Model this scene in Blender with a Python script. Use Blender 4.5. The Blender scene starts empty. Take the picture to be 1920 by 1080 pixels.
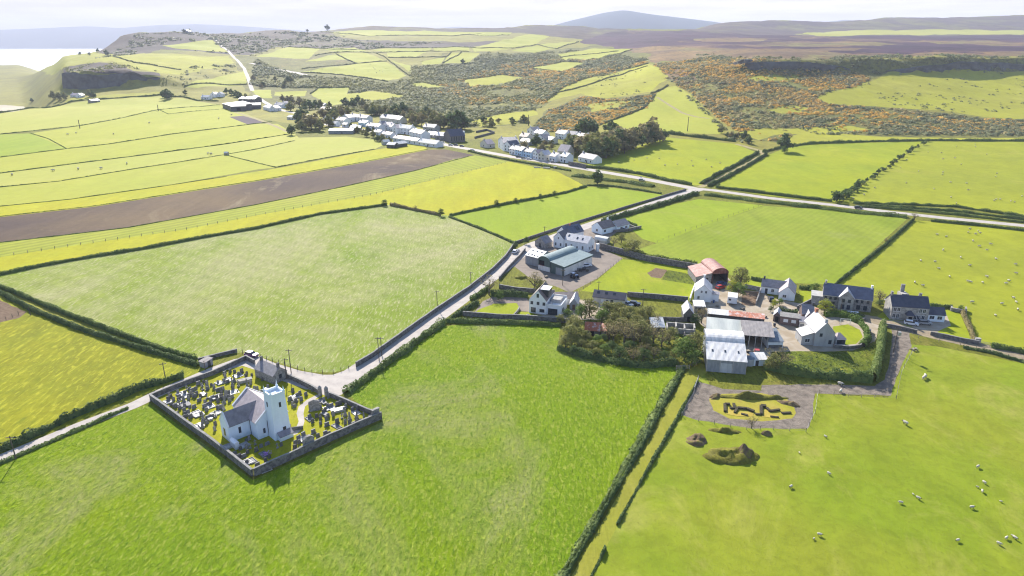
import bpy, bmesh, math, random
import numpy as np
from mathutils import Vector, Matrix, geometry
R = math.radians
scene = bpy.context.scene
COL = scene.collection
# ---------------------------------------------------------------- camera
CAMH = 90.0
PITCH = R(20.0)
cd = bpy.data.cameras.new("camera")
cam = bpy.data.objects.new("camera", cd)
COL.objects.link(cam)
cam.location = (0, 0, CAMH)
cam.rotation_euler = (R(70.0), 0, 0)
cd.sensor_width = 36.0
cd.lens = 24.0
cd.clip_start = 1.0
cd.clip_end = 90000.0
scene.camera = cam
# ---------------------------------------------------------------- sun, sky, exposure
CLOUD = 5.5
SUN_EL = R(31.0)
SHADOW_AZ = R(163.0)                       # where shadows point, clockwise from +Y
sdir = Vector((-math.sin(SHADOW_AZ) * math.cos(SUN_EL), -math.cos(SHADOW_AZ) * math.cos(SUN_EL), math.sin(SUN_EL)))
sl = bpy.data.lights.new("sun", 'SUN')
sl.energy = 4.7
sl.angle = R(0.5)
sl.color = (1.0, 0.935, 0.83)
so = bpy.data.objects.new("sun", sl)
so.rotation_euler = (-sdir).to_track_quat('-Z', 'Y').to_euler()
so.location = (0, 300, 400)
COL.objects.link(so)
w = bpy.data.worlds.new("World")
scene.world = w
w.use_nodes = True
nt = w.node_tree
nt.nodes.clear()
n_out = nt.nodes.new('ShaderNodeOutputWorld')
n_bg = nt.nodes.new('ShaderNodeBackground')
n_bg.inputs[1].default_value = 0.108
n_sky = nt.nodes.new('ShaderNodeTexSky')
n_sky.sky_type = 'NISHITA'
n_sky.sun_disc = False
n_sky.sun_elevation = SUN_EL
n_sky.sun_rotation = math.atan2(sdir.x, sdir.y)
n_sky.altitude = 150
n_sky.dust_density = 0.6
n_sky.ozone_density = 3.0
n_tc = nt.nodes.new('ShaderNodeTexCoord')
n_mp = nt.nodes.new('ShaderNodeMapping')
n_mp.inputs['Scale'].default_value = (2.2, 2.2, 34.0)
n_ns = nt.nodes.new('ShaderNodeTexNoise')
n_ns.inputs['Scale'].default_value = 2.2
n_ns.inputs['Detail'].default_value = 7
n_ns.inputs['Roughness'].default_value = 0.6
n_rp = nt.nodes.new('ShaderNodeValToRGB')          # thin high cloud: lavender grey to white
n_rp.color_ramp.elements[0].position = 0.40
n_rp.color_ramp.elements[0].color = (3.9 / 6, 3.65 / 6, 4.0 / 6, 1)
n_rp.color_ramp.elements[1].position = 0.60
n_rp.color_ramp.elements[1].color = (5.2 / 6, 4.95 / 6, 5.0 / 6, 1)
n_sx = nt.nodes.new('ShaderNodeSeparateXYZ')
n_fr = nt.nodes.new('ShaderNodeValToRGB')          # cloud veil thick at the horizon, clear blue overhead
n_fr.color_ramp.elements[0].position = 0.10
n_fr.color_ramp.elements[0].color = (0.97, 0.97, 0.97, 1)
n_fr.color_ramp.elements[1].position = 0.24
n_fr.color_ramp.elements[1].color = (0.0, 0.0, 0.0, 1)
n_up = nt.nodes.new('ShaderNodeVectorMath'); n_up.operation = 'SCALE'; n_up.inputs[3].default_value = CLOUD
n_mx = nt.nodes.new('ShaderNodeMixRGB')
nt.links.new(n_tc.outputs['Generated'], n_mp.inputs['Vector'])
nt.links.new(n_tc.outputs['Generated'], n_sx.inputs[0])
nt.links.new(n_sx.outputs[2], n_fr.inputs[0])
nt.links.new(n_mp.outputs[0], n_ns.inputs['Vector'])
nt.links.new(n_ns.outputs[0], n_rp.inputs[0])
nt.links.new(n_rp.outputs[0], n_up.inputs[0])
nt.links.new(n_fr.outputs[0], n_mx.inputs[0])
nt.links.new(n_sky.outputs[0], n_mx.inputs[1])
nt.links.new(n_up.outputs[0], n_mx.inputs[2])
nt.links.new(n_mx.outputs[0], n_bg.inputs[0])
nt.links.new(n_bg.outputs[0], n_out.inputs[0])
scene.view_settings.view_transform = 'Standard'
scene.view_settings.look = 'None'
scene.view_settings.gamma = 1.0
scene.view_settings.exposure = 1.22
scene.render.engine = 'CYCLES'
scene.cycles.max_bounces = 5
scene.cycles.diffuse_bounces = 2
scene.cycles.glossy_bounces = 2
scene.cycles.transmission_bounces = 2
scene.cycles.volume_bounces = 0
scene.cycles.transparent_max_bounces = 4
scene.cycles.use_denoising = True
scene.cycles.pixel_filter_type = 'BLACKMAN_HARRIS'
scene.cycles.filter_width = 1.15
rnd = random.Random(7)
nrs = np.random.RandomState(11)
SEA = -60.0
# ---------------------------------------------------------------- materials
def lin(c):
    return tuple((v / 255.0 / 12.92 if v / 255.0 <= 0.04045 else ((v / 255.0 + 0.055) / 1.055) ** 2.4) for v in c)
def newmat(name, rough=0.8, spec=0.2):
    m = bpy.data.materials.new(name)
    m.use_nodes = True
    b = m.node_tree.nodes['Principled BSDF']
    b.inputs['Roughness'].default_value = rough
    b.inputs['Specular IOR Level'].default_value = spec
    return m, m.node_tree, b
def N(t, typ, **kw):
    n = t.nodes.new(typ)
    for k, v in kw.items():
        if k.startswith('i_'):
            n.inputs[k[2:].replace('_', ' ')].default_value = v
        else:
            setattr(n, k, v)
    return n
def ramp(t, fac, stops):
    r = N(t, 'ShaderNodeValToRGB')
    el = r.color_ramp.elements
    while len(el) < len(stops):
        el.new(0.5)
    for e, (p, c) in zip(el, stops):
        e.position = p
        e.color = (c[0], c[1], c[2], 1) if not isinstance(c, (int, float)) else (c, c, c, 1)
    t.links.new(fac, r.inputs[0])
    return r.outputs[0]
def noise(t, vec, scale, detail=4, rough=0.55, dist=0.0):
    n = N(t, 'ShaderNodeTexNoise')
    n.inputs['Scale'].default_value = scale
    n.inputs['Detail'].default_value = detail
    n.inputs['Roughness'].default_value = rough
    n.inputs['Distortion'].default_value = dist
    t.links.new(vec, n.inputs['Vector'])
    return n.outputs[0]
def mix(t, fac, a, b, mode='MIX'):
    m = N(t, 'ShaderNodeMixRGB')
    m.blend_type = mode
    if isinstance(fac, (int, float)):
        m.inputs[0].default_value = fac
    else:
        t.links.new(fac, m.inputs[0])
    for i, v in ((1, a), (2, b)):
        if isinstance(v, tuple):
            m.inputs[i].default_value = (v[0], v[1], v[2], 1)
        else:
            t.links.new(v, m.inputs[i])
    return m.outputs[0]
def mapv(t, vec, rot=0.0, scale=(1, 1, 1)):
    m = N(t, 'ShaderNodeMapping')
    m.inputs['Rotation'].default_value = (0, 0, rot)
    m.inputs['Scale'].default_value = scale
    t.links.new(vec, m.inputs['Vector'])
    return m.outputs[0]
def pos(t):
    return N(t, 'ShaderNodeNewGeometry').outputs['Position']
def bump(t, b, h, dist, strength=1.0):
    n = N(t, 'ShaderNodeBump')
    n.inputs['Distance'].default_value = dist
    n.inputs['Strength'].default_value = strength
    t.links.new(h, n.inputs['Height'])
    t.links.new(n.outputs[0], b.inputs['Normal'])
MATS = {}
def field_mat(name, a, b, c=None, big=0.02, mid=0.15, fine=1.6, rot=0.0, stretch=4.0, cpos=(0.55, 0.72), stripes=None, bd=0.25, contrast=0.35, rough=0.9, finecol=None, fthr=(0.5, 0.75), fleck=None):
    """grass field: a/b blend in broad patches, c in drifts, fine tufts drawn out along rot, optional tractor lines"""
    m, t, bs = newmat(name, rough, 0.08)
    p = pos(t)
    col = mix(t, ramp(t, noise(t, p, big, 5, 0.6, 0.4), [(0.36, 0.0), (0.64, 1.0)]), a, b)
    if c is not None:
        s1 = mapv(t, p, rot, (1, 1 / 1.5, 1))
        col = mix(t, ramp(t, noise(t, s1, big * 1.7, 9, 0.72, 0.8), [(cpos[0], 0.0), (cpos[1], 1.0)]), col, c)
    st = mapv(t, p, rot, (1, 1 / stretch, 1))
    md = noise(t, st, mid, 6, 0.7, 0.5)
    col = mix(t, contrast, col, ramp(t, md, [(0.3, 0.3), (0.7, 1.0)]), 'MULTIPLY')
    fn = noise(t, st, fine, 5, 0.72, 0.3)
    if finecol is not None:
        col = mix(t, ramp(t, fn, [(fthr[0], 0.0), (fthr[1], 1.0)]), col, finecol)  # shadows of the tufts are put into the colour as this tone
    if fleck is not None:
        col = mix(t, ramp(t, noise(t, mapv(t, p, rot + 0.3, (1.3, 1.3 / stretch, 1)), fine * 0.7, 5, 0.75, 0.4), [(0.52, 0.0), (0.62, 0.85)]), col, fleck)
    # patches of weed and worn sward
    col = mix(t, 0.6 * contrast, col, ramp(t, noise(t, p, mid * 3.1, 4, 0.7, 0.6), [(0.4, 0.45), (0.56, 1.0)]), 'MULTIPLY')
    if stripes:
        sp, ang, amt = stripes
        wv = N(t, 'ShaderNodeTexWave')
        wv.bands_direction = 'X'
        wv.inputs['Scale'].default_value = 0.314 / sp
        wv.inputs['Distortion'].default_value = 0.9
        wv.inputs['Detail'].default_value = 3
        wv.inputs['Detail Scale'].default_value = 0.5
        t.links.new(mapv(t, p, ang), wv.inputs['Vector'])
        col = mix(t, amt, col, ramp(t, wv.outputs['Fac'], [(0.2, 0.45), (0.8, 1.0)]), 'MULTIPLY')
    t.links.new(col, bs.inputs['Base Color'])
    bump(t, bs, fn, bd)
    MATS[name] = m
    return m
def plain(name, a, b=None, scale=0.6, rough=0.8, spec=0.25, bd=0.0, detail=5, metal=0.0, thr=(0.4, 0.65), stretch=None, obj=False):
    m, t, bs = newmat(name, rough, spec)
    bs.inputs['Metallic'].default_value = metal
    b = b or tuple(v * 0.7 for v in a)
    p = N(t, 'ShaderNodeTexCoord').outputs['Object'] if obj else pos(t)
    if stretch:
        p = mapv(t, p, 0, stretch)
    f = noise(t, p, scale, detail, 0.62, 0.3)
    t.links.new(ramp(t, f, [(thr[0], a), (thr[1], b)]), bs.inputs['Base Color'])
    if bd:
        bump(t, bs, noise(t, p, scale * 6, 3), bd)
    MATS[name] = m
    return m
# ---------------------------------------------------------------- terrain
def slope(py):
    v = (540.0 - py) / 1280.0
    return (-math.sin(PITCH) + v * math.cos(PITCH)) / (math.cos(PITCH) + v * math.sin(PITCH))
def zp(Y, py):
    return CAMH + Y * slope(py)
z_ = lambda v: ('z', v)
# profiles: column (px on the horizon row) -> {distance: seen row, or height}
PROF = {
 -400: [(600, z_(0)), (980, z_(0)), (1060, z_(-14)), (1400, z_(-44)), (2100, z_(-53)), (2500, z_(-46)), (3000, z_(-31)), (3500, z_(-26)), (4000, z_(-76))],
 20: [(600, z_(0)), (980, z_(0)), (1060, z_(-14)), (1400, z_(-46)), (2100, z_(-54)), (2400, z_(-47)), (3000, z_(-31)), (3500, z_(-26)), (4000, z_(-76))],
 85: [(600, z_(0)), (1010, z_(0)), (1080, z_(-4)), (1200, z_(4)), (1230, z_(6)), (1400, z_(0)), (1900, z_(2)), (2300, z_(8)), (2500, z_(0)), (2900, z_(-50)), (3300, z_(-75))],
 112: [(600, z_(0)), (1020, z_(0)), (1100, z_(2)), (1200, 170), (1215, 166), (1240, 137), (1500, 129), (1900, 118), (2300, 106), (2500, z_(0)), (2900, z_(-60)), (3300, z_(-75))],
 180: [(600, z_(0)), (1020, z_(0)), (1100, z_(3)), (1200, 168), (1215, 164), (1240, 131), (1400, 121), (1600, 112), (2000, 104), (2300, 97), (2500, z_(20)), (3200, z_(-75))],
 207: [(600, z_(0)), (1020, z_(0)), (1100, z_(3)), (1200, 166), (1215, 162), (1240, 130), (1400, 119), (1600, 110), (2000, 100), (2250, 88), (2400, 81), (2600, z_(30)), (3300, z_(-75))],
 230: [(600, z_(0)), (1020, z_(0)), (1100, z_(3)), (1200, 164), (1215, 160), (1240, 131), (1400, 119), (1600, 109), (2000, 98), (2250, 82), (2450, 68), (2700, z_(40)), (3500, z_(-75))],
 265: [(600, z_(0)), (1020, z_(0)), (1120, z_(3)), (1215, 160), (1230, 157), (1252, 136), (1400, 122), (1600, 110), (2000, 97), (2250, 78), (2500, 61), (2900, z_(50)), (3800, z_(-75))],
 340: [(600, z_(0)), (1020, z_(0)), (1120, z_(3)), (1215, 168), (1250, 158), (1400, 135), (1600, 114), (1900, 100), (2200, 84), (2550, 60), (2900, z_(70)), (4200, z_(-75))],
 420: [(600, z_(0)), (1050, z_(0)), (1150, 179), (1300, 162), (1500, 140), (1700, 120), (2000, 98), (2200, 86), (2500, 70), (2750, 61), (3100, z_(90)), (5000, z_(-75))],
 520: [(600, z_(0)), (1020, z_(0)), (1200, 178), (1400, 155), (1550, 138), (1800, 116), (2000, 103), (2400, 82), (2700, 68), (2950, 58), (3400, z_(100)), (6000, z_(-75))],
 700: [(600, z_(0)), (900, z_(0)), (1050, 193), (1200, 174), (1400, 151), (1600, 131), (1800, 116), (2000, 103), (2400, 83), (2700, 70), (3050, 60), (3350, 50), (4200, z_(60))],
 850: [(600, z_(0)), (800, z_(0)), (950, 208), (1100, 186), (1300, 163), (1500, 142), (1700, 122), (2000, 101), (2400, 84), (2700, 72), (3050, 62), (3500, 53), (4300, z_(60))],
 1000: [(600, z_(0)), (740, z_(0)), (850, 219), (950, 203), (1150, 176), (1400, 150), (1700, 126), (2100, 101), (2500, 82), (3000, 66), (3500, 53), (3900, 47), (4600, z_(60))],
 1090: [(600, z_(0)), (720, z_(0)), (800, 228), (900, 208), (1100, 176), (1300, 152), (1600, 128), (2000, 104), (2400, 86), (3000, 66), (3500, 54), (3900, 50), (4600, z_(60))],
 1160: [(600, z_(0)), (700, z_(1)), (800, 226), (900, 203), (1050, 176), (1200, 156), (1400, 137), (1650, 116), (2000, 96), (2600, 74), (3200, 60), (3600, 55), (4500, z_(60))],
 1250: [(600, z_(0)), (700, z_(2)), (800, 223), (900, 196), (1000, 173), (1100, 152), (1200, 134), (1350, 117), (1700, 97), (2300, 76), (3000, 61), (3500, 56), (4500, z_(60))],
 1350: [(600, z_(0)), (690, z_(2)), (800, 218), (900, 189), (1000, 162), (1080, 142), (1150, 125), (1300, 108), (1700, 92), (2300, 75), (3000, 63), (3600, 50), (4100, 43), (5000, z_(80))],
 1440: [(600, z_(0)), (680, z_(2)), (800, 215), (900, 185), (1000, 157), (1065, 138), (1075, 133), (1090, 112), (1300, 101), (1700, 89), (2300, 75), (3000, 66), (3700, 53), (4200, 38), (5200, z_(80))],
 1560: [(600, z_(0)), (680, z_(2)), (800, 216), (900, 188), (1000, 159), (1080, 139), (1092, 133), (1108, 112), (1350, 100), (1800, 86), (2400, 73), (3100, 65), (3750, 54), (4300, 42), (5200, z_(80))],
 1650: [(600, z_(0)), (690, z_(2)), (800, 219), (900, 192), (1000, 163), (1090, 140), (1104, 134), (1120, 110), (1400, 98), (1900, 83), (2600, 71), (3200, 63), (3800, 50), (4500, 34), (5200, z_(90))],
 1780: [(600, z_(0)), (690, z_(1)), (800, 222), (900, 196), (1000, 168), (1105, 141), (1122, 133), (1142, 107), (1400, 97), (1900, 83), (2600, 72), (3200, 64), (3800, 50), (4500, 34), (5200, z_(90))],
 1900: [(600, z_(0)), (690, z_(0)), (800, 226), (900, 200), (1000, 173), (1120, 142), (1140, 134), (1160, 110), (1400, 98), (1900, 84), (2600, 72), (3200, 64), (3800, 49), (4500, 29), (5200, z_(90))],
 2400: [(600, z_(0)), (690, z_(0)), (800, 226), (900, 200), (1000, 173), (1120, 142), (1145, 134), (1170, 112), (1400, 98), (1900, 84), (2600, 72), (3200, 64), (3800, 50), (4500, 36), (5200, z_(90))],
}
LY = np.linspace(math.log(600), math.log(7000), 500)
def _pchip(x, y, xi):
    h = np.diff(x); d = np.diff(y) / h
    m = np.zeros_like(y)
    for i in range(1, len(y) - 1):
        if d[i - 1] * d[i] > 0:
            w1 = 2 * h[i] + h[i - 1]; w2 = h[i] + 2 * h[i - 1]
            m[i] = (w1 + w2) / (w1 / d[i - 1] + w2 / d[i])
    m[0], m[-1] = d[0], 0.0
    xi = np.clip(xi, x[0], x[-1])
    k = np.clip(np.searchsorted(x, xi) - 1, 0, len(h) - 1)
    s = (xi - x[k]) / h[k]
    return (y[k] * (1 + 2 * s) * (1 - s) ** 2 + h[k] * m[k] * s * (1 - s) ** 2 + y[k + 1] * s * s * (3 - 2 * s) + h[k] * m[k + 1] * s * s * (s - 1))
_cols = sorted(PROF)
_prof = []
for c in _cols:
    ys = np.array([math.log(a) for a, b in PROF[c]])
    zs = np.array([b[1] if isinstance(b, tuple) else zp(a, b) for a, b in PROF[c]], float)
    _prof.append(_pchip(ys, zs, LY))
_prof = np.array(_prof)
_tc = np.array([(c - 960) / 1280.0 * math.cos(PITCH) for c in _cols])
TT = np.linspace(_tc[0], _tc[-1], 420)
ZT = np.zeros((len(TT), len(LY)))
for i, t_ in enumerate(TT):
    k = min(max(np.searchsorted(_tc, t_) - 1, 0), len(_tc) - 2)
    s = (t_ - _tc[k]) / (_tc[k + 1] - _tc[k]); s = min(max(s, 0), 1)
    s2 = s * s * (3 - 2 * s) * 0.5 + s * 0.5
    ZT[i] = _prof[k] * (1 - s2) + _prof[k + 1] * s2
def _hash(ix, iy, seed):
    h = (ix.astype(np.int64) * 374761393 + iy.astype(np.int64) * 668265263 + seed * 974634777) & 0x7fffffff
    h = ((h ^ (h >> 13)) * 1274126177) & 0x7fffffff
    return ((h ^ (h >> 16)) & 0xffff) / 65535.0
def vnoise(x, y, seed=0):
    ix = np.floor(x); iy = np.floor(y)
    fx = x - ix; fy = y - iy
    fx = fx * fx * (3 - 2 * fx); fy = fy * fy * (3 - 2 * fy)
    a = _hash(ix, iy, seed); b = _hash(ix + 1, iy, seed); c = _hash(ix, iy + 1, seed); d = _hash(ix + 1, iy + 1, seed)
    return (a * (1 - fx) + b * fx) * (1 - fy) + (c * (1 - fx) + d * fx) * fy - 0.5
def fbm(x, y, octs=4, seed=0):
    s = 0; a = 1.0
    for o in range(octs):
        s = s + a * vnoise(x * 2 ** o, y * 2 ** o, seed + o)
        a *= 0.5
    return s
def H(x, y):
    x = np.asarray(x, float); y = np.asarray(y, float)
    yy = np.maximum(y, 1.0)
    t = x / np.maximum(yy, 300)
    fi = np.clip((t - TT[0]) / (TT[-1] - TT[0]) * (len(TT) - 1), 0, len(TT) - 1.001)
    ly = np.clip((np.log(yy) - LY[0]) / (LY[-1] - LY[0]) * (len(LY) - 1), 0, len(LY) - 1.001)
    i = fi.astype(int); j = ly.astype(int); a = fi - i; b = ly - j
    z = (ZT[i, j] * (1 - a) + ZT[i + 1, j] * a) * (1 - b) + (ZT[i, j + 1] * (1 - a) + ZT[i + 1, j + 1] * a) * b
    k = np.clip((yy - 760) / 260.0, 0, 1)
    amp = k * (3.6 + 5.0 * np.clip((yy - 1100) / 2500, 0, 1))
    z = z + amp * fbm((x + 0.5 * y) / 80.0, (y - 0.3 * x) / 110.0, 5, 3) * np.clip((z + 50) / 50, 0, 1)
    return z
def H1(x, y):
    return float(H(np.array([x]), np.array([y]))[0])
_MY = np.exp(np.linspace(math.log(45), math.log(8000), 3500))
def G(px, py):
    """where the ray through a photo pixel first meets the terrain -> Vector"""
    u = (px - 960) / 1280.0; v = (540 - py) / 1280.0
    f = math.cos(PITCH) + v * math.sin(PITCH); up = -math.sin(PITCH) + v * math.cos(PITCH)
    if py > 300:
        s = -CAMH / up
        return Vector((u * s, f * s, 0.0))
    tx = u / f; tz = up / f
    d = CAMH + _MY * tz - H(_MY * tx, _MY)
    k = np.argmax(d < 0)
    if d[k] >= 0:
        k = 100 + int(np.argmin(d[100:3100]))
        Y = _MY[k]
    else:
        a = d[k - 1] / (d[k - 1] - d[k]) if k > 0 else 0
        Y = _MY[k - 1] + a * (_MY[k] - _MY[k - 1])
    return Vector((Y * tx, Y, H1(Y * tx, Y)))
def pline(pts):
    return [G(a, b) for a, b in pts]
# ---------------------------------------------------------------- object helpers
def mesh_obj(name, verts, faces, mat=None, parent=None, smooth=False, mats=None, mi=None):
    me = bpy.data.meshes.new(name)
    me.from_pydata([tuple(v) for v in verts], [], [tuple(f) for f in faces])
    if mats:
        for m in mats: me.materials.append(m)
        if mi is not None: me.polygons.foreach_set('material_index', list(mi))
    elif mat:
        me.materials.append(mat)
    if smooth:
        me.polygons.foreach_set('use_smooth', [True] * len(me.polygons))
    me.update()
    o = bpy.data.objects.new(name, me)
    COL.objects.link(o)
    if parent: o.parent = parent
    return o
def np_obj(name, verts, quads, mat, parent=None, smooth=False):
    """fast mesh from numpy arrays: verts (n,3), quads (m,4) or (m,3)"""
    me = bpy.data.meshes.new(name)
    k = quads.shape[1]
    me.vertices.add(len(verts)); me.vertices.foreach_set('co', verts.astype(np.float32).ravel())
    me.loops.add(len(quads) * k); me.loops.foreach_set('vertex_index', quads.astype(np.int32).ravel())
    me.polygons.add(len(quads)); me.polygons.foreach_set('loop_start', np.arange(0, len(quads) * k, k, dtype=np.int32))
    if smooth: me.polygons.foreach_set('use_smooth', np.ones(len(quads), bool))
    me.materials.append(mat)
    me.update(calc_edges=True)
    o = bpy.data.objects.new(name, me)
    COL.objects.link(o)
    if parent: o.parent = parent
    return o
def tag(o, label=None, cat=None, group=None, kind=None):
    if label: o['label'] = label
    if cat: o['category'] = cat
    if group: o['group'] = group
    if kind: o['kind'] = kind
    return o
def empty(name, loc=(0, 0, 0), rz=0.0, label=None, cat=None, group=None, parent=None):
    o = bpy.data.objects.new(name, None)
    o.empty_display_size = 0.5
    o.location = loc; o.rotation_euler = (0, 0, rz)
    COL.objects.link(o)
    if parent: o.parent = parent
    return tag(o, label, cat, group)
def copy_tree(o, parent=None):
    c = o.copy(); COL.objects.link(c); c.parent = parent
    for ch in [q for q in KIDS.get(o.name, [])]:
        copy_tree(ch, c)
    return c
KIDS = {}
def index_kids(o):
    KIDS[o.name] = list(o.children)
    for c in o.children: index_kids(c)
class MB:
    """collects boxes, prisms and tubes into one mesh"""
    def __init__(s): s.v = []; s.f = []
    def box(s, x0, y0, z0, x1, y1, z1):
        b = len(s.v)
        s.v += [(x0, y0, z0), (x1, y0, z0), (x1, y1, z0), (x0, y1, z0), (x0, y0, z1), (x1, y0, z1), (x1, y1, z1), (x0, y1, z1)]
        s.f += [(b, b + 3, b + 2, b + 1), (b + 4, b + 5, b + 6, b + 7), (b, b + 1, b + 5, b + 4), (b + 1, b + 2, b + 6, b + 5), (b + 2, b + 3, b + 7, b + 6), (b + 3, b, b + 4, b + 7)]
        return s
    def poly(s, pts, faces):
        b = len(s.v); s.v += [tuple(p) for p in pts]; s.f += [tuple(i + b for i in f) for f in faces]
        return s
    def prism(s, prof, a, b, axis='y'):
        """closed profile of (u,z) pushed along axis from a to b (profile anticlockwise seen from -axis)"""
        n = len(prof); o = len(s.v)
        for q in (a, b):
            for (u, z) in prof:
                s.v.append((u, q, z) if axis == 'y' else (q, u, z))
        A = tuple(range(o, o + n)); B = tuple(range(o + 2 * n - 1, o + n - 1, -1))
        s.f += [A, B] + [(o + i, o + n + i, o + n + (i + 1) % n, o + (i + 1) % n) for i in range(n)]
        return s
    def cyl(s, x, y, z0, z1, r0, r1=None, n=8):
        r1 = r0 if r1 is None else r1; o = len(s.v)
        for z, r in ((z0, r0), (z1, r1)):
            for i in range(n):
                a = 2 * math.pi * i / n; s.v.append((x + r * math.cos(a), y + r * math.sin(a), z))
        s.f += [tuple(range(o + n - 1, o - 1, -1)), tuple(range(o + n, o + 2 * n))] + [(o + i, o + (i + 1) % n, o + n + (i + 1) % n, o + n + i) for i in range(n)]
        return s
    def tube(s, p0, p1, r0, r1=None, n=6):
        r1 = r0 if r1 is None else r1
        p0 = Vector(p0); p1 = Vector(p1); d = (p1 - p0)
        if d.length < 1e-5: return s
        q = d.to_track_quat('Z', 'Y'); o = len(s.v)
        for p, r in ((p0, r0), (p1, r1)):
            for i in range(n):
                a = 2 * math.pi * i / n; s.v.append(tuple(p + q @ Vector((r * math.cos(a), r * math.sin(a), 0))))
        s.f += [tuple(range(o + n - 1, o - 1, -1)), tuple(range(o + n, o + 2 * n))] + [(o + i, o + (i + 1) % n, o + n + (i + 1) % n, o + n + i) for i in range(n)]
        return s
    def build(s, name, mat, parent=None, smooth=False):
        me = bpy.data.meshes.new(name)
        me.from_pydata(s.v, [], s.f)
        bm = bmesh.new(); bm.from_mesh(me); bmesh.ops.recalc_face_normals(bm, faces=bm.faces); bm.to_mesh(me); bm.free()
        me.materials.append(mat)
        if smooth: me.polygons.foreach_set('use_smooth', [True] * len(me.polygons))
        o = bpy.data.objects.new(name, me); COL.objects.link(o)
        if parent: o.parent = parent
        return o
# ---------------------------------------------------------------- ground materials (A: base colour whose sunlit look is the given sRGB)
def A(r, g, b, k=1.82):
    c = lin((r, g, b)); c = (c[0] * 1.03, c[1] * 0.93, c[2]) if c[1] > c[0] else c; m = (c[0] + c[1]) / 2
    f = 1.0 - 0.28 * max(0.0, min(1.0, (m - c[2]) / (m + 1e-6) * 1.3))     # greens and yellows are purer close up than through air
    return (min(0.8, c[0] / k), min(0.8, c[1] / k), min(0.8, c[2] * f / k))
D_ = R(32)      # direction the long grass leans along
field_mat('grass_meadow', A(168, 204, 12), A(146, 192, 30), A(198, 206, 140), big=0.012, mid=0.3, fine=1.25, rot=R(52), stretch=2.4, cpos=(0.53, 0.68), contrast=0.38, bd=0.85, finecol=A(112, 156, 20), fthr=(0.50, 0.68), fleck=A(188, 210, 92))
field_mat('grass_pale', A(184, 208, 92), A(146, 190, 34), A(216, 222, 166), big=0.007, mid=0.3, fine=1.4, rot=R(-62), stretch=5.0, cpos=(0.42, 0.62), contrast=0.4, bd=0.4, finecol=A(140, 168, 50), fthr=(0.5, 0.74), fleck=A(214, 220, 168), stripes=(9.0, R(-62), 0.12))
field_mat('grass_yellow', A(184, 190, 38), A(164, 180, 50), A(206, 204, 44), big=0.02, mid=0.14, fine=0.9, rot=R(45), stretch=4.0, contrast=0.4, bd=0.35, finecol=A(140, 160, 40), fleck=A(214, 212, 70))
field_mat('grass_bright', A(214, 216, 26), A(200, 212, 36), A(222, 222, 60), big=0.015, mid=0.1, fine=0.6, rot=R(43), stretch=5.0, contrast=0.3, bd=0.2)
field_mat('grass_striped', A(186, 206, 62), A(198, 210, 84), None, big=0.015, mid=0.1, fine=0.6, rot=R(43), stretch=6.0, contrast=0.25, stripes=(5.0, R(43), 0.35), bd=0.15)
field_mat('grass_far', A(202, 212, 84), A(190, 206, 78), A(212, 216, 108), big=0.006, mid=0.05, fine=0.4, rot=R(43), stretch=4.0, contrast=0.18, bd=0.1)
field_mat('grass_far_pale', A(206, 214, 112), A(196, 210, 98), None, big=0.006, mid=0.05, fine=0.4, contrast=0.15, bd=0.1)
field_mat('grass_paddock', A(190, 206, 38), A(172, 196, 46), A(204, 214, 56), big=0.012, mid=0.08, fine=0.5, rot=R(43), stretch=3.0, contrast=0.25, bd=0.15)
field_mat('grass_green', A(168, 200, 40), A(180, 206, 58), A(184, 200, 90), big=0.015, mid=0.1, fine=0.6, rot=R(43), stretch=6.0, contrast=0.25, bd=0.15)
field_mat('grass_mown', A(162, 192, 54), A(180, 202, 76), A(182, 198, 112), big=0.015, mid=0.1, fine=0.6, rot=R(41), stretch=9.0, contrast=0.3, stripes=(3.1, R(41), 0.13), bd=0.15)
field_mat('grass_grazed', A(158, 188, 52), A(174, 192, 64), A(200, 200, 108), big=0.03, mid=0.12, fine=1.4, stretch=1.5, rot=R(30), cpos=(0.52, 0.68), contrast=0.36, bd=0.12, finecol=A(136, 152, 54), fthr=(0.56, 0.76))
field_mat('grass_sheep', A(188, 202, 54), A(176, 192, 62), A(196, 202, 88), big=0.01, mid=0.08, fine=0.9, stretch=1.5, cpos=(0.58, 0.74), contrast=0.28, bd=0.12)
field_mat('grass_lane', A(176, 188, 74), A(190, 194, 88), A(204, 196, 116), big=0.03, mid=0.3, fine=1.2, rot=R(24), stretch=6, contrast=0.3, bd=0.2)
field_mat('grass_lawn', A(186, 206, 46), A(170, 194, 50), A(200, 208, 84), big=0.05, mid=0.3, fine=1.6, contrast=0.25, bd=0.1)
field_mat('grass_church', A(200, 208, 48), A(186, 194, 50), A(224, 210, 84), big=0.09, mid=0.4, fine=1.8, contrast=0.35, bd=0.1, finecol=A(156, 164, 50))
field_mat('grass_rough', A(168, 180, 70), A(150, 160, 62), A(190, 176, 104), big=0.05, mid=0.22, fine=1.1, contrast=0.55, bd=0.5, finecol=A(96, 108, 44), fthr=(0.5, 0.7))
field_mat('dig_grass', A(212, 196, 104), A(190, 196, 70), A(206, 178, 110), big=0.12, mid=0.5, fine=2.0, contrast=0.25, bd=0.1)
field_mat('grass_tangle', A(158, 184, 58), A(124, 146, 52), A(196, 200, 90), big=0.12, mid=0.4, fine=1.0, contrast=0.7, bd=0.8, finecol=A(70, 92, 34), fthr=(0.5, 0.66))
field_mat('scrub_floor', A(176, 172, 92), A(150, 160, 78), A(190, 170, 110), big=0.006, mid=0.05, fine=0.25, stretch=1.6, contrast=0.7, bd=0.8, finecol=A(92, 100, 66), fthr=(0.48, 0.66))
field_mat('hill_grass', A(190, 192, 84), A(168, 170, 80), A(188, 196, 116), big=0.006, mid=0.035, fine=0.2, stretch=2.0, contrast=0.45, bd=0.6, finecol=A(128, 130, 84), fthr=(0.56, 0.72))
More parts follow.
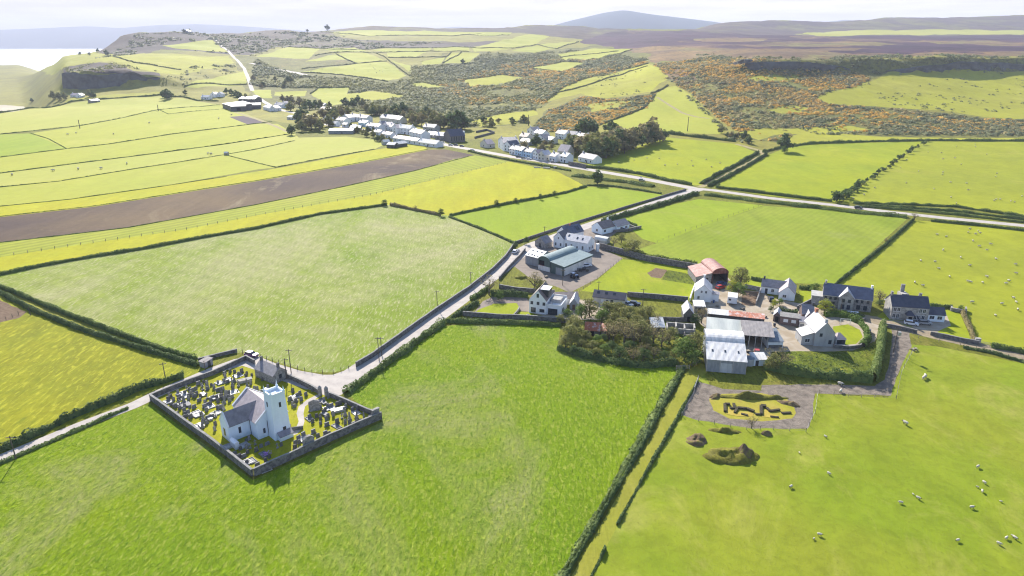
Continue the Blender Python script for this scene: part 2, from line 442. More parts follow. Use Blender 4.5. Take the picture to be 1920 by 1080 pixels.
field_mat('hill_pasture', A(206, 206, 66), A(190, 196, 72), A(214, 210, 92), big=0.006, mid=0.03, fine=0.2, contrast=0.28, bd=0.3, finecol=A(148, 164, 82), fthr=(0.58, 0.75))
field_mat('moor_heather', A(112, 76, 98), A(84, 58, 82), A(176, 142, 116), big=0.0018, mid=0.012, fine=0.08, rot=R(90), stretch=5.0, cpos=(0.54, 0.64), contrast=0.8, bd=1.5)
field_mat('moor_bracken', A(186, 152, 112), A(128, 104, 92), A(176, 172, 108), big=0.004, mid=0.02, fine=0.12, rot=R(90), stretch=4.0, cpos=(0.52, 0.66), contrast=0.5, bd=0.8, finecol=A(96, 84, 72), fthr=(0.52, 0.68))
field_mat('moor_hill', A(130, 112, 108), A(112, 96, 102), A(150, 146, 104), big=0.002, mid=0.01, fine=0.06, rot=R(90), stretch=4.0, cpos=(0.5, 0.64), contrast=0.55, bd=1.0)
field_mat('moor_left', A(116, 100, 92), A(96, 88, 86), A(152, 150, 96), big=0.003, mid=0.018, fine=0.09, rot=R(80), stretch=3.0, cpos=(0.52, 0.66), contrast=0.5, bd=0.8)
field_mat('cliff_ground', A(70, 74, 60), A(84, 84, 74), A(110, 108, 90), big=0.02, mid=0.08, fine=0.3, stretch=1.0, contrast=0.6, bd=1.5)
field_mat('plough', A(104, 86, 86), A(146, 122, 100), A(196, 178, 150), big=0.009, mid=0.12, fine=0.8, rot=R(43), stretch=12.0, cpos=(0.56, 0.72), stripes=(1.6, R(43), 0.25), contrast=0.3, bd=0.3)
field_mat('soil_dark', A(104, 88, 100), A(116, 98, 104), None, big=0.02, mid=0.1, fine=0.8, stretch=8, contrast=0.3, bd=0.2)
plain('asphalt_pale', A(224, 214, 208), A(204, 194, 190), 0.35, 0.85, 0.2, 0.02)
plain('concrete_yard', A(214, 200, 186), A(190, 172, 154), 0.22, 0.9, 0.15, 0.03, thr=(0.4, 0.62))
plain('tarmac_grey', A(172, 158, 150), A(150, 138, 132), 0.2, 0.9, 0.15, 0.04)
plain('gravel_grey', A(176, 162, 152), A(130, 120, 114), 0.5, 0.95, 0.1, 0.25, thr=(0.38, 0.66))
plain('gravel_tan', A(196, 178, 156), A(166, 150, 134), 0.4, 0.95, 0.1, 0.15)
plain('track_earth', A(200, 184, 152), A(176, 168, 110), 0.4, 0.95, 0.1, 0.1)
plain('dirt_brown', A(160, 136, 120), A(132, 108, 96), 0.8, 0.95, 0.1, 0.25)
plain('dig_sand', A(222, 200, 110), A(206, 180, 96), 0.6, 0.95, 0.1, 0.05)
plain('sand_pale', A(236, 226, 206), A(220, 208, 190), 0.02, 0.95, 0.1)
# ---------------------------------------------------------------- ground plan, in photo pixels on the ground; later entries lie over earlier ones
# (object name, material, label, points, jitter)
PLAN = []
def area(name, mat, label, pts, jit=0.0): PLAN.append((name, mat, label, [Vector(p) if len(p) == 3 else G(*p) for p in pts], jit))
def road_area(name, mat, label, pts, width, jit=0.0):
    c = [p if isinstance(p, Vector) else G(*p) for p in pts]
    L = []; Rr = []
    for i, p in enumerate(c):
        wd = width[i] if isinstance(width, (list, tuple)) else width
        d = (c[min(i + 1, len(c) - 1)] - c[max(i - 1, 0)]).to_2d().normalized()
        n = Vector((-d.y, d.x)) * wd / 2
        L.append(Vector((p.x + n.x, p.y + n.y, 0))); Rr.append(Vector((p.x - n.x, p.y - n.y, 0)))
    PLAN.append((name, mat, label, L + Rr[::-1], jit))
# hills and far land
area('hill', 'hill_grass', 'green valley side beyond the village', [(-400, 212), (400, 215), (620, 240), (900, 262), (1180, 262), (1450, 282), (2300, 272), (2300, 125), (1240, 122), (1100, 82), (1060, 52), (600, 56), (330, 100), (200, 100), (100, 106), (-400, 128)], 3)
area('moor', 'moor_left', 'dull purple heath along the headland top', [(185, 97), (207, 82), (225, 69), (250, 61), (340, 60), (480, 58), (600, 57), (640, 70), (700, 75), (860, 80), (950, 76), (880, 88), (700, 92), (600, 90), (520, 88), (470, 104), (430, 102), (300, 92), (240, 104), (205, 104)], 6)
area('moor', 'moor_left', 'heath skyline behind the long green strip field', [(600, 57), (640, 51), (700, 49), (850, 52), (950, 46), (1020, 46), (1100, 50), (1180, 56), (1100, 74), (1000, 64), (700, 62)], 6)
area('moor', 'moor_hill', 'brown and purple hill tops on the skyline', [(1270, 60), (1330, 40), (1440, 36), (1560, 40), (1650, 32), (1780, 32), (1900, 26), (2400, 30), (2400, 66), (1500, 68)], 12)
area('moor', 'moor_heather', 'purple heather moor above the escarpment', [(1085, 80), (1110, 70), (1180, 57), (1300, 57), (1500, 66), (2400, 62), (2400, 100), (1800, 98), (1440, 96), (1300, 100), (1200, 100), (1130, 84)], 12)
area('field', 'grass_far_pale', 'pale strip of pasture below the far hills', [(1490, 64), (1560, 59), (1800, 56), (2400, 56), (2400, 64), (1700, 65), (1552, 68)], 6)
area('moor', 'moor_bracken', 'tan bracken shelf above the dark cliffs', [(1150, 92), (1240, 86), (1440, 91), (1600, 90), (1800, 96), (2400, 92), (2400, 112), (1800, 105), (1640, 108), (1560, 111), (1440, 111), (1340, 108), (1240, 114), (1225, 120)], 7)
area('hill', 'scrub_floor', 'gorse covered scarp below the cliffs', [(1225, 122), (1350, 106), (1440, 111), (1560, 111), (1650, 109), (1780, 106), (2300, 108), (2300, 140), (1800, 132), (1650, 135), (1600, 165), (1530, 182), (1560, 196), (1700, 204), (1850, 222), (2300, 230), (2300, 262), (1480, 268), (1400, 262), (1340, 215), (1290, 170), (1250, 150)], 5)
area('hill', 'scrub_floor', 'bushy valley sides behind the village', [(440, 105), (620, 100), (760, 140), (830, 100), (960, 100), (1120, 84), (1220, 100), (1215, 120), (1090, 150), (1020, 195), (980, 232), (880, 240), (700, 215), (560, 205), (470, 190)], 6)
area('hill', 'scrub_floor', 'gorse spur above the terraced houses', [(1000, 236), (1030, 205), (1090, 180), (1140, 186), (1230, 174), (1215, 200), (1150, 220), (1110, 240), (1090, 250), (1010, 246)], 4)
area('hill', 'hill_pasture', 'grassy coastal slope beyond the crag', [(60, 128), (110, 107), (190, 100), (240, 106), (300, 108), (370, 112), (372, 134), (300, 138), (250, 128), (190, 115), (130, 128), (90, 140)], 5)
area('hill', 'moor_left', 'heathery top of the dark crag', [(118, 131), (160, 120), (190, 117), (215, 121), (250, 133), (300, 137), (300, 142), (240, 140), (180, 136), (120, 140)], 3)
FP = [  # pasture fields on the hillsides
 ('broad green field with cattle specks below the gorse valley', [(565, 135), (620, 125), (670, 119), (725, 116), (762, 142), (727, 152), (680, 144), (620, 137)]),
 ('small wedge field left of the hillside lane', [(572, 115), (630, 102), (650, 112)]),
 ('middle hillside field between two hedges', [(635, 100), (687, 99), (720, 113), (670, 118), (652, 112)]),
 ('sloping field at the head of the valley road', [(480, 106), (540, 88), (600, 91), (580, 110), (540, 109)]),
 ('narrow field under the heath', [(602, 91), (665, 89), (687, 96), (630, 97)]),
 ('thin strip field under the heath, left of the wall', [(695, 94), (810, 90), (805, 96), (725, 97)]),
 ('rounded field below the thin strip', [(725, 99), (800, 97), (780, 107), (727, 107)]),
 ('small square field under the heath', [(812, 90), (880, 89), (880, 96), (815, 96)]),
 ('bright field with a lone tree at its foot', [(845, 99), (900, 99), (880, 117), (830, 119)]),
 ('lower corner field beside the lone tree', [(790, 116), (835, 107), (828, 119), (792, 121)]),
 ('narrow wedge field right of the hillside lane', [(731, 111), (770, 123), (770, 137)]),
 ('long pale strip field across the hill top', [(600, 59), (960, 61), (955, 66), (692, 68), (640, 66)]),
 ('upper field rising towards the skyline', [(885, 89), (960, 73), (992, 64), (1030, 68), (1005, 83), (960, 90), (890, 97)]),
 ('small field beside the valley head scrub', [(960, 95), (1010, 84), (1085, 77), (1042, 91), (1010, 99)]),
 ('banded strip field below the heather', [(1047, 101), (1110, 91), (1185, 92), (1135, 107), (1100, 114), (1055, 113)]),
 ('long field above the orange gorse', [(995, 127), (1055, 116), (1100, 117), (1060, 134), (1010, 133)]),
 ('large bushy slope field under the track', [(1217, 120), (1255, 147), (1232, 160), (1220, 172), (1190, 176), (1135, 185), (1118, 184), (1090, 175), (1022, 192), (1060, 162), (1100, 147), (1185, 125)]),
 ('steep bright field with a farm track', [(1267, 160), (1300, 182), (1320, 205), (1345, 228), (1360, 245), (1350, 252), (1247, 248), (1160, 240), (1122, 232), (1160, 220), (1210, 202), (1232, 175), (1250, 163)]),
 ('small oval field in the scrub', [(762, 160), (792, 155), (840, 164), (812, 167)]),
 ('small field left of the lane hedge', [(470, 168), (507, 168), (510, 184), (485, 184)]),
 ('narrow field between the lane hedge and the wood', [(515, 172), (575, 170), (572, 180), (515, 179)]),
 ('bright field behind the tree clump', [(582, 175), (597, 165), (655, 164), (640, 195), (615, 200)]),
 ('little green plot between village roofs and trees', [(742, 220), (790, 209), (780, 220), (770, 228)]),
 ('scarp pasture dotted with bushes', [(1665, 135), (1750, 131), (1920, 133), (2200, 138), (2200, 226), (1920, 224), (1852, 220), (1765, 207), (1690, 203), (1615, 198), (1535, 182), (1600, 162), (1640, 150)]),
 ('green strip at the foot of the scarp', [(1462, 263), (1500, 250), (1560, 248), (1640, 256), (1760, 258), (2200, 258), (2200, 264), (1750, 266), (1500, 272)]),
 ('hill top field left of the climbing lane', [(305, 85), (400, 75), (428, 99), (410, 97), (325, 90)]),
 ('curved field over the headland', [(214, 107), (270, 100), (372, 106), (428, 105), (440, 118), (372, 131), (300, 118), (228, 126)]),
 ('field beside the climbing lane foot', [(345, 163), (425, 140), (460, 132), (463, 157), (370, 165)]),
 ('coastal field beyond the plateau hedge', [(120, 189), (200, 178), (300, 172), (298, 178), (225, 184), (125, 195)]),
]
GAPS = [('grassy break in the gorse, upper', [(1530, 184), (1560, 170), (1610, 164), (1640, 170), (1620, 186), (1600, 200), (1560, 198)]), ('grassy break in the gorse, middle', [(1440, 205), (1480, 196), (1520, 202), (1500, 212), (1460, 214)]), ('grassy hollow at the foot of the gorse', [(1380, 250), (1440, 240), (1520, 240), (1600, 236), (1640, 244), (1560, 250), (1470, 254), (1420, 262)]), ('grassy shelf under the cliffs', [(1400, 146), (1450, 140), (1520, 142), (1480, 152), (1420, 154)]),
        ('grassy break in the valley thicket, left', [(640, 178), (700, 170), (760, 180), (720, 190), (660, 192)]), ('grassy break in the valley thicket, right', [(870, 150), (940, 140), (990, 146), (940, 160), (880, 164)]), ('green slope above the chapel field', [(880, 228), (940, 214), (1000, 206), (1010, 216), (960, 232), (900, 238)]), ('olive clearing above the terrace gorse', [(1100, 196), (1150, 190), (1190, 188), (1150, 204), (1110, 210)])]
for lb, pts in GAPS: area('hill', 'hill_pasture', lb, pts, 4)
for lb, pts in FP:
    area('field', 'hill_pasture' if 'scarp' in lb or 'bushy' in lb or 'coastal' in lb or 'curved' in lb else 'grass_far', lb, pts, 1.5)
for lb_, q_ in (('tan grass streak in the heather, left part', [(1300, 73), (1380, 71), (1440, 74), (1400, 79), (1320, 78)]), ('long pale grass streak across the heather', [(1400, 84), (1500, 79), (1640, 80), (1700, 83), (1600, 86), (1480, 88)]),
                ('pale streak towards the right of the heather', [(1700, 78), (1800, 76), (1920, 80), (2100, 84), (1900, 86), (1760, 83)]), ('dark heather tongue in the tan shelf', [(1560, 96), (1640, 92), (1760, 93), (1840, 99), (1700, 101), (1600, 101)]), ('small pale gap high in the heather', [(1480, 68), (1540, 67), (1560, 70), (1500, 71)])):
    area('moor', 'moor_heather' if 'dark' in lb_ else 'moor_bracken', lb_, q_, 9)
area('moor', 'moor_bracken', 'bare tan patch on the gorse slope', [(1240, 131), (1275, 128), (1300, 140), (1310, 150), (1290, 158), (1262, 152)], 4)
area('moor', 'moor_bracken', 'bare tan scree patch among gorse', [(1318, 178), (1345, 186), (1370, 186), (1358, 202), (1335, 198)], 3)
area('beach', 'sand_pale', 'pale beach below the plateau', [(-300, 212), (0, 212), (40, 207), (45, 200), (10, 197), (-300, 198)], 3)
# plateau fields
area('field', 'grass_far_pale', 'coastal field below the shore road', [(-400, 214), (0, 213), (120, 197), (225, 185), (300, 179), (370, 190), (412, 196), (297, 206), (235, 220), (150, 236), (0, 252), (-400, 300)])
area('field', 'grass_far', 'field behind the dark barns', [(57, 250), (150, 236), (235, 220), (297, 206), (412, 196), (440, 205), (500, 229), (480, 232), (320, 252), (200, 270), (125, 279)])
area('field', 'grass_green', 'greener corner field on the far left', [(-400, 262), (0, 252), (57, 250), (125, 279), (0, 295), (-400, 345)])
area('field', 'grass_far', 'long field ending at the village wood', [(-400, 345), (0, 295), (125, 279), (207, 270), (320, 252), (480, 232), (520, 232), (552, 250), (425, 270), (275, 290), (140, 307), (0, 325), (-400, 380)])
area('field', 'grass_far_pale', 'narrow field third above the ploughland', [(-400, 380), (0, 325), (140, 307), (275, 290), (425, 270), (552, 250), (560, 258), (480, 281), (422, 290), (250, 317), (0, 351), (-400, 410)])
area('field', 'grass_far', 'field above the ploughland', [(-400, 410), (0, 351), (250, 317), (422, 290), (480, 305), (517, 314), (480, 318), (300, 350), (130, 374), (0, 387), (-400, 436)])
area('field', 'grass_far_pale', 'field at the foot of the village', [(422, 290), (480, 281), (560, 258), (650, 256), (700, 262), (722, 270), (702, 280), (600, 298), (517, 314)])
area('field', 'grass_bright', 'yellow strip along the top of the ploughland', [(-400, 436), (0, 387), (130, 374), (300, 350), (517, 316), (702, 281), (790, 267), (802, 281), (670, 307), (480, 340), (180, 387), (0, 407), (-400, 462)])
area('field', 'plough', 'long brown ploughed strip', [(-400, 462), (0, 407), (180, 387), (480, 340), (670, 307), (802, 281), (835, 280), (890, 291), (850, 299), (775, 321), (640, 351), (480, 384), (240, 427), (0, 455), (-400, 505)])
area('field', 'grass_striped', 'striped green strip below the ploughland', [(-400, 505), (0, 455), (240, 427), (480, 384), (640, 351), (775, 321), (850, 299), (890, 291), (955, 303), (850, 328), (695, 366), (480, 404), (350, 430), (175, 455), (0, 482), (-400, 540)])
area('field', 'grass_bright', 'strong yellow strip above the pale hayfield', [(-400, 540), (0, 482), (175, 455), (350, 430), (480, 404), (695, 366), (728, 384), (600, 402), (480, 429), (385, 445), (270, 467), (175, 482), (80, 499), (0, 516), (-400, 590)])
area('field', 'grass_bright', 'yellow green field beside the village road', [(695, 366), (850, 328), (955, 303), (1060, 325), (1100, 345), (1060, 362), (1010, 372), (960, 381), (843, 405), (770, 392), (728, 384)])
area('field', 'grass_green', 'green field between the village and the side road', [(843, 405), (960, 381), (1010, 372), (1060, 362), (1100, 350), (1150, 352), (1248, 366), (1135, 400), (1010, 440), (965, 455), (905, 430)])
area('field', 'grass_pale', 'large pale hayfield across the road from the church', [(-400, 595), (0, 516), (80, 499), (175, 482), (270, 467), (385, 445), (480, 429), (600, 402), (728, 384), (770, 392), (843, 405), (905, 430), (966, 456), (955, 480), (925, 510), (880, 545), (810, 590), (740, 640), (692, 676), (660, 690), (625, 698), (585, 698), (545, 687), (500, 672), (455, 660), (367, 677), (240, 635), (120, 589), (0, 540), (-400, 420)])
area('field', 'grass_yellow', 'yellow pasture left of the church lane', [(-400, 440), (0, 549), (62, 581), (150, 617), (250, 650), (370, 686), (400, 690), (340, 711), (250, 748), (150, 788), (0, 848), (-500, 1050), (-900, 1050), (-900, 500)])
area('field', 'dirt_brown', 'bare brown gateway corner', [(-200, 500), (0, 563), (52, 584), (35, 595), (0, 606), (-200, 660)], 0.6)
area('path', 'grass_lane', 'grassy lane between two hedges', [(-400, 425), (0, 541), (120, 590), (240, 636), (367, 678), (372, 686), (250, 649), (150, 616), (62, 580), (0, 548), (-400, 436)])
area('field', 'grass_meadow', 'big lush meadow in the foreground', [(-500, 1075), (0, 872), (150, 808), (280, 756), (474, 900), (718, 790), (648, 738), (700, 703), (832, 612), (900, 604), (1050, 612), (1046, 650), (1110, 670), (1190, 684), (1280, 688), (1225, 800), (1150, 925), (1062, 1080), (920, 1400), (-1500, 1400)])
area('field', 'soil_dark', 'dark freshly turned plot near the barns', [(430, 219), (456, 217), (495, 229), (466, 234)])
area('field', 'grass_rough', 'rough roadside bank near the junction', [(1045, 322), (1110, 327), (1200, 342), (1282, 354), (1248, 366), (1150, 352), (1100, 350)], 0.5)
area('field', 'grass_paddock', 'bright green field beside the wood', [(1100, 309), (1150, 288), (1245, 257), (1380, 270), (1425, 288), (1400, 303), (1318, 348), (1290, 347), (1200, 330), (1130, 315)])
area('field', 'grass_paddock', 'field between the hedged track and the bushy hedge', [(1338, 351), (1440, 291), (1470, 278), (1500, 272), (1732, 265), (1622, 340), (1572, 380), (1440, 367)])
area('field', 'grass_sheep', 'sheep field above the upper road', [(1578, 381), (1624, 341), (1734, 265), (2400, 262), (2400, 450), (1920, 405), (1790, 385), (1690, 382)])
area('field', 'grass_rough', 'rippled bank above the upper road', [(1590, 382), (1690, 382), (1790, 386), (1920, 406), (2400, 452), (2400, 480), (1920, 420), (1750, 405)], 0.5)
area('field', 'grass_green', 'corner field below the junction', [(1160, 411), (1250, 386), (1310, 373), (1432, 385), (1335, 418), (1232, 456), (1205, 448)])
area('field', 'grass_mown', 'large mown field behind the farms', [(1232, 456), (1335, 418), (1432, 386), (1560, 394), (1702, 409), (1566, 534), (1430, 528), (1307, 502), (1208, 484), (1200, 466)])
area('field', 'grass_sheep', 'sheep pasture behind the stone farmhouse', [(1714, 413), (1920, 427), (2400, 490), (2400, 770), (1920, 662), (1830, 640), (1800, 580), (1740, 576), (1650, 556), (1566, 536)])
area('field', 'grass_rough', 'farmyard surroundings', [(930, 540), (1000, 505), (1165, 484), (1210, 486), (1307, 503), (1430, 527), (1650, 556), (1800, 580), (1832, 644), (1700, 640), (1690, 700), (1660, 745), (1530, 735), (1500, 805), (1280, 800), (1320, 690), (1280, 688), (1050, 655), (1050, 610), (835, 608), (880, 570)], 0.3)
area('field', 'grass_lawn', 'paddock by the walled plot', [(1165, 486), (1210, 489), (1307, 508), (1302, 562), (1240, 560), (1180, 556), (1090, 545), (1120, 525)])
area('field', 'grass_grazed', 'close cropped sheep pasture in the foreground', [(1700, 645), (1760, 650), (1920, 682), (2500, 800), (2900, 1400), (1010, 1400), (1085, 1080), (1180, 925), (1250, 800), (1300, 712), (1320, 700), (1350, 760), (1510, 806), (1530, 738), (1665, 746), (1690, 690)])
area('path', 'grass_lane', 'grass track between two dark hedges', [(1285, 700), (1235, 800), (1158, 930), (1072, 1080), (930, 1400), (1000, 1400), (1108, 1080), (1190, 925), (1262, 800), (1310, 712), (1335, 690), (1310, 680)])
# farm ground
area('yard', 'tarmac_grey', 'grey tarmac yard by the green barns', [(950, 505), (985, 470), (1050, 438), (1130, 414), (1178, 420), (1120, 462), (1168, 484), (1120, 522), (1070, 548), (1000, 528), (985, 515), (965, 500)])
area('field', 'grass_rough', 'rough plot with a bare tree', [(930, 545), (948, 510), (985, 517), (1070, 548), (1050, 556), (960, 545)], 0.4)
area('garden', 'dirt_brown', 'dug brown garden beds', [(1213, 512), (1230, 502), (1252, 506), (1240, 522), (1222, 520)], 0.3)
area('garden', 'grass_tangle', 'overgrown vegetable garden beside the red barn', [(1252, 506), (1285, 512), (1303, 520), (1302, 534), (1240, 524)], 0.3)
area('path', 'tarmac_grey', 'driveway of the white modern house', [(880, 598), (905, 565), (925, 556), (985, 557), (1000, 570), (998, 585), (975, 583), (970, 569), (925, 569), (895, 590)])
area('lawn', 'grass_lawn', 'neat lawn in front of the white modern house', [(882, 593), (898, 580), (925, 570), (968, 568), (973, 575), (962, 593), (930, 594)])
area('lawn', 'grass_lawn', 'small square lawn beside the white modern house', [(972, 585), (1000, 586), (1002, 596), (968, 596)])
area('yard', 'concrete_yard', 'pale paving around the white modern house', [(990, 585), (1060, 585), (1085, 575), (1060, 560), (1110, 563), (1140, 570), (1150, 600), (1050, 600)])
area('yard', 'concrete_yard', 'pale concrete farmyard between the sheds', [(1297, 592), (1320, 560), (1345, 500), (1390, 545), (1430, 546), (1448, 560), (1510, 572), (1530, 566), (1510, 590), (1455, 590), (1470, 605), (1520, 625), (1500, 650), (1470, 660), (1395, 690), (1400, 640), (1330, 622)], 0.2)
area('yard', 'dirt_brown', 'brown stony pen in the farmyard', [(1392, 545), (1424, 548), (1416, 573), (1390, 572)], 0.2)
area('yard', 'concrete_yard', 'pale drive between the stone houses', [(1455, 560), (1530, 575), (1600, 590), (1660, 595), (1660, 610), (1640, 640), (1600, 657), (1520, 660), (1430, 662), (1395, 690), (1400, 655), (1480, 640), (1500, 610)], 0.1)
area('lawn', 'grass_lawn', 'lawn with small goalposts inside the curved hedge', [(1562, 612), (1590, 608), (1612, 618), (1618, 632), (1605, 645), (1580, 647), (1562, 640)])
area('lawn', 'grass_lawn', 'lawn beside the white bungalow', [(1396, 524), (1438, 530), (1432, 545), (1400, 542)])
area('lawn', 'grass_lawn', 'small lawn right of the white bungalow', [(1498, 545), (1532, 546), (1530, 562), (1505, 568)])
area('garden', 'grass_tangle', 'tangled green plot inside the tall hedges', [(1445, 660), (1500, 658), (1600, 660), (1645, 645), (1642, 710), (1550, 695), (1470, 690)], 0.2)
area('lawn', 'grass_lawn', 'lawn around the stone farmhouse drive', [(1646, 592), (1662, 580), (1700, 580), (1765, 578), (1800, 588), (1822, 638), (1765, 628), (1720, 620), (1650, 608)])
area('yard', 'concrete_yard', 'curved driveway of the stone farmhouse', [(1665, 600), (1705, 602), (1760, 590), (1775, 590), (1783, 610), (1765, 618), (1752, 626), (1718, 622), (1710, 612)])
area('yard', 'gravel_grey', 'grey gravel loop around the dig', [(1310, 716), (1354, 729), (1428, 733), (1527, 734), (1525, 781), (1513, 803), (1411, 803), (1310, 788), (1280, 778), (1303, 725)], 0.25)
area('path', 'gravel_grey', 'gravel track below the tall hedge', [(1428, 722), (1550, 720), (1640, 724), (1658, 712), (1668, 680), (1672, 640), (1672, 618), (1704, 622), (1708, 650), (1692, 680), (1678, 715), (1670, 742), (1625, 740), (1540, 738), (1428, 735)], 0.2)
area('lawn', 'dig_grass', 'oval of rough grass with the excavated dig', [(1330, 748), (1354, 739), (1428, 737), (1470, 745), (1486, 755), (1493, 774), (1486, 785), (1428, 790), (1368, 785), (1337, 769)], 0.15)
area('lawn', 'grass_church', 'churchyard grass', [(285, 750), (462, 677), (590, 730), (712, 785), (477, 892)])
area('path', 'asphalt_pale', 'pale curved path from the gate to the church tower', [(594, 740), (604, 740), (585, 752), (572, 762), (569, 775), (571, 790), (567, 803), (558, 813), (545, 818), (545, 808), (556, 800), (560, 790), (556, 775), (560, 762), (575, 750)])
# roads last
road_area('path', 'track_earth', 'farm track up the steep bright field', [(1232, 182), (1255, 197), (1280, 212), (1305, 219), (1330, 222)], 4)
road_area('road', 'asphalt_pale', 'lane climbing the headland', [(397, 69), (410, 80), (430, 98), (445, 113), (458, 128), (466, 148), (473, 170)], 7)
road_area('road', 'asphalt_pale', 'valley road beyond the village', [(470, 118), (498, 124), (520, 130), (555, 136), (575, 141)], 12)
road_area('road', 'asphalt_pale', 'road past the houses left of the village', [(477, 178), (490, 187), (510, 200), (533, 208), (560, 213), (590, 218)], 7)
road_area('path', 'track_earth', 'farm track from the dark barns', [(440, 210), (465, 218), (495, 228), (515, 236), (540, 247)], 5)
road_area('path', 'track_earth', 'hedged track beside the paddock', [(1312, 351), (1345, 336), (1400, 308), (1432, 290), (1425, 282), (1380, 270)], 4.5)
road_area('road', 'asphalt_pale', 'main road from the village to the junction', [(600, 232), (680, 243), (760, 262), (820, 268), (860, 276), (900, 283), (960, 294), (1020, 303), (1110, 319), (1200, 334), (1300, 353)], [7, 7, 8, 9, 9, 8.5, 8.5, 8.5, 8, 8, 8])
road_area('road', 'asphalt_pale', 'upper road running right from the junction', [(1300, 353), (1340, 357), (1440, 371), (1560, 384), (1665, 397), (1765, 408), (1920, 423), (2100, 443), (2400, 480)], 6.5)
road_area('road', 'asphalt_pale', 'side road past the white houses to the church', [(1310, 354), (1262, 369), (1190, 394), (1130, 414), (1060, 437), (1000, 460), (962, 482), (938, 505), (905, 530), (880, 549), (810, 600), (745, 645), (700, 677), (665, 702), (630, 716), (590, 716), (545, 704), (500, 688), (468, 676), (445, 680), (400, 694), (350, 715), (300, 736), (250, 760), (150, 798), (0, 860), (-300, 985)], [9, 7, 7, 7, 7, 8, 9, 8, 7.5, 7.2, 7.2, 7.2, 7.5, 8.5, 9.5, 9, 7, 6, 7, 6, 4.4, 4.2, 4.2, 4, 4, 4, 4])
area('road', 'asphalt_pale', 'wide pale turning area by the church gate', [(585, 714), (640, 712), (665, 700), (655, 728), (640, 740), (622, 744), (598, 738), (560, 722), (530, 708)])
road_area('road', 'gravel_tan', 'pale farm lane past the stone farmhouse', [(2400, 800), (1920, 670), (1850, 652), (1760, 632), (1700, 617), (1660, 606), (1640, 600), (1610, 592)], [5, 5, 5, 5, 6, 7, 7, 5])
FENCE_SEGS = []
def densify(pts, jit, seed):
    out = []
    n = len(pts)
    for i in range(n):
        a = pts[i]; b = pts[(i + 1) % n]
        L = (b - a).to_2d().length
        ym = max(60.0, 0.5 * (a.y + b.y))
        step = max(5.0, 0.012 * ym) if ym > 600 else 12.0
        if jit: step = min(step, max(1.2, 0.008 * ym))
        k = max(1, int(L / step))
        for j in range(k):
            s = j / k
            p = a.lerp(b, s)
            x, y = p.x, p.y
            if jit:
                jy = jit
                x += jy * 2 * float(vnoise(np.array([x / (6 * jit + 2)]), np.array([y / (6 * jit + 2)]), seed)[0])
                y += jy * 3 * float(vnoise(np.array([x / (6 * jit + 2)]), np.array([y / (6 * jit + 2)]), seed + 9)[0])
            out.append((x, y))
    return out
def inside(c, q):
    ins = np.zeros(len(c), bool)
    x, y = c[:, 0], c[:, 1]
    for j in range(len(q)):
        x1, y1 = q[j]; x2, y2 = q[(j + 1) % len(q)]
        if y1 == y2: continue
        hit = ((y1 > y) != (y2 > y)) & (x < (x2 - x1) * (y - y1) / (y2 - y1) + x1)
        ins ^= hit
    return ins
def build_ground():
    V = []; F = []; ED = []
    for i, (nm, mt, lb, pts, jit) in enumerate(PLAN):
        q = densify(pts, jit, 20 + i)
        F.append(np.array(q)); n0 = len(V); V += q
        ED += [(n0 + j, n0 + (j + 1) % len(q)) for j in range(len(q))]
    # free points: a fan that thins out with distance, far enough round for a look from the side
    Y = 30.0
    while Y < 6800:
        far = Y > 620
        st = 0.010 if far else 0.04
        ts = np.arange(-1.25, 1.2501, 0.0075 if far else 0.05)
        if far:
            ts = np.concatenate([np.arange(-1.25, -0.8, 0.03), np.arange(-0.8, 0.8, 0.0065), np.arange(0.8, 1.26, 0.03)])
        j = nrs.uniform(-0.3, 0.3, len(ts)) * (0.0065 if far else 0.05)
        k = nrs.uniform(-0.3, 0.3, len(ts)) * st
        for t_, dj, dk in zip(ts, j, k):
            yy = Y * (1 + dk)
            V.append(((t_ + dj) * max(yy, 120), yy))
        Y *= 1 + st * (1.0 if Y < 2200 or not far else 1.35)
    V += [(-9000, -400), (9000, -400), (-9000, 6900), (9000, 6900), (0, -400), (-600, -60), (600, -60), (0, -60)]
    vo, eo, fo, ov, oe, of = geometry.delaunay_2d_cdt([Vector(v) for v in V], ED, [], 0, 1e-4)
    P = np.array([(v[0], v[1]) for v in vo])
    Z = H(P[:, 0], P[:, 1])
    Pz = np.column_stack([P, Z])
    T = np.array([f for f in fo])
    ids = np.full(len(T), -1)
    cen = (P[T[:, 0]] + P[T[:, 1]] + P[T[:, 2]]) / 3
    for k, q in enumerate(F):
        ix = np.nonzero((cen[:, 0] > q[:, 0].min()) & (cen[:, 0] < q[:, 0].max()) & (cen[:, 1] > q[:, 1].min()) & (cen[:, 1] < q[:, 1].max()))[0]
        ids[ix[inside(cen[ix], q)]] = k
    # orientation
    a, b, c = P[T[:, 0]], P[T[:, 1]], P[T[:, 2]]
    cr = (b[:, 0] - a[:, 0]) * (c[:, 1] - a[:, 1]) - (b[:, 1] - a[:, 1]) * (c[:, 0] - a[:, 0])
    T[cr < 0] = T[cr < 0][:, ::-1]
    for pid in range(-1, len(PLAN)):
        tt = T[ids == pid]
        if len(tt) == 0: continue
        used, inv = np.unique(tt.ravel(), return_inverse=True)
        nm, mt, lb = ('ground', 'grass_rough', 'rough grass verges and banks') if pid < 0 else PLAN[pid][:3]
        o = np_obj(nm, Pz[used], inv.reshape(-1, 3), MATS[mt], smooth=True)
        tag(o, lb, None, None, 'structure')
    return len(T)
print('ground tris', build_ground())
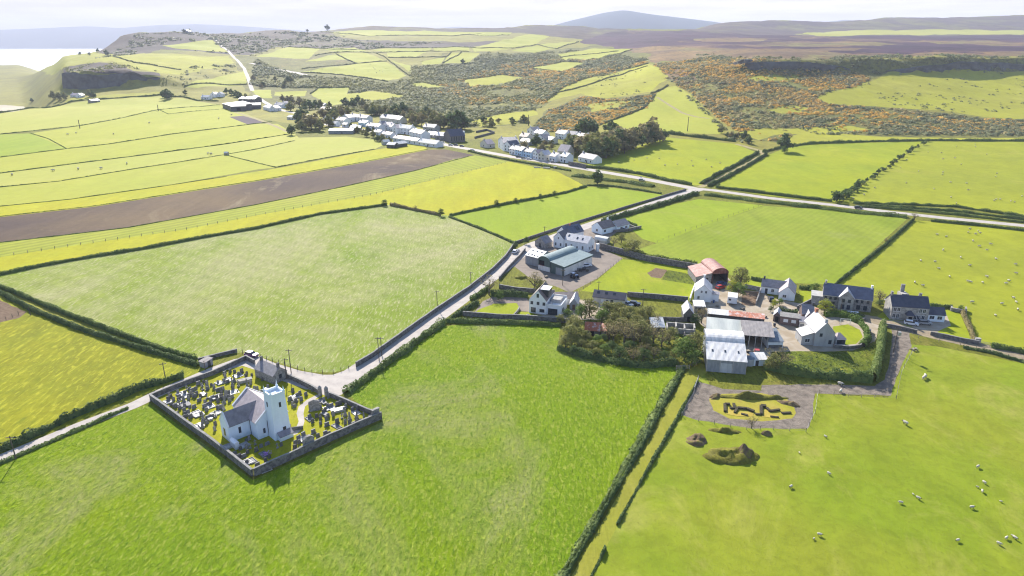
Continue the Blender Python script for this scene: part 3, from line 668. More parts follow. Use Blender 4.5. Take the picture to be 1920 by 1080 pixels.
# sea
ms, t, b = newmat('sea', 0.18, 0.5)
b.inputs['Base Color'].default_value = (0.30, 0.34, 0.40, 1)
b.inputs['Roughness'].default_value = 0.45
bump(t, b, noise(t, mapv(t, pos(t), 0, (1, 0.4, 1)), 0.02, 6), 3.0, 0.6)
sea = mesh_obj('sea', [(-30000, 900, SEA), (30000, 900, SEA), (30000, 32000, SEA), (-30000, 32000, SEA)], [(0, 1, 2, 3)], ms)
tag(sea, 'pale calm sea beyond the headland', None, None, 'structure')
# far land: solid ridges rising out of the distance
def far_ridge(name, label, mat, Y, pts, depth, base, seed):
    xs = []; hs = []
    for px, py in pts:
        xs.append((px - 960) / 1280.0 * math.cos(PITCH) * Y); hs.append(CAMH + Y * slope(py))
    X = np.linspace(xs[0], xs[-1], 160); Hh = np.interp(X, xs, hs)
    kern = np.hanning(9); kern /= kern.sum()
    Hh = np.convolve(np.pad(Hh, 4, mode='edge'), kern, 'valid')
    rows = 17; V = []
    for r in range(rows):
        s = r / (rows - 1) * 2 - 1
        prof = 1 - abs(s) ** 1.7
        for i in range(160):
            yy = Y + s * depth
            zz = base + (Hh[i] - base) * prof
            zz += fbm(np.array([X[i] / 400.0]), np.array([yy / 400.0]), 4, seed)[0] * (Hh[i] - base) * 0.10 * (1 - prof * 0.8)
            V.append((X[i], yy, zz))
    Fq = [(r * 160 + i, r * 160 + i + 1, (r + 1) * 160 + i + 1, (r + 1) * 160 + i) for r in range(rows - 1) for i in range(159)]
    o = np_obj(name, np.array(V), np.array(Fq), MATS[mat], smooth=True)
    return tag(o, label, None, None, 'structure')
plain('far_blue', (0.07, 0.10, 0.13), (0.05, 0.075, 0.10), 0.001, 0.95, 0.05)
far_ridge('mountain', 'broad blue mountain behind the moor', 'far_blue', 8200, [(960, 66), (1035, 48), (1080, 36), (1130, 24), (1165, 19), (1205, 26), (1260, 33), (1320, 40), (1400, 52), (1480, 64)], 1700, 90, 5)
far_ridge('mountain', 'small pale hill beyond the heath skyline', 'far_blue', 11500, [(1480, 50), (1545, 41), (1580, 37), (1620, 42), (1700, 55)], 900, 90, 6)
far_ridge('far_coast', 'pale far coastline across the sea', 'far_blue', 15000, [(-700, 62), (-200, 60), (0, 56), (60, 54), (170, 49), (230, 53), (300, 47), (370, 45), (470, 50), (560, 57), (640, 62)], 2500, SEA - 5, 8)
far_ridge('far_coast', 'faint low land at the skyline', 'far_blue', 15500, [(700, 64), (780, 55), (860, 50), (960, 58)], 1500, SEA - 5, 9)
def build_haze():
    m = bpy.data.materials.new('haze'); m.use_nodes = True
    t = m.node_tree; t.nodes.clear()
    o = t.nodes.new('ShaderNodeOutputMaterial'); v = t.nodes.new('ShaderNodeVolumePrincipled')
    v.inputs['Color'].default_value = (0.80, 0.84, 1.0, 1)
    v.inputs['Density'].default_value = 0.000085
    v.inputs['Anisotropy'].default_value = 0.0
    t.links.new(v.outputs[0], o.inputs['Volume'])
    q = MB().box(-31000, -1500, -100, 31000, 18500, 520).build('haze', m)
    tag(q, 'thin sunlit haze over land and sea', None, None, 'stuff')
build_haze()
# ---------------------------------------------------------------- building materials
def slate(name, a, b, sc=1.0, rough=0.55, rows=3.2):
    m, t, bs = newmat(name, rough, 0.35)
    p = N(t, 'ShaderNodeTexCoord').outputs['Object']
    f = noise(t, p, 0.8 * sc, 5, 0.65)
    col = ramp(t, f, [(0.38, a), (0.64, b)])
    wv = N(t, 'ShaderNodeTexWave'); wv.bands_direction = 'Z'
    wv.inputs['Scale'].default_value = rows; wv.inputs['Distortion'].default_value = 0.3
    t.links.new(p, wv.inputs['Vector'])
    col = mix(t, 0.35, col, ramp(t, wv.outputs['Fac'], [(0.0, 0.5), (0.35, 1.0)]), 'MULTIPLY')
    t.links.new(col, bs.inputs['Base Color']); bump(t, bs, wv.outputs['Fac'], 0.03)
    MATS[name] = m
def sheet(name, a, b, rough=0.5, pitch=6.0, axis='X', spec=0.4, stain=None, metal=0.0):
    """profiled metal or cement sheeting: ribs down the slope, weather streaks"""
    m, t, bs = newmat(name, rough, spec)
    bs.inputs['Metallic'].default_value = metal
    p = N(t, 'ShaderNodeTexCoord').outputs['Object']
    f = noise(t, mapv(t, p, 0, (1.2, 0.25, 0.25) if axis == 'X' else (0.25, 1.2, 0.25)), 1.2, 5, 0.7)
    col = ramp(t, f, [(0.4, a), (0.62, b)])
    if stain: col = mix(t, ramp(t, noise(t, p, 0.7, 6, 0.75), [(0.5, 0.0), (0.6, 1.0)]), col, stain)
    wv = N(t, 'ShaderNodeTexWave'); wv.bands_direction = axis
    wv.inputs['Scale'].default_value = pitch * 0.16
    t.links.new(p, wv.inputs['Vector'])
    col = mix(t, 0.22, col, ramp(t, wv.outputs['Fac'], [(0.2, 0.55), (0.6, 1.0)]), 'MULTIPLY')
    t.links.new(col, bs.inputs['Base Color']); bump(t, bs, wv.outputs['Fac'], 0.05)
    MATS[name] = m
def render_wall(name, a, stain, sc=0.5):
    m, t, bs = newmat(name, 0.85, 0.15)
    p = N(t, 'ShaderNodeTexCoord').outputs['Object']
    f = noise(t, mapv(t, p, 0, (1, 1, 0.3)), sc, 6, 0.7)
    t.links.new(ramp(t, f, [(0.42, a), (0.72, stain)]), bs.inputs['Base Color'])
    bump(t, bs, noise(t, p, 6.0, 3), 0.02)
    MATS[name] = m
render_wall('white_paint', (0.78, 0.79, 0.80), (0.66, 0.67, 0.68))
render_wall('lime_white', (0.74, 0.82, 0.89), (0.64, 0.72, 0.79), 0.35)  # white paint with the blue of skylit shade put into its colour
render_wall('cream_wall', (0.66, 0.62, 0.54), (0.52, 0.49, 0.43))
render_wall('grey_render', (0.40, 0.40, 0.40), (0.29, 0.29, 0.29))
render_wall('pale_blue_wall', (0.50, 0.66, 0.80), (0.44, 0.58, 0.70))
render_wall('block_wall', (0.30, 0.30, 0.31), (0.21, 0.21, 0.22))
plain('rubble', (0.33, 0.315, 0.30), (0.17, 0.16, 0.155), 1.6, 0.9, 0.15, 0.05, thr=(0.4, 0.62), obj=True)
plain('rubble_dark', (0.17, 0.165, 0.16), (0.10, 0.097, 0.095), 1.6, 0.9, 0.15, 0.05, thr=(0.4, 0.62), obj=True)
plain('brick_brown', (0.20, 0.145, 0.13), (0.14, 0.105, 0.10), 2.0, 0.9, 0.1, 0.03, obj=True)
slate('slate_grey', (0.27, 0.255, 0.275), (0.19, 0.18, 0.20))
slate('slate_lilac', (0.42, 0.35, 0.36), (0.31, 0.26, 0.28))
slate('slate_dark', (0.075, 0.08, 0.11), (0.05, 0.055, 0.08), rough=0.4)
slate('slate_blue', (0.10, 0.12, 0.18), (0.07, 0.085, 0.13), rough=0.4)
slate('slate_pale', (0.56, 0.55, 0.57), (0.44, 0.43, 0.46), rough=0.5)
slate('slate_brown', (0.25, 0.20, 0.185), (0.17, 0.14, 0.135))
slate('tile_brown', (0.24, 0.16, 0.13), (0.16, 0.11, 0.10))
sheet('sheet_white', (0.70, 0.69, 0.67), (0.52, 0.51, 0.50), 0.6, spec=0.25)
sheet('sheet_pale', (0.52, 0.54, 0.55), (0.42, 0.44, 0.45), 0.5)
sheet('sheet_greenish', (0.42, 0.45, 0.42), (0.36, 0.39, 0.37), 0.6)
sheet('sheet_brown', (0.32, 0.29, 0.28), (0.22, 0.20, 0.195), 0.8)
sheet('sheet_green', (0.07, 0.12, 0.115), (0.05, 0.09, 0.09), 0.45)
sheet('sheet_green_roof', (0.17, 0.24, 0.245), (0.12, 0.18, 0.185), 0.4)
sheet('sheet_blue', (0.16, 0.20, 0.24), (0.11, 0.14, 0.17), 0.4)
sheet('sheet_grey_wall', (0.30, 0.32, 0.34), (0.22, 0.24, 0.26), 0.6)
sheet('sheet_rust', (0.30, 0.10, 0.075), (0.20, 0.07, 0.055), 0.6, stain=(0.30, 0.17, 0.15))
sheet('sheet_rust_strong', (0.50, 0.15, 0.07), (0.34, 0.11, 0.06), 0.7, axis='X', stain=(0.55, 0.45, 0.42))
sheet('sheet_dark_wall', (0.07, 0.075, 0.085), (0.045, 0.05, 0.06), 0.5)
plain('concrete', (0.42, 0.41, 0.39), (0.32, 0.31, 0.30), 0.8, 0.9, 0.1, obj=True)
plain('white_trim', (0.76, 0.76, 0.76), (0.7, 0.7, 0.7), 1.0, 0.5, 0.3, obj=True)
plain('dark_hole', (0.015, 0.016, 0.02), (0.02, 0.02, 0.024), 1.0, 0.9, 0.05, obj=True)  # near-black colour stands for the shade inside doorways and open bays
plain('dark_paint', (0.05, 0.055, 0.06), (0.035, 0.04, 0.045), 1.0, 0.5, 0.3, obj=True)
plain('terracotta', (0.45, 0.20, 0.12), (0.34, 0.15, 0.10), 3.0, 0.8, 0.1, obj=True)
plain('wood_brown', (0.22, 0.14, 0.09), (0.16, 0.10, 0.07), 2.0, 0.7, 0.2, obj=True)
mg, t_, b_ = newmat('glass', 0.08, 0.6)
b_.inputs['Base Color'].default_value = (0.035, 0.045, 0.06, 1)
MATS['glass'] = mg
mg, t_, b_ = newmat('solar_glass', 0.12, 0.6)
b_.inputs['Base Color'].default_value = (0.02, 0.03, 0.07, 1)
MATS['solar'] = mg
def paint(name, c, rough=0.3, metal=0.0):
    m, t, b = newmat(name, rough, 0.5)
    b.inputs['Base Color'].default_value = (*c, 1); b.inputs['Metallic'].default_value = metal
    MATS[name] = m
paint('car_white', (0.75, 0.76, 0.78)); paint('car_dark', (0.03, 0.035, 0.05)); paint('car_maroon', (0.14, 0.03, 0.16)); paint('car_silver', (0.42, 0.44, 0.47), 0.3, 0.5); paint('car_blue', (0.05, 0.10, 0.22)); paint('car_red', (0.4, 0.04, 0.03))
paint('tyre', (0.02, 0.02, 0.02), 0.9); paint('rim', (0.4, 0.4, 0.42), 0.4, 0.6); paint('lamp_glass', (0.7, 0.7, 0.68), 0.2)
# ---------------------------------------------------------------- foliage, hedges, walls, fences
def leaf_mat(name, a, b, c=None, scale=0.35, rough=0.75):
    g_ = 1.35 if ('gorse' in name or 'scrub' in name) else 1.15
    a, b = tuple(v * g_ for v in a), tuple(v * g_ for v in b)
    m, t, bs = newmat(name, rough, 0.12)
    p = pos(t)
    col = mix(t, ramp(t, noise(t, p, scale, 4, 0.65), [(0.4, 0.0), (0.62, 1.0)]), a, b)
    if c is not None:
        col = mix(t, ramp(t, noise(t, p, scale * 2.3, 3, 0.6), [(0.55, 0.0), (0.68, 1.0)]), col, c)
    # thin leaves let some light through
    tr = N(t, 'ShaderNodeBsdfTranslucent'); t.links.new(col, tr.inputs[0])
    ms_ = N(t, 'ShaderNodeMixShader'); ms_.inputs[0].default_value = 0.28
    t.links.new(col, bs.inputs['Base Color'])
    out = t.nodes['Material Output']
    t.links.new(bs.outputs[0], ms_.inputs[1]); t.links.new(tr.outputs[0], ms_.inputs[2]); t.links.new(ms_.outputs[0], out.inputs['Surface'])
    MATS[name] = m
leaf_mat('leaf_olive', (0.17, 0.18, 0.055), (0.26, 0.25, 0.085), (0.12, 0.13, 0.045))
leaf_mat('leaf_green', (0.094, 0.156, 0.031), (0.163, 0.225, 0.050), (0.056, 0.100, 0.025))
leaf_mat('leaf_dark', (0.068, 0.111, 0.037), (0.119, 0.162, 0.051), (0.043, 0.076, 0.031))
leaf_mat('leaf_brown', (0.22, 0.185, 0.085), (0.29, 0.245, 0.11), (0.17, 0.18, 0.065))
leaf_mat('leaf_yellow', (0.330, 0.330, 0.039), (0.242, 0.286, 0.044), (0.396, 0.363, 0.066))
leaf_mat('leaf_hedge', (0.098, 0.150, 0.046), (0.169, 0.215, 0.058), (0.065, 0.098, 0.033), 0.5)
leaf_mat('leaf_bank', (0.132, 0.187, 0.050), (0.198, 0.242, 0.066), (0.077, 0.110, 0.039), 0.4)
leaf_mat('gorse_bloom', (0.46, 0.27, 0.055), (0.56, 0.34, 0.06), (0.22, 0.19, 0.06), 0.08)
leaf_mat('gorse_green', (0.24, 0.20, 0.08), (0.30, 0.24, 0.10), (0.17, 0.18, 0.07), 0.06)
leaf_mat('scrub_dark', (0.120, 0.136, 0.064), (0.176, 0.184, 0.080), (0.096, 0.112, 0.056), 0.05)
plain('bark', (0.11, 0.09, 0.07), (0.19, 0.165, 0.14), 1.5, 0.9, 0.1, 0.02)
plain('wood_post', (0.22, 0.19, 0.15), (0.32, 0.28, 0.22), 3.0, 0.85, 0.1)
plain('wood_dark', (0.10, 0.085, 0.07), (0.15, 0.13, 0.11), 3.0, 0.85, 0.1)
plain('stone_wall', (0.20, 0.19, 0.185), (0.10, 0.095, 0.09), 1.3, 0.9, 0.15, 0.08, thr=(0.42, 0.6))
plain('stone_pale', (0.40, 0.38, 0.35), (0.22, 0.21, 0.195), 1.1, 0.9, 0.15, 0.06)
plain('cap_stone', (0.26, 0.25, 0.24), (0.17, 0.165, 0.16), 1.0, 0.9, 0.15, 0.03)
def leaf_quads(C, S, Nr, rs, tilt=0.7):
    """square leaf-clump faces at C (n,3), size S (n), facing Nr (n,3) loosely"""
    n = len(C)
    d = Nr + rs.normal(0, tilt, (n, 3)); d /= np.linalg.norm(d, axis=1)[:, None] + 1e-9
    r = rs.normal(0, 1, (n, 3)); u = np.cross(d, r); u /= np.linalg.norm(u, axis=1)[:, None] + 1e-9
    v = np.cross(d, u)
    u = u * S[:, None]; v = v * (S * rs.uniform(0.55, 1.0, n))[:, None]
    bend = d * (S * 0.25)[:, None]
    V = np.stack([C - u, C - v * 0.9 - bend, C + u, C + v * 0.9 - bend], 1).reshape(-1, 3)
    Q = np.arange(4 * n).reshape(n, 4)
    return V, Q
def blob_quads(rs, n, lobes, size):
    """faces spread over the outer shells of lobes [(x,y,z,rx,ry,rz)...]"""
    L = np.array(lobes, float)
    wt = (L[:, 3] * L[:, 4]); wt /= wt.sum()
    k = rs.choice(len(L), n, p=wt)
    d = rs.normal(0, 1, (n, 3)); d /= np.linalg.norm(d, axis=1)[:, None]
    d[:, 2] = np.where(d[:, 2] < -0.35, -d[:, 2], d[:, 2])
    r = rs.uniform(0.72, 1.06, n)
    C = L[k, :3] + d * L[k, 3:6] * r[:, None]
    return leaf_quads(C, size * rs.uniform(0.6, 1.3, n), d, rs)
def tree_proto(name, kind, seed):
    """unit-height tree at the origin: trunk with limbs, crown of many leaf-clump faces"""
    rs = np.random.RandomState(seed); rr = random.Random(seed)
    root = empty(name)
    lob = []
    tr = MB()
    if kind in ('round', 'olive', 'yellow', 'dark', 'bare', 'far', 'fardark', 'farbrown'):
        bz = 0.30 if kind in ('round', 'olive', 'yellow') else 0.24
        far = kind.startswith('far')
        nl = 13
        for i in range(nl):
            a = rr.uniform(0, 6.283); q = rr.uniform(0.1, 0.34) * (0.7 if i > 8 else 1)
            z = rr.uniform(0.34, 0.82) - q * 0.25 - (0.12 if far else 0)
            r = rr.uniform(0.13, 0.21)
            lob.append((q * math.cos(a), q * math.sin(a), z, r, r, r * 0.85))
        if kind in ('round', 'olive', 'yellow', 'dark'):
            for i in range(6):
                a = i * 1.05 + rr.uniform(-.3, .3); lob.append((0.24 * math.cos(a), 0.24 * math.sin(a), rr.uniform(0.2, 0.36), 0.15, 0.15, 0.15))
        lob.append((0, 0, 0.82, 0.15, 0.15, 0.16)); lob.append((0.03, 0.02, 0.6, 0.22, 0.22, 0.2))
        tr.tube((0, 0, -0.03), (0.01, 0.0, bz), 0.035, 0.026, 7)
        tr.tube((0.01, 0, bz), (0.02, 0.01, 0.72), 0.026, 0.008, 6)
        for l in lob[:9]:
            tr.tube((0.01, 0, rr.uniform(bz * 0.8, 0.45)), (l[0] * 0.95, l[1] * 0.95, l[2]), 0.016, 0.004, 5)
            if kind in ('bare',):
                for _ in range(5):
                    tr.tube((l[0] * 0.6, l[1] * 0.6, l[2] * 0.85), (l[0] * 1.2 + rr.uniform(-.12, .12), l[1] * 1.2 + rr.uniform(-.12, .12), l[2] + rr.uniform(0.0, .2)), 0.006, 0.0015, 4)
        nq = {'bare': 420, 'far': 640, 'fardark': 640, 'farbrown': 560}.get(kind, 1500)
        sz = 0.028 if not far else 0.072
        if kind == 'bare': sz = 0.022
        mt = {'round': 'leaf_green', 'olive': 'leaf_olive', 'yellow': 'leaf_yellow', 'dark': 'leaf_dark', 'bare': 'leaf_brown', 'far': 'leaf_olive', 'fardark': 'leaf_dark', 'farbrown': 'leaf_brown'}[kind]
    elif kind in ('bush', 'bushdark', 'farbush'):
        for i in range(9):
            a = rr.uniform(0, 6.283); q = rr.uniform(0.1, 0.5)
            r = rr.uniform(0.22, 0.4)
            lob.append((q * math.cos(a), q * math.sin(a), rr.uniform(0.15, 0.62), r, r, r * 0.9))
        tr.tube((0, 0, -0.05), (0, 0, 0.4), 0.05, 0.03, 6)
        for l in lob[:5]: tr.tube((0, 0, 0.1), (l[0], l[1], l[2]), 0.025, 0.008, 5)
        nq = 900 if kind != 'farbush' else 160
        sz = 0.06 if kind != 'farbush' else 0.13
        mt = {'bush': 'leaf_green', 'bushdark': 'leaf_dark', 'farbush': 'leaf_dark'}[kind]
    elif kind == 'conifer':
        for i in range(22):
            z = 0.12 + 0.82 * i / 21; w_ = 0.30 * (1 - (z - 0.1)) ** 0.8 + 0.02
            a = i * 2.4
            lob.append((w_ * 0.4 * math.cos(a), w_ * 0.4 * math.sin(a), z, w_ * 0.75, w_ * 0.75, 0.06))
        tr.tube((0, 0, -0.03), (0, 0, 0.95), 0.03, 0.006, 6)
        nq = 700; sz = 0.035; mt = 'leaf_dark'
    V, Q = blob_quads(rs, nq, lob, sz)
    tr.build('trunk', MATS['bark'], root)
    np_obj('crown', V, Q, MATS[mt], root)
    KIDS[root.name] = list(root.children)
    root['proto'] = 1
    return root
PROTO = {}
PFIRST = {}
def plant(kind, p, h, label, group=None, name='tree', cat='tree', spread=1.0, var=None):
    var = rnd.randint(0, 2) if var is None else var
    key = (kind, var, name)
    if key not in PROTO:
        PROTO[key] = tree_proto(name, kind, hash_seed(kind, var)); first = True
    else: first = False
    pr = PROTO[key]
    o = pr if first else copy_tree(pr)
    for k in list(o.keys()): del o[k]
    o.location = (p.x, p.y, p.z - 0.05 * h * 0.3)
    o.rotation_euler = (0, 0, rnd.uniform(0, 6.28))
    o.scale = (h * spread * rnd.uniform(0.92, 1.08), h * spread * rnd.uniform(0.92, 1.08), h)
    return tag(o, label, cat, group)
def hash_seed(k, v): return (sum(ord(c) * (i + 3) for i, c in enumerate(k)) * 7 + v * 131) % 100000
def along(P, step):
    """points every ~step metres along a polyline of Vectors -> arrays pos (n,2), normal (n,2)"""
    out = []; nn = []
    for a, b in zip(P[:-1], P[1:]):
        L = (b - a).to_2d().length; k = max(1, int(L / step)); d = (b - a).to_2d().normalized()
        for i in range(k):
            s = i / k; out.append((a.x + (b.x - a.x) * s, a.y + (b.y - a.y) * s)); nn.append((-d.y, d.x))
    out.append((P[-1].x, P[-1].y)); nn.append(nn[-1])
    return np.array(out), np.array(nn)
def hedge(label, pts, h=1.4, w=1.4, mat='leaf_hedge', name='hedge', cat='hedge', gap=0.0, group=None, dens=1.0, ragged=0.45):
    P = [p if isinstance(p, Vector) else G(*p) for p in pts]
    Y = sum(p.y for p in P) / len(P)
    ls = max(0.25, Y / 1500.0)            # leaf-clump face size grows for far hedges
    rs = np.random.RandomState(int(abs(P[0].x * 13 + P[0].y * 7)) % 99991)
    c, nrm = along(P, max(0.6, Y / 400.0))
    # solid heart
    z = H(c[:, 0], c[:, 1])
    hv = h * (1 + ragged * fbm(c[:, 0] / (1.9 + Y / 220), c[:, 1] / (1.9 + Y / 220), 3, 5))
    wv = np.clip(0.85 + ragged * 1.3 * fbm(c[:, 0] / 5.0, c[:, 1] / 5.0, 3, 15), 0.45, 1.6)
    if gap: hv = np.where(vnoise(c[:, 0] / 9.0, c[:, 1] / 9.0, 77) < gap - 0.5, 0.12, hv)
    sec = [(-0.42, -0.2), (-0.36, 0.62), (0.0, 0.82), (0.36, 0.62), (0.42, -0.2)]
    V = []
    for k in range(len(c)):
        for (u, q) in sec:
            V.append((c[k, 0] + nrm[k, 0] * u * w * wv[k], c[k, 1] + nrm[k, 1] * u * w * wv[k], z[k] + q * hv[k] * 0.92))
    V = np.array(V); m = len(sec)
    Q = [(k * m + i, k * m + i + 1, (k + 1) * m + i + 1, (k + 1) * m + i) for k in range(len(c) - 1) for i in range(m - 1)]
    # leaves
    L = sum((b - a).to_2d().length for a, b in zip(P[:-1], P[1:]))
    n = int(min(14000, dens * L * (2 * h + w) / (ls * ls * 1.6)))
    seglen = np.array([(b - a).to_2d().length for a, b in zip(P[:-1], P[1:])]); cs = np.concatenate([[0], np.cumsum(seglen)])
    s = rs.uniform(0, cs[-1], n); i = np.clip(np.searchsorted(cs, s) - 1, 0, len(seglen) - 1); f = (s - cs[i]) / seglen[i]
    PP = np.array([(p.x, p.y) for p in P]); dd = (PP[i + 1] - PP[i]) / seglen[i][:, None]
    th = rs.uniform(0, math.pi, n)
    off = np.cos(th) * w * 0.52 * rs.uniform(0.85, 1.12, n); up = np.sin(th) ** 0.7
    xy = PP[i] + (PP[i + 1] - PP[i]) * f[:, None] + np.column_stack([-dd[:, 1], dd[:, 0]]) * off[:, None]
    xy = xy + np.column_stack([-dd[:, 1], dd[:, 0]]) * (off * (np.clip(0.85 + ragged * 1.3 * fbm(xy[:, 0] / 5.0, xy[:, 1] / 5.0, 3, 15), 0.45, 1.6) - 1))[:, None]
    hh = h * (1 + ragged * fbm(xy[:, 0] / (1.9 + Y / 220), xy[:, 1] / (1.9 + Y / 220), 3, 5))
    if gap: hh = np.where(vnoise(xy[:, 0] / 9.0, xy[:, 1] / 9.0, 77) < gap - 0.5, 0.15, hh)
    zz = H(xy[:, 0], xy[:, 1]) + up * hh * rs.uniform(0.86, 1.12, n)
    nr = np.column_stack([-dd[:, 1] * np.cos(th), dd[:, 0] * np.cos(th), up])
    V2, Q2 = leaf_quads(np.column_stack([xy, zz]), ls * rs.uniform(0.6, 1.3, n), nr, rs, 0.5)
    VV = np.vstack([V, V2]); QQ = np.vstack([np.array(Q), Q2 + len(V)])
    o = np_obj(name, VV, QQ, MATS[mat])
    return tag(o, label, cat, group)
def wall(label, pts, h=1.2, w=0.5, mat='stone_wall', cap='cap_stone', name='stone_wall', cat='wall', rag=0.08, group=None, closed=False, z0=None):
    w = w * 0.78
    P = [p if isinstance(p, Vector) else G(*p) for p in pts]
    if closed: P = P + [P[0]]
    Y = sum(p.y for p in P) / len(P)
    c, nrm = along(P, max(2.0, Y / 150.0))
    z = H(c[:, 0], c[:, 1])
    body = MB(); cp = MB()
    n = len(c)
    hv = h * (1 + rag * fbm(c[:, 0] / 4.0, c[:, 1] / 4.0, 2, 8))
    # mitre the normals
    nn = nrm.copy()
    for k in range(1, n - 1):
        q = nrm[k - 1] + nrm[k]; q = q / (np.linalg.norm(q) + 1e-9); nn[k] = q / max(0.5, float(q @ nrm[k]))
    def strip(mb, hw, za, zb):
        V = []
        for k in range(n):
            for sx, zz in ((-hw, za[k]), (-hw, zb[k]), (hw, zb[k]), (hw, za[k])):
                V.append((c[k, 0] + nn[k, 0] * sx, c[k, 1] + nn[k, 1] * sx, zz))
        F = [(k * 4 + i, k * 4 + i + 1, k * 4 + i + 5, k * 4 + i + 4) for k in range(n - 1) for i in range(3)]
        F += [(0, 1, 2, 3), tuple((n - 1) * 4 + i for i in (3, 2, 1, 0))]
        mb.poly(V, F)
    strip(body, w / 2, z - 0.4, z + hv)
    if cap and Y < 420:
        root = empty(name, (P[0].x, P[0].y, P[0].z), 0, label, cat, group)
        strip(cp, w / 2 + 0.05, z + hv - 0.003, z + hv + 0.13)
        for mb in (body, cp): mb.v = [(x - P[0].x, y - P[0].y, q - P[0].z) for x, y, q in mb.v]
        body.build('wall_body', MATS[mat], root); cp.build('coping', MATS[cap], root)
        return root
    return tag(body.build(name, MATS[mat]), label, cat, group)
def fence(label, pts, step=3.0, h=1.15, rails=3, mat='wood_post', parts=False, name='fence', cat='fence', rw=0.012, pw=0.06, group=None):
    P = [p if isinstance(p, Vector) else G(*p) for p in pts]
    c, nrm = along(P, step)
    z = H(c[:, 0], c[:, 1])
    o0 = Vector((P[0].x, P[0].y, P[0].z))
    root = empty(name, o0, 0, label, cat, group) if parts else None
    mb = MB(); wr = MB(); pm = None
    for k in range(len(c)):
        if parts and k < 95:
            if pm is None:
                po = MB().box(-pw, -pw, -0.2, pw, pw, h).build('post', MATS[mat], root); pm = po
            else:
                po = pm.copy(); COL.objects.link(po)
            po.location = (c[k, 0] - o0.x, c[k, 1] - o0.y, z[k] - o0.z)
            po.rotation_euler = (rnd.uniform(-.05, .05), rnd.uniform(-.05, .05), math.atan2(nrm[k, 1], nrm[k, 0]))
        else:
            mb.box(c[k, 0] - pw, c[k, 1] - pw, z[k] - 0.2, c[k, 0] + pw, c[k, 1] + pw, z[k] + h * rnd.uniform(0.85, 1.1))
    for k in range(len(c) - 1):
        for r in range(rails):
            q = h * (0.9 - 0.3 * r)
            wr.tube((c[k, 0], c[k, 1], z[k] + q), (c[k + 1, 0], c[k + 1, 1], z[k + 1] + q), rw, rw, 4)
    if parts:
        wr.v = [(x - o0.x, y - o0.y, q - o0.z) for x, y, q in wr.v]
        wr.build('wires', MATS['metal_grey'], root)
        return root
    b = len(mb.v); mb.v += wr.v; mb.f += [tuple(i + b for i in f) for f in wr.f]
    return tag(mb.build(name, MATS[mat]), label, cat, group)
GP_ = [p for l, p in GAPS]
def scatter(name, label, poly, n_area, size, mat, thr=0.0, nscale=60.0, seed=1, quads=14, hfac=0.8, kind='stuff', maxn=14000, exclude=None):
    """a mass of bushes nobody could count, spread over a region of ground"""
    q = np.array([(G(*p).x, G(*p).y) for p in poly])
    rs = np.random.RandomState(seed)
    x0, y0 = q.min(0); x1, y1 = q.max(0)
    n = int(min(maxn * 6, (x1 - x0) * (y1 - y0) / n_area))
    c = np.column_stack([rs.uniform(x0, x1, n), rs.uniform(y0, y1, n)])
    c = c[inside(c, q)]
    if exclude:
        for e in exclude:
            qe = np.array([(G(*p).x, G(*p).y) for p in e]); c = c[~inside(c, qe)]
    for e in GP_:
        qe = np.array([(G(*p).x, G(*p).y) for p in e]); c = c[~inside(c, qe) | (rs.uniform(0, 1, len(c)) < 0.12)]
    f = fbm(c[:, 0] / nscale, c[:, 1] / nscale, 4, seed) + 0.12 * rs.normal(0, 1, len(c))
    c = c[f > thr][:maxn]
    if len(c) == 0: return None
    z = H(c[:, 0], c[:, 1])
    s = size * rs.uniform(0.5, 1.35, len(c)) * (0.75 + 0.25 * c[:, 1] / 1000.0)
    d = rs.normal(0, 1, (len(c), quads, 3)); d /= np.linalg.norm(d, axis=2)[:, :, None]
    d[:, :, 2] = np.abs(d[:, :, 2])
    dn = d + np.array([0, 0.0, 0.75])
    cen = np.column_stack([c, z])[:, None, :] + d * (s[:, None] * rs.uniform(0.75, 1.05, (len(c), quads)))[:, :, None] * np.array([1, 1, hfac])
    V, Q = leaf_quads(cen.reshape(-1, 3), np.repeat(s, quads) * 0.42 * rs.uniform(0.7, 1.2, len(c) * quads), dn.reshape(-1, 3), rs, 0.3)
    o = np_obj(name, V, Q, MATS[mat])
    return tag(o, label, None, None, kind)
plain('metal_grey', (0.35, 0.36, 0.37), (0.28, 0.29, 0.3), 1.0, 0.5, 0.4, metal=0.4)
# ---- masses of gorse and scrub on the hills
GORSE = [(1225, 122), (1350, 106), (1440, 113), (1560, 133), (1650, 136), (1600, 165), (1530, 182), (1550, 196), (1700, 206), (1850, 224), (2200, 230), (2200, 252), (1700, 250), (1560, 246), (1500, 250), (1450, 266), (1400, 262), (1340, 215), (1290, 170), (1250, 150)]
scatter('gorse', 'orange flowering gorse over the scarp below the cliffs', GORSE, 20, 2.6, 'gorse_bloom', 0.02, 55, 3, quads=14)
scatter('gorse', 'brownish green gorse bushes over the scarp', GORSE, 26, 2.8, 'gorse_green', 0.0, 50, 5, quads=12)
scatter('scrub', 'dark scrub among the gorse on the scarp', GORSE, 34, 3.2, 'scrub_dark', 0.06, 45, 8, quads=14)
SPUR = [(1000, 236), (1030, 207), (1090, 182), (1140, 188), (1232, 176), (1213, 203), (1160, 220), (1118, 238), (1090, 250), (1010, 246)]
scatter('gorse', 'orange gorse on the spur above the terraced houses', SPUR, 20, 2.2, 'gorse_bloom', -0.02, 50, 11)
scatter('scrub', 'dark bushes on the spur above the terraced houses', SPUR, 22, 2.6, 'scrub_dark', 0.05, 35, 12)
VAL = [(480, 112), (560, 142), (620, 146), (680, 150), (728, 158), (765, 148), (775, 125), (840, 122), (885, 118), (905, 100), (960, 100), (1120, 92), (1215, 112), (1185, 126), (1100, 148), (1060, 164), (1020, 192), (985, 230), (900, 242), (860, 236), (800, 224), (700, 210), (660, 208), (655, 164), (560, 165), (470, 160)]
EX = [p for l, p in FP + GAPS]
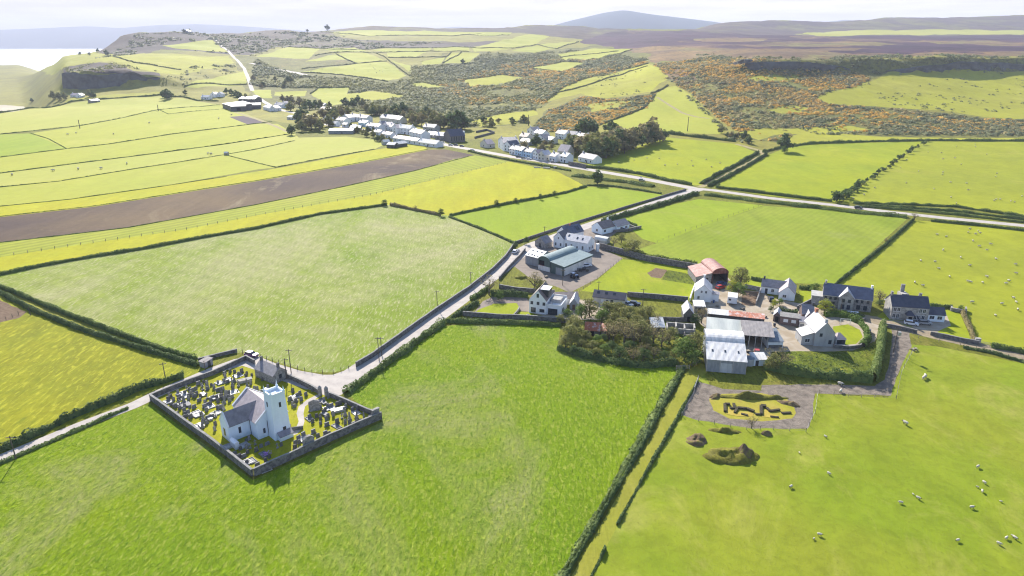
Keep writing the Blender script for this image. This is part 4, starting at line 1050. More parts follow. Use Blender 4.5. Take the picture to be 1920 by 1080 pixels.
scatter('scrub', 'dark thicket filling the valley behind the village', VAL, 48, 4.4, 'scrub_dark', 0.03, 110, 21, quads=10, exclude=EX)
scatter('scrub', 'olive bushes through the valley behind the village', VAL, 44, 4.2, 'leaf_olive', -0.02, 90, 22, quads=10, exclude=EX)
scatter('gorse', 'rusty gorse patches on the valley side', [(960, 118), (1040, 112), (1120, 112), (1215, 116), (1090, 150), (1020, 195), (960, 226), (860, 190), (780, 172), (860, 150)], 50, 3.4, 'gorse_bloom', 0.08, 90, 23, quads=10, exclude=EX)
scatter('scrub', 'dark heath bushes on the headland', [(130, 128), (210, 100), (250, 66), (400, 64), (480, 62), (600, 62), (700, 78), (860, 82), (700, 92), (520, 90), (470, 106), (440, 102), (300, 95), (250, 106)], 420, 6.5, 'scrub_dark', -0.02, 160, 31, quads=8, hfac=0.45, exclude=EX)
scatter('scrub', 'scattered bushes by the climbing lane', [(372, 118), (440, 122), (440, 138), (350, 160), (300, 160), (340, 140)], 160, 4.0, 'scrub_dark', 0.1, 60, 32, quads=10)
scatter('scrub', 'bushes dotted over the scarp pasture', [(1660, 138), (1920, 138), (2200, 140), (2200, 222), (1852, 218), (1700, 202), (1560, 182), (1600, 164)], 90, 1.9, 'scrub_dark', 0.22, 28, 33, quads=12)
scatter('scrub', 'bushes dotted over the slope field', [(1217, 124), (1255, 147), (1232, 160), (1220, 172), (1190, 176), (1135, 185), (1090, 175), (1100, 147), (1185, 127)], 110, 1.8, 'scrub_dark', 0.25, 28, 34, quads=12)
scatter('scrub', 'dark bushes along the cliff edge', [(1300, 102), (1440, 108), (1560, 107), (1650, 105), (1780, 103), (2200, 105), (2200, 136), (1800, 134), (1700, 134), (1650, 136), (1560, 136), (1440, 136), (1360, 124)], 40, 3.2, 'scrub_dark', 0.02, 45, 35, quads=12)
scatter('scrub', 'mossy scrub on top of the dark crag', [(125, 128), (190, 116), (260, 128), (320, 142), (240, 150), (180, 150), (125, 140)], 60, 3.4, 'leaf_olive', 0.05, 40, 36, quads=10)
scatter('scrub', 'dark thicket at the foot of the scarp', [(1270, 168), (1300, 185), (1365, 245), (1400, 268), (1370, 262), (1330, 218), (1290, 186)], 30, 3.0, 'scrub_dark', -0.25, 40, 37, quads=12)
scatter('scrub', 'long band of dark scrub above the green strip', [(1500, 236), (1700, 222), (1860, 228), (2200, 236), (2200, 256), (1700, 254), (1500, 252)], 26, 3.2, 'scrub_dark', -0.2, 50, 38, quads=12)
scatter('undergrowth', 'tangled undergrowth in the small wood', [(1055, 640), (1075, 612), (1100, 590), (1250, 600), (1300, 625), (1285, 680), (1190, 684), (1110, 668), (1060, 655)], 2.6, 0.7, 'leaf_green', -0.2, 8, 41, quads=20)
scatter('undergrowth', 'weeds and brambles in the tangled garden', [(1445, 662), (1600, 662), (1642, 650), (1640, 706), (1560, 694), (1470, 688)], 2.0, 0.45, 'leaf_bank', -0.1, 5, 42, quads=14)
# ---------------------------------------------------------------- hedges, walls and fences of the plateau
hedge('upper hedge of the grassy lane at far left', [(-300, 436), (0, 539), (60, 563), (120, 588), (240, 634), (310, 659), (367, 675)], 1.5, 1.6)
hedge('lower hedge of the grassy lane at far left', [(-300, 450), (0, 550), (62, 583), (150, 618), (250, 651), (372, 687)], 1.5, 1.8, 'leaf_dark')
hedge('bushy dark hedge along the upper side of the church lane', [(-250, 950), (0, 846), (60, 820), (130, 787), (200, 757), (262, 731), (345, 707)], 1.8, 1.8, 'leaf_dark', ragged=0.8)
hedge('low weedy verge below the church lane', [(-250, 978), (0, 870), (120, 818), (240, 766)], 0.7, 1.3, 'leaf_hedge', ragged=0.8)
hedge('hedge between the yellow strip and the pale hayfield', [(-300, 572), (0, 516), (80, 499), (175, 482), (270, 467), (385, 445), (480, 429), (600, 402), (725, 385)], 1.3, 1.6)
hedge('thorny hedge down the far side of the pale hayfield', [(732, 385), (770, 393), (800, 399), (825, 404)], 1.5, 1.4, 'leaf_brown', ragged=0.8)
hedge('low hedge curving to the side road', [(842, 407), (905, 431), (940, 446), (962, 456)], 1.0, 1.2)
hedge('hedge from the hayfield corner to the junction scrub', [(843, 405), (900, 393), (960, 381), (1010, 372), (1060, 362), (1100, 350)], 1.3, 1.4)
wall('long stone wall along the left side of the side road', [(966, 458), (948, 484), (925, 507), (880, 543), (810, 590), (740, 640), (700, 669), (668, 688)], 1.5, 0.5)
fence('post and rail fence round the road bend by the church', [(455, 661), (500, 673), (545, 688), (585, 699), (625, 699), (668, 688)], 2.2, 1.1, 3, 'wood_dark', parts=True)
wall('low wall from the lane shed to the road bend', [(372, 678), (400, 671), (445, 660)], 1.0, 0.5)
hedge('bushy hedge between the side road and the meadow', [(650, 738), (680, 716), (720, 687), (760, 659), (800, 628), (832, 606)], 1.7, 2.6, 'leaf_hedge', ragged=0.9)
hedge('hedge along the top of the foreground meadow', [(836, 604), (880, 605), (960, 607), (1052, 612)], 1.3, 1.8, 'leaf_hedge', ragged=0.6)
wall('long garden wall of the white modern house', [(868, 592), (930, 597), (1000, 600), (1064, 606)], 1.6, 0.45)
hedge('wild dark hedge under the small wood', [(1046, 655), (1080, 665), (1130, 676), (1190, 686), (1240, 686), (1272, 684)], 1.8, 3.0, 'leaf_dark', ragged=0.9)
hedge('dark hedge down the right side of the meadow', [(1283, 690), (1255, 742), (1225, 795), (1190, 860), (1150, 928), (1105, 1005), (1062, 1080), (1000, 1190)], 0.9, 0.95, 'leaf_dark', ragged=1.1)
hedge('pale tufty fringe left of the dark meadow hedge', [(1274, 694), (1216, 795), (1141, 928), (1096, 1003), (1052, 1080), (990, 1190)], 0.45, 1.6, 'leaf_bank', ragged=1.4, gap=0.2)
hedge('broken dark hedge beside the grass track', [(1308, 716), (1285, 757), (1262, 798), (1225, 862), (1190, 925), (1157, 985)], 0.7, 0.7, 'leaf_dark', ragged=0.8, gap=0.25)
hedge('short broken hedge at the foot of the grass track', [(1135, 1030), (1112, 1075), (1080, 1130)], 0.9, 0.9, 'leaf_dark', ragged=0.8, gap=0.4)
wall('tall stone wall behind the tarmac yard', [(1122, 465), (1165, 477), (1210, 489), (1260, 498), (1307, 506)], 2.6, 0.6, cap=None)
hedge('ivy hedge over the wall behind the yard', [(1165, 474), (1210, 485), (1260, 494), (1307, 501)], 2.4, 1.0, 'leaf_dark')
fence('wire fence across the mown fields', [(1232, 455), (1285, 434), (1335, 417), (1385, 400), (1430, 385)], 5, 1.2, 2, 'wood_dark')
hedge('straight hedge right of the mown field', [(1712, 413), (1660, 460), (1610, 500), (1567, 534)], 1.3, 1.3, 'leaf_dark')
hedge('hedge above the main road past the wood', [(1095, 314), (1130, 316), (1200, 327), (1250, 339), (1296, 347)], 2.0, 2.6, 'leaf_hedge')
hedge('left hedge of the hedged track', [(1316, 345), (1345, 329), (1385, 308), (1422, 287)], 2.2, 2.6, 'leaf_dark', ragged=0.8)
hedge('right hedge of the hedged track', [(1328, 350), (1360, 335), (1400, 313), (1438, 290)], 2.0, 2.4, 'leaf_dark', ragged=0.8)
hedge('hedge above the upper road', [(1342, 352), (1400, 359), (1480, 369), (1560, 378)], 1.6, 2.0)
hedge('green bank below the upper road', [(1322, 366), (1380, 373), (1440, 380), (1520, 389), (1600, 398), (1700, 408)], 1.5, 5.0, 'leaf_bank', ragged=0.9)
hedge('hedge below the upper road at the right', [(1745, 415), (1830, 423), (1920, 433), (2200, 468)], 1.4, 2.0, 'leaf_hedge')
hedge('lowest row of the rippled bank', [(1610, 388), (1700, 394), (1800, 404), (1920, 418), (2200, 452)], 1.2, 2.2, 'leaf_bank', ragged=0.8)
hedge('middle row of the rippled bank', [(1620, 386), (1700, 390), (1800, 398), (1920, 412), (2200, 446)], 1.2, 2.0, 'leaf_hedge', ragged=0.9)
hedge('top row of the rippled bank', [(1600, 382), (1700, 384), (1790, 388), (1920, 407), (2200, 440)], 1.2, 2.0, 'leaf_hedge', ragged=0.9)
hedge('thick hedge right of the side road below the junction', [(1130, 417), (1180, 402), (1230, 388), (1270, 376), (1306, 364)], 2.2, 3.6, 'leaf_dark', ragged=0.6)
wall('roadside wall left of the side road below the junction', [(1286, 357), (1248, 368), (1190, 385), (1135, 402), (1060, 425), (1010, 442), (966, 457)], 1.2, 0.6, cap=None)
hedge('verge hedge below the main road', [(878, 284), (920, 294), (960, 302), (1020, 312), (1070, 321)], 1.3, 1.8, 'leaf_hedge')
hedge('scrubby bank left of the junction', [(1075, 330), (1120, 336), (1170, 342), (1225, 350)], 1.6, 5.0, 'leaf_hedge', ragged=0.9)
hedge('hedge below the scrubby bank', [(1100, 348), (1150, 350), (1200, 357), (1240, 364)], 1.0, 1.4)
# thin field lines of the left plateau
for i, (lb, p, h_, m_) in enumerate([
    ('thin hedge above the ploughland strip', [(-300, 420), (0, 387), (130, 374), (300, 350), (425, 331)], 0.7, 'leaf_hedge'),
    ('faint fence hedge along the yellow strip', [(-300, 450), (0, 406), (180, 386), (480, 339), (670, 306), (802, 280)], 0.6, 'leaf_dark'),
    ('thin hedge below the ploughland', [(-300, 495), (0, 455), (240, 427), (480, 384), (640, 351), (775, 321), (880, 293)], 0.7, 'leaf_hedge'),
    ('field line ending at the stone gateway', [(-300, 388), (0, 351), (110, 340), (250, 317), (330, 305), (422, 290), (480, 280), (552, 264)], 0.9, 'leaf_hedge'),
    ('short field line down from the stone gateway', [(424, 291), (480, 305), (517, 314)], 0.9, 'leaf_hedge'),
    ('field line rising to the village gardens', [(517, 314), (600, 298), (702, 280)], 1.0, 'leaf_dark'),
    ('thicker middle hedge of the left plateau', [(-300, 362), (0, 325), (140, 307), (275, 290), (425, 270), (552, 250)], 1.3, 'leaf_dark'),
    ('field line with a small gateway hut', [(-300, 330), (0, 295), (125, 279), (207, 270), (320, 252), (480, 232), (510, 228)], 1.2, 'leaf_dark'),
    ('sloping field line at far left', [(57, 250), (90, 260), (125, 279)], 0.9, 'leaf_hedge'),
    ('curved hedge in front of the dark barns', [(-300, 285), (0, 252), (150, 236), (235, 220), (297, 206), (350, 201), (412, 197)], 1.4, 'leaf_dark'),
    ('small dog-leg hedge near the dark barns', [(300, 207), (315, 214), (360, 209), (410, 205)], 0.9, 'leaf_hedge'),
    ('shore road hedge along the plateau edge', [(-300, 232), (0, 212), (45, 205), (120, 196), (225, 184), (300, 178), (340, 182), (370, 189), (410, 190)], 2.0, 'leaf_dark'),
    ('hedge right of the junction field', [(1342, 350), (1350, 345)], 1.2, 'leaf_dark'),
    ('hedge along the top of the right hand fields', [(1430, 286), (1470, 276), (1520, 270), (1640, 266), (1750, 264), (1920, 265), (2200, 268)], 2.2, 'leaf_dark'),
    ('hedge across the top of the paddock', [(1245, 250), (1300, 257), (1380, 266)], 3.0, 'leaf_hedge')]):
    hedge(lb, p, h_ * (0.45 if h_ < 1.95 else 0.9), h_ * 0.6, 'leaf_hedge', ragged=1.0)
def cliff(label, base, hs, mat, seed, depth=7.0):
    """broken rock face standing on a line of ground points, with buttresses and a rough back"""
    P = pline(base); c, nrm = along(P, 3.0); n = len(c); rows = 9
    L = np.linspace(0, 1, n); hv = np.interp(L * (len(hs) - 1), range(len(hs)), hs)
    V = []
    for k in range(n):
        z0 = H1(c[k, 0], c[k, 1]) - 2
        sgn = 1 if nrm[k, 1] > 0 else -1
        for r in range(rows + 1):
            q = r / rows
            b = float(fbm(np.array([k * 0.22 + seed]), np.array([q * 2.0]), 4, seed)[0])
            d = q * depth * 0.35 + b * 7.0 if r < rows else depth * 1.6 + b * 2
            zz = z0 + hv[k] * (q + 0.12 * b if r < rows else 0.86 + 0.1 * b)
            V.append((c[k, 0] + nrm[k, 0] * d * sgn, c[k, 1] + nrm[k, 1] * d * sgn, zz))
    m = rows + 1
    F = [(k * m + r, (k + 1) * m + r, (k + 1) * m + r + 1, k * m + r + 1) for k in range(n - 1) for r in range(rows)]
    o = np_obj('cliff', np.array(V), np.array(F), MATS[mat]); return tag(o, label, None, None, 'structure')
plain('basalt', (0.10, 0.105, 0.10), (0.055, 0.06, 0.06), 0.12, 0.95, 0.1, 0.6, thr=(0.38, 0.62))
cliff('dark columned cliff above the gorse, left part', [(1360, 122), (1400, 129), (1440, 132), (1500, 132), (1560, 132), (1600, 133)], [4, 11, 15, 16, 14, 5], 'basalt', 3)
cliff('dark mossy cliff above the scarp pasture', [(1660, 135), (1700, 136), (1760, 135), (1820, 132), (1880, 131), (1960, 132), (2100, 134)], [4, 13, 17, 14, 12, 13, 9], 'basalt', 9)
cliff('dark crag face on the coast', [(119, 166), (150, 168), (185, 166), (230, 160), (270, 152), (300, 146)], [30, 34, 28, 24, 16, 3], 'basalt', 14, 5.0)
fence('line of fence posts beside the strong yellow strip', [(-200, 505), (0, 482), (175, 455), (350, 430), (480, 404), (600, 382), (695, 366), (850, 328), (955, 304)], 5, 1.1, 1, 'wood_post', pw=0.09, rw=0.015)
# hillside field boundaries, seen from far away as dark threads
for i, (lb, p) in enumerate([
    ('hedge along the foot of the broad green field', [(565, 137), (640, 140), (690, 147), (727, 153)]),
    ('hedge above the broad green field', [(565, 130), (620, 124), (670, 119), (725, 115)]),
    ('bushy hillside lane hedge', [(700, 98), (725, 110), (745, 126), (766, 141)]),
    ('hedge between the two middle hillside fields', [(630, 101), (652, 113), (670, 119)]),
    ('hedge under the heath skyline fields', [(540, 88), (600, 91), (690, 93), (812, 90), (882, 89), (960, 90)]),
    ('hedge below the thin strip fields', [(590, 105), (640, 98), (725, 98), (805, 96), (880, 97)]),
    ('hedge below the lower hill fields', [(728, 108), (780, 108), (835, 107), (846, 98)]),
    ('hedge of the bright field with a lone tree', [(830, 119), (850, 108), (865, 98)]),
    ('wall below the long pale strip field', [(600, 60), (690, 68), (800, 67), (955, 66)]),
    ('curved hedge of the upper right hill fields', [(960, 91), (1005, 84), (1045, 92), (1085, 78)]),
    ('hedge below the long field above the gorse', [(995, 128), (1055, 135), (1100, 118), (1140, 107), (1185, 93)]),
    ('hedge through the banded strip field', [(1045, 108), (1100, 102), (1160, 96)]),
    ('wall across the large bushy slope field', [(1030, 178), (1080, 166), (1130, 150), (1180, 134), (1214, 124)]),
    ('hedge along the top of the large bushy slope field', [(1022, 190), (1062, 160), (1100, 146), (1150, 133), (1216, 119)]),
    ('hedge down the left of the steep bright field', [(1252, 160), (1232, 172), (1220, 176)]),
    ('hedge under the gorse spur', [(1228, 178), (1205, 204), (1160, 221), (1122, 235)]),
    ('shelter belt hedge behind the dark crag', [(345, 163), (400, 157), (463, 158)]),
    ('hedge along the curved headland field', [(214, 107), (250, 117), (300, 125), (340, 131)]),
    ('hedge beside the bright field behind the trees', [(582, 176), (597, 165), (655, 164)])]):
    hedge(lb, p, 1.8, 2.2, 'scrub_dark', ragged=0.8)
# farm walls, garden walls and hedges
hedge('clipped hedge inside the gate of the white modern house', [(884, 563), (902, 552), (915, 543)], 1.6, 2.4, 'leaf_green')
hedge('dark hedge by the road corner of the big lawn', [(845, 600), (862, 590), (884, 576), (896, 570)], 1.6, 1.8, 'leaf_dark')
hedge('tall dark hedge behind the driveway', [(920, 555), (960, 556), (990, 558)], 2.2, 2.0, 'leaf_dark')
wall('wall along the rough plot above the driveway', [(936, 541), (965, 546), (1000, 549), (1040, 552)], 1.6, 0.5)
wall('pale low wall beside the small square lawn', [(963, 594), (971, 585), (974, 579)], 0.8, 0.35, 'stone_pale')
wall('roadside wall along the rough plot', [(936, 525), (950, 508), (964, 493), (975, 482), (985, 470)], 1.3, 0.4)
wall('long wall behind the pale shed and paddock', [(1176, 556), (1230, 560), (1290, 566)], 1.8, 0.5)
wall('wall below the walled paddock', [(1220, 601), (1270, 603), (1285, 602)], 1.6, 0.5, cap=None)
wall('white wall beside the red barn', [(1293, 565), (1298, 550), (1303, 537)], 1.4, 0.4, 'white_paint', None)
wall('bungalow roadside wall and hedge line', [(1163, 428), (1178, 424), (1192, 430)], 1.2, 0.5)
wall('garden wall right of the bungalow', [(1150, 436), (1175, 434), (1202, 428)], 1.3, 0.5)
hedge('hedge behind the bungalow', [(1164, 420), (1178, 418), (1194, 424)], 1.2, 1.2)
wall('concrete wall across the farmyard pen', [(1396, 540), (1410, 543), (1426, 546)], 1.5, 0.35, 'stone_pale')
wall('rusty dividing wall of the farmyard pen', [(1426, 546), (1422, 558), (1417, 572)], 1.4, 0.35, 'stone_pale')
wall('garden wall left of the slate terrace', [(1494, 581), (1510, 573), (1530, 563)], 1.5, 0.4)
hedge('dark garden hedge between drive and brick sheds', [(1458, 583), (1475, 588), (1495, 591)], 1.8, 2.6, 'leaf_dark')
hedge('curved hedge around the goalpost lawn', [(1545, 593), (1565, 593), (1590, 596), (1612, 607), (1624, 622), (1626, 640), (1616, 650)], 2.0, 2.2, 'leaf_green')
wall('curved wall outside the goalpost lawn', [(1563, 652), (1590, 655), (1612, 652), (1627, 640), (1632, 622)], 1.0, 0.35)
hedge('hedge across the terrace front garden', [(1552, 583), (1580, 588), (1606, 594), (1620, 598)], 1.3, 1.4, 'leaf_hedge')
hedge('tall clipped hedge beside the gravel track', [(1653, 618), (1652, 640), (1648, 670), (1640, 700), (1636, 716)], 3.6, 2.6, 'leaf_bank', ragged=0.25)
hedge('tall shadowed hedge under the tangled garden', [(1434, 690), (1470, 700), (1520, 706), (1580, 712), (1634, 717)], 2.8, 2.2, 'leaf_hedge', ragged=0.7)
wall('front wall of the stone farmhouse, left of the drive', [(1649, 611), (1670, 614), (1695, 619), (1719, 625)], 1.1, 0.45)
wall('front wall of the stone farmhouse, right of the drive', [(1744, 628), (1775, 634), (1805, 641), (1834, 646)], 1.2, 0.5)
hedge('golden hedge down the farmhouse garden', [(1804, 586), (1812, 604), (1820, 622), (1827, 641)], 1.4, 1.4, 'leaf_brown')
hedge('hedge behind the farmhouse garden', [(1742, 576), (1765, 577), (1785, 578)], 1.4, 1.2, 'leaf_hedge')
hedge('bushy end of the farm lane hedge', [(1858, 651), (1890, 656), (1930, 665), (2100, 702)], 1.5, 1.8, 'leaf_hedge')
hedge('weedy bank below the farm lane', [(1806, 652), (1850, 660), (1920, 680), (2100, 725)], 0.9, 1.6, 'leaf_dark', ragged=0.8)
hedge('hedge behind the white bungalow', [(1408, 524), (1440, 530)], 1.4, 1.4, 'leaf_dark')
hedge('hedge between bungalow and slate terrace', [(1498, 541), (1522, 543)], 1.4, 1.4, 'leaf_dark')
fence('wire fence along the gravel track', [(1713, 657), (1700, 680), (1690, 700), (1680, 748)], 3.0, 1.2, 3, parts=True)
fence('wire fence below the gravel track', [(1680, 748), (1640, 746), (1590, 744), (1536, 737)], 3.0, 1.2, 3, parts=True)
fence('wire fence right of the gravel loop', [(1533, 738), (1528, 775), (1511, 810)], 3.0, 1.2, 3, parts=True)
fence('wire fence below the gravel loop', [(1511, 810), (1450, 806), (1400, 806), (1310, 790), (1278, 780)], 3.0, 1.2, 3, parts=True)
fence('orange posted fence beside the farm lane', [(1722, 634), (1760, 641), (1800, 648), (1860, 663), (1920, 677)], 4.0, 1.1, 2)
fence('wire fence left of the gravel loop', [(1278, 780), (1300, 742), (1306, 722)], 3.0, 1.2, 3, parts=True)
fence('fence above the paddock beside the yard', [(1165, 488), (1140, 506), (1120, 524), (1080, 552)], 3.0, 1.2, 2)
fence('pasture fence at far left gateway', [(0, 606), (35, 590)], 2.0, 1.3, 3, 'wood_dark')
# ---------------------------------------------------------------- buildings
class B:
    """a building: origin at the ground point A, x towards B, y away from them"""
    def __init__(s, name, label, cat, A, Bp, depth, group=None, z=None, scale=1.0):
        a = A if isinstance(A, Vector) else G(*A); b = Bp if isinstance(Bp, Vector) else G(*Bp)
        d = (b - a).to_2d(); s.L = d.length; s.D = depth
        s.root = empty(name, (a.x, a.y, a.z if z is None else z), math.atan2(d.y, d.x), label, cat, group)
    def walls(s, mat, eave, ridge=None, x0=0, x1=None, y0=0, y1=None, across=False, rx=None, name='wall', parent=None, base=-0.5):
        x1 = s.L if x1 is None else x1; y1 = s.D if y1 is None else y1
        m = MB()
        if ridge is None:
            m.box(x0, y0, base, x1, y1, eave)
        elif not across:   # ridge runs along x
            r = (y0 + y1) / 2 if rx is None else rx
            m.prism([(y0, base), (y1, base), (y1, eave), (r, ridge), (y0, eave)], x0, x1, 'x')
        else:
            r = (x0 + x1) / 2 if rx is None else rx
            m.prism([(x0, base), (x1, base), (x1, eave), (r, ridge), (x0, eave)], y0, y1, 'y')
        return m.build(name, MATS[mat], parent or s.root)
    def gable(s, mat, eave, ridge, x0=0, x1=None, y0=0, y1=None, across=False, over=0.25, th=0.14, rx=None, gov=0.15, name='roof', parent=None):
        x1 = s.L if x1 is None else x1; y1 = s.D if y1 is None else y1
        m = MB()
        if not across: u0, u1, v0, v1 = y0, y1, x0 - gov, x1 + gov
        else: u0, u1, v0, v1 = x0, x1, y0 - gov, y1 + gov
        r = (u0 + u1) / 2 if rx is None else rx
        kl = (ridge - eave) / (r - u0); kr = (ridge - eave) / (u1 - r)
        e = 0.012
        m.prism([(u0 - over, eave - over * kl + e), (r, ridge + e), (u1 + over, eave - over * kr + e), (u1 + over, eave - over * kr + th), (r, ridge + th), (u0 - over, eave - over * kl + th)], v0, v1, 'y' if across else 'x')
        s.rg = (ridge + th, r)
        return m.build(name, MATS[mat], parent or s.root)
    def hip(s, mat, eave, ridge, x0, x1, y0, y1, inset, over=0.3, name='roof'):
        r = (y0 + y1) / 2; a, b, c, d = x0 - over, x1 + over, y0 - over, y1 + over
        m = MB().poly([(a, c, eave), (b, c, eave), (b, d, eave), (a, d, eave), (x0 + inset, r, ridge), (x1 - inset, r, ridge), ((a + b) / 2, r, eave - 0.05)],
                      [(0, 1, 5, 4), (1, 2, 5), (2, 3, 4, 5), (3, 0, 4), (3, 2, 1, 0)])
        return m.build(name, MATS[mat], s.root)
    def mono(s, mat, z0, z1, x0=0, x1=None, y0=0, y1=None, over=0.2, th=0.12, name='roof', across=False):
        """single slope rising from z0 at y0 (or x0) to z1 at y1 (or x1)"""
        x1 = s.L if x1 is None else x1; y1 = s.D if y1 is None else y1
        m = MB(); e = 0.012
        if not across: k = (z1 - z0) / (y1 - y0); m.prism([(y0 - over, z0 - over * k + e), (y1 + over, z1 + over * k + e), (y1 + over, z1 + over * k + th), (y0 - over, z0 - over * k + th)], x0 - over, x1 + over, 'x')
        else: k = (z1 - z0) / (x1 - x0); m.prism([(x0 - over, z0 - over * k + e), (x1 + over, z1 + over * k + e), (x1 + over, z1 + over * k + th), (x0 - over, z0 - over * k + th)], y0 - over, y1 + over, 'y')
        return m.build(name, MATS[mat], s.root)
    def monowalls(s, mat, z0, z1, x0=0, x1=None, y0=0, y1=None, across=False, name='wall'):
        x1 = s.L if x1 is None else x1; y1 = s.D if y1 is None else y1
        m = MB()
        if not across: m.prism([(y0, -0.5), (y1, -0.5), (y1, z1), (y0, z0)], x0, x1, 'x')
        else: m.prism([(x0, -0.5), (x1, -0.5), (x1, z1), (x0, z0)], y0, y1, 'y')
        return m.build(name, MATS[mat], s.root)
    def barrel(s, mat, wallmat, eave, top, x0=0, x1=None, y0=0, y1=None, along='y', th=0.1, over=0.3, openf=False, name='roof', n=12):
        """curved sheet roof over walls; along = axis of the curve's length"""
        x1 = s.L if x1 is None else x1; y1 = s.D if y1 is None else y1
        u0, u1, v0, v1 = (x0, x1, y0, y1) if along == 'y' else (y0, y1, x0, x1)
        ax = along
        c = (u0 + u1) / 2; hw = (u1 - u0) / 2
        arc = [(c - hw * math.cos(math.pi * i / n), eave + (top - eave) * math.sin(math.pi * i / n)) for i in range(n + 1)]
        arc2 = [(c - (hw + th) * math.cos(math.pi * i / n), eave + (top - eave + th) * math.sin(math.pi * i / n)) for i in range(n + 1)]
        m = MB(); m.prism(arc + arc2[::-1], v0 - over, v1 + over, ax)
        rf = m.build(name, MATS[mat], s.root)
        if wallmat:
            prof = [(u0 + 0.03, -0.5), (u1 - 0.03, -0.5), (u1 - 0.03, eave)] + [(p[0] * 0.995 + c * 0.005, p[1] - 0.02) for p in arc[::-1][1:-1]] + [(u0 + 0.03, eave)]
            if not openf:
                MB().prism(prof, v0, v1, ax).build('wall', MATS[wallmat], s.root)
            else:
                w_ = MB(); w_.prism(prof, v1 - 0.15, v1, ax)
                if ax == 'y':
                    w_.box(u0 + 0.02, v0, -0.5, u0 + 0.17, v1 - 0.2, eave); w_.box(u1 - 0.17, v0, -0.5, u1 - 0.02, v1 - 0.2, eave)
                w_.build('wall', MATS[wallmat], s.root)
        return rf
    def win(s, side, u, z, w=0.9, h=1.2, frame='white_trim', off=0.0, off2=None, bars=True, name='window', pane='glass', inner=True):
        """window on side f/b/l/r at u along the side, sill height z"""
        fr = MB(); pn = MB(); t = 0.07
        L, D = s.L, s.D
        def bx(m, a, b, c, d, o0, o1):
            if side == 'f': m.box(a, off - o1, c, b, off - o0, d)
            elif side == 'b': m.box(a, (D if off2 is None else off2) + o0, c, b, (D if off2 is None else off2) + o1, d)
            elif side == 'l': m.box(off - o1, a, c, off - o0, b, d)
            else: m.box((L if off2 is None else off2) + o0, a, c, (L if off2 is None else off2) + o1, b, d)
        bx(fr, u - w / 2 - t, u + w / 2 + t, z - t * 1.6, z, 0.002, 0.10)
        bx(fr, u - w / 2 - t, u + w / 2 + t, z + h, z + h + t, 0.002, 0.07)
        bx(fr, u - w / 2 - t, u - w / 2, z, z + h, 0.002, 0.07)
        bx(fr, u + w / 2, u + w / 2 + t, z, z + h, 0.002, 0.07)
        if bars: bx(fr, u - 0.025, u + 0.025, z, z + h, 0.002, 0.055)
        f = fr.build(name, MATS[frame], s.root)
        if inner:
            bx(pn, u - w / 2 + 0.003, u + w / 2 - 0.003, z + 0.003, z + h - 0.003, 0.002, 0.03)
            pn.build('pane', MATS[pane], f)
        return f
    def panel(s, side, u, z, w, h, mat, name='door', off=0.0, off2=None, t=0.06):
        m = MB()
        if side == 'f': m.box(u - w / 2, off - t, z, u + w / 2, off - 0.002, z + h)
        elif side == 'b': q = s.D if off2 is None else off2; m.box(u - w / 2, q + 0.002, z, u + w / 2, q + t, z + h)
        elif side == 'l': m.box(off - t, u - w / 2, z, off - 0.002, u + w / 2, z + h)
        else: q = s.L if off2 is None else off2; m.box(q + 0.002, u - w / 2, z, q + t, u + w / 2, z + h)
        return m.build(name, MATS[mat], s.root)
    def chimney(s, x, y, top, roof, mat='grey_render', w=0.8, d=0.5, zb=None, pots=2):
        zb = top - 1.9 if zb is None else zb
        m = MB().box(x - w / 2, y - d / 2, zb, x + w / 2, y + d / 2, top).box(x - w / 2 - 0.05, y - d / 2 - 0.05, top - 0.12, x + w / 2 + 0.05, y + d / 2 + 0.05, top - 0.02)
        c = m.build('chimney', MATS[mat], roof)
        return c
    def skylight(s, x, y, z, kz, w=0.7, l=0.9, roof=None, across=False):
        """roof window lying on a slope (kz = rise per metre along y or x)"""
        m = MB(); e = 0.16
        if not across: m.prism([(y - l / 2, z - kz * l / 2 + e), (y + l / 2, z + kz * l / 2 + e), (y + l / 2, z + kz * l / 2 + e + 0.05), (y - l / 2, z - kz * l / 2 + e + 0.05)], x - w / 2, x + w / 2, 'x')
        else: m.prism([(x - l / 2, z - kz * l / 2 + e), (x + l / 2, z + kz * l / 2 + e), (x + l / 2, z + kz * l / 2 + e + 0.05), (x - l / 2, z - kz * l / 2 + e + 0.05)], y - w / 2, y + w / 2, 'y')
        return m.build('skylight', MATS['glass'], roof or s.root)
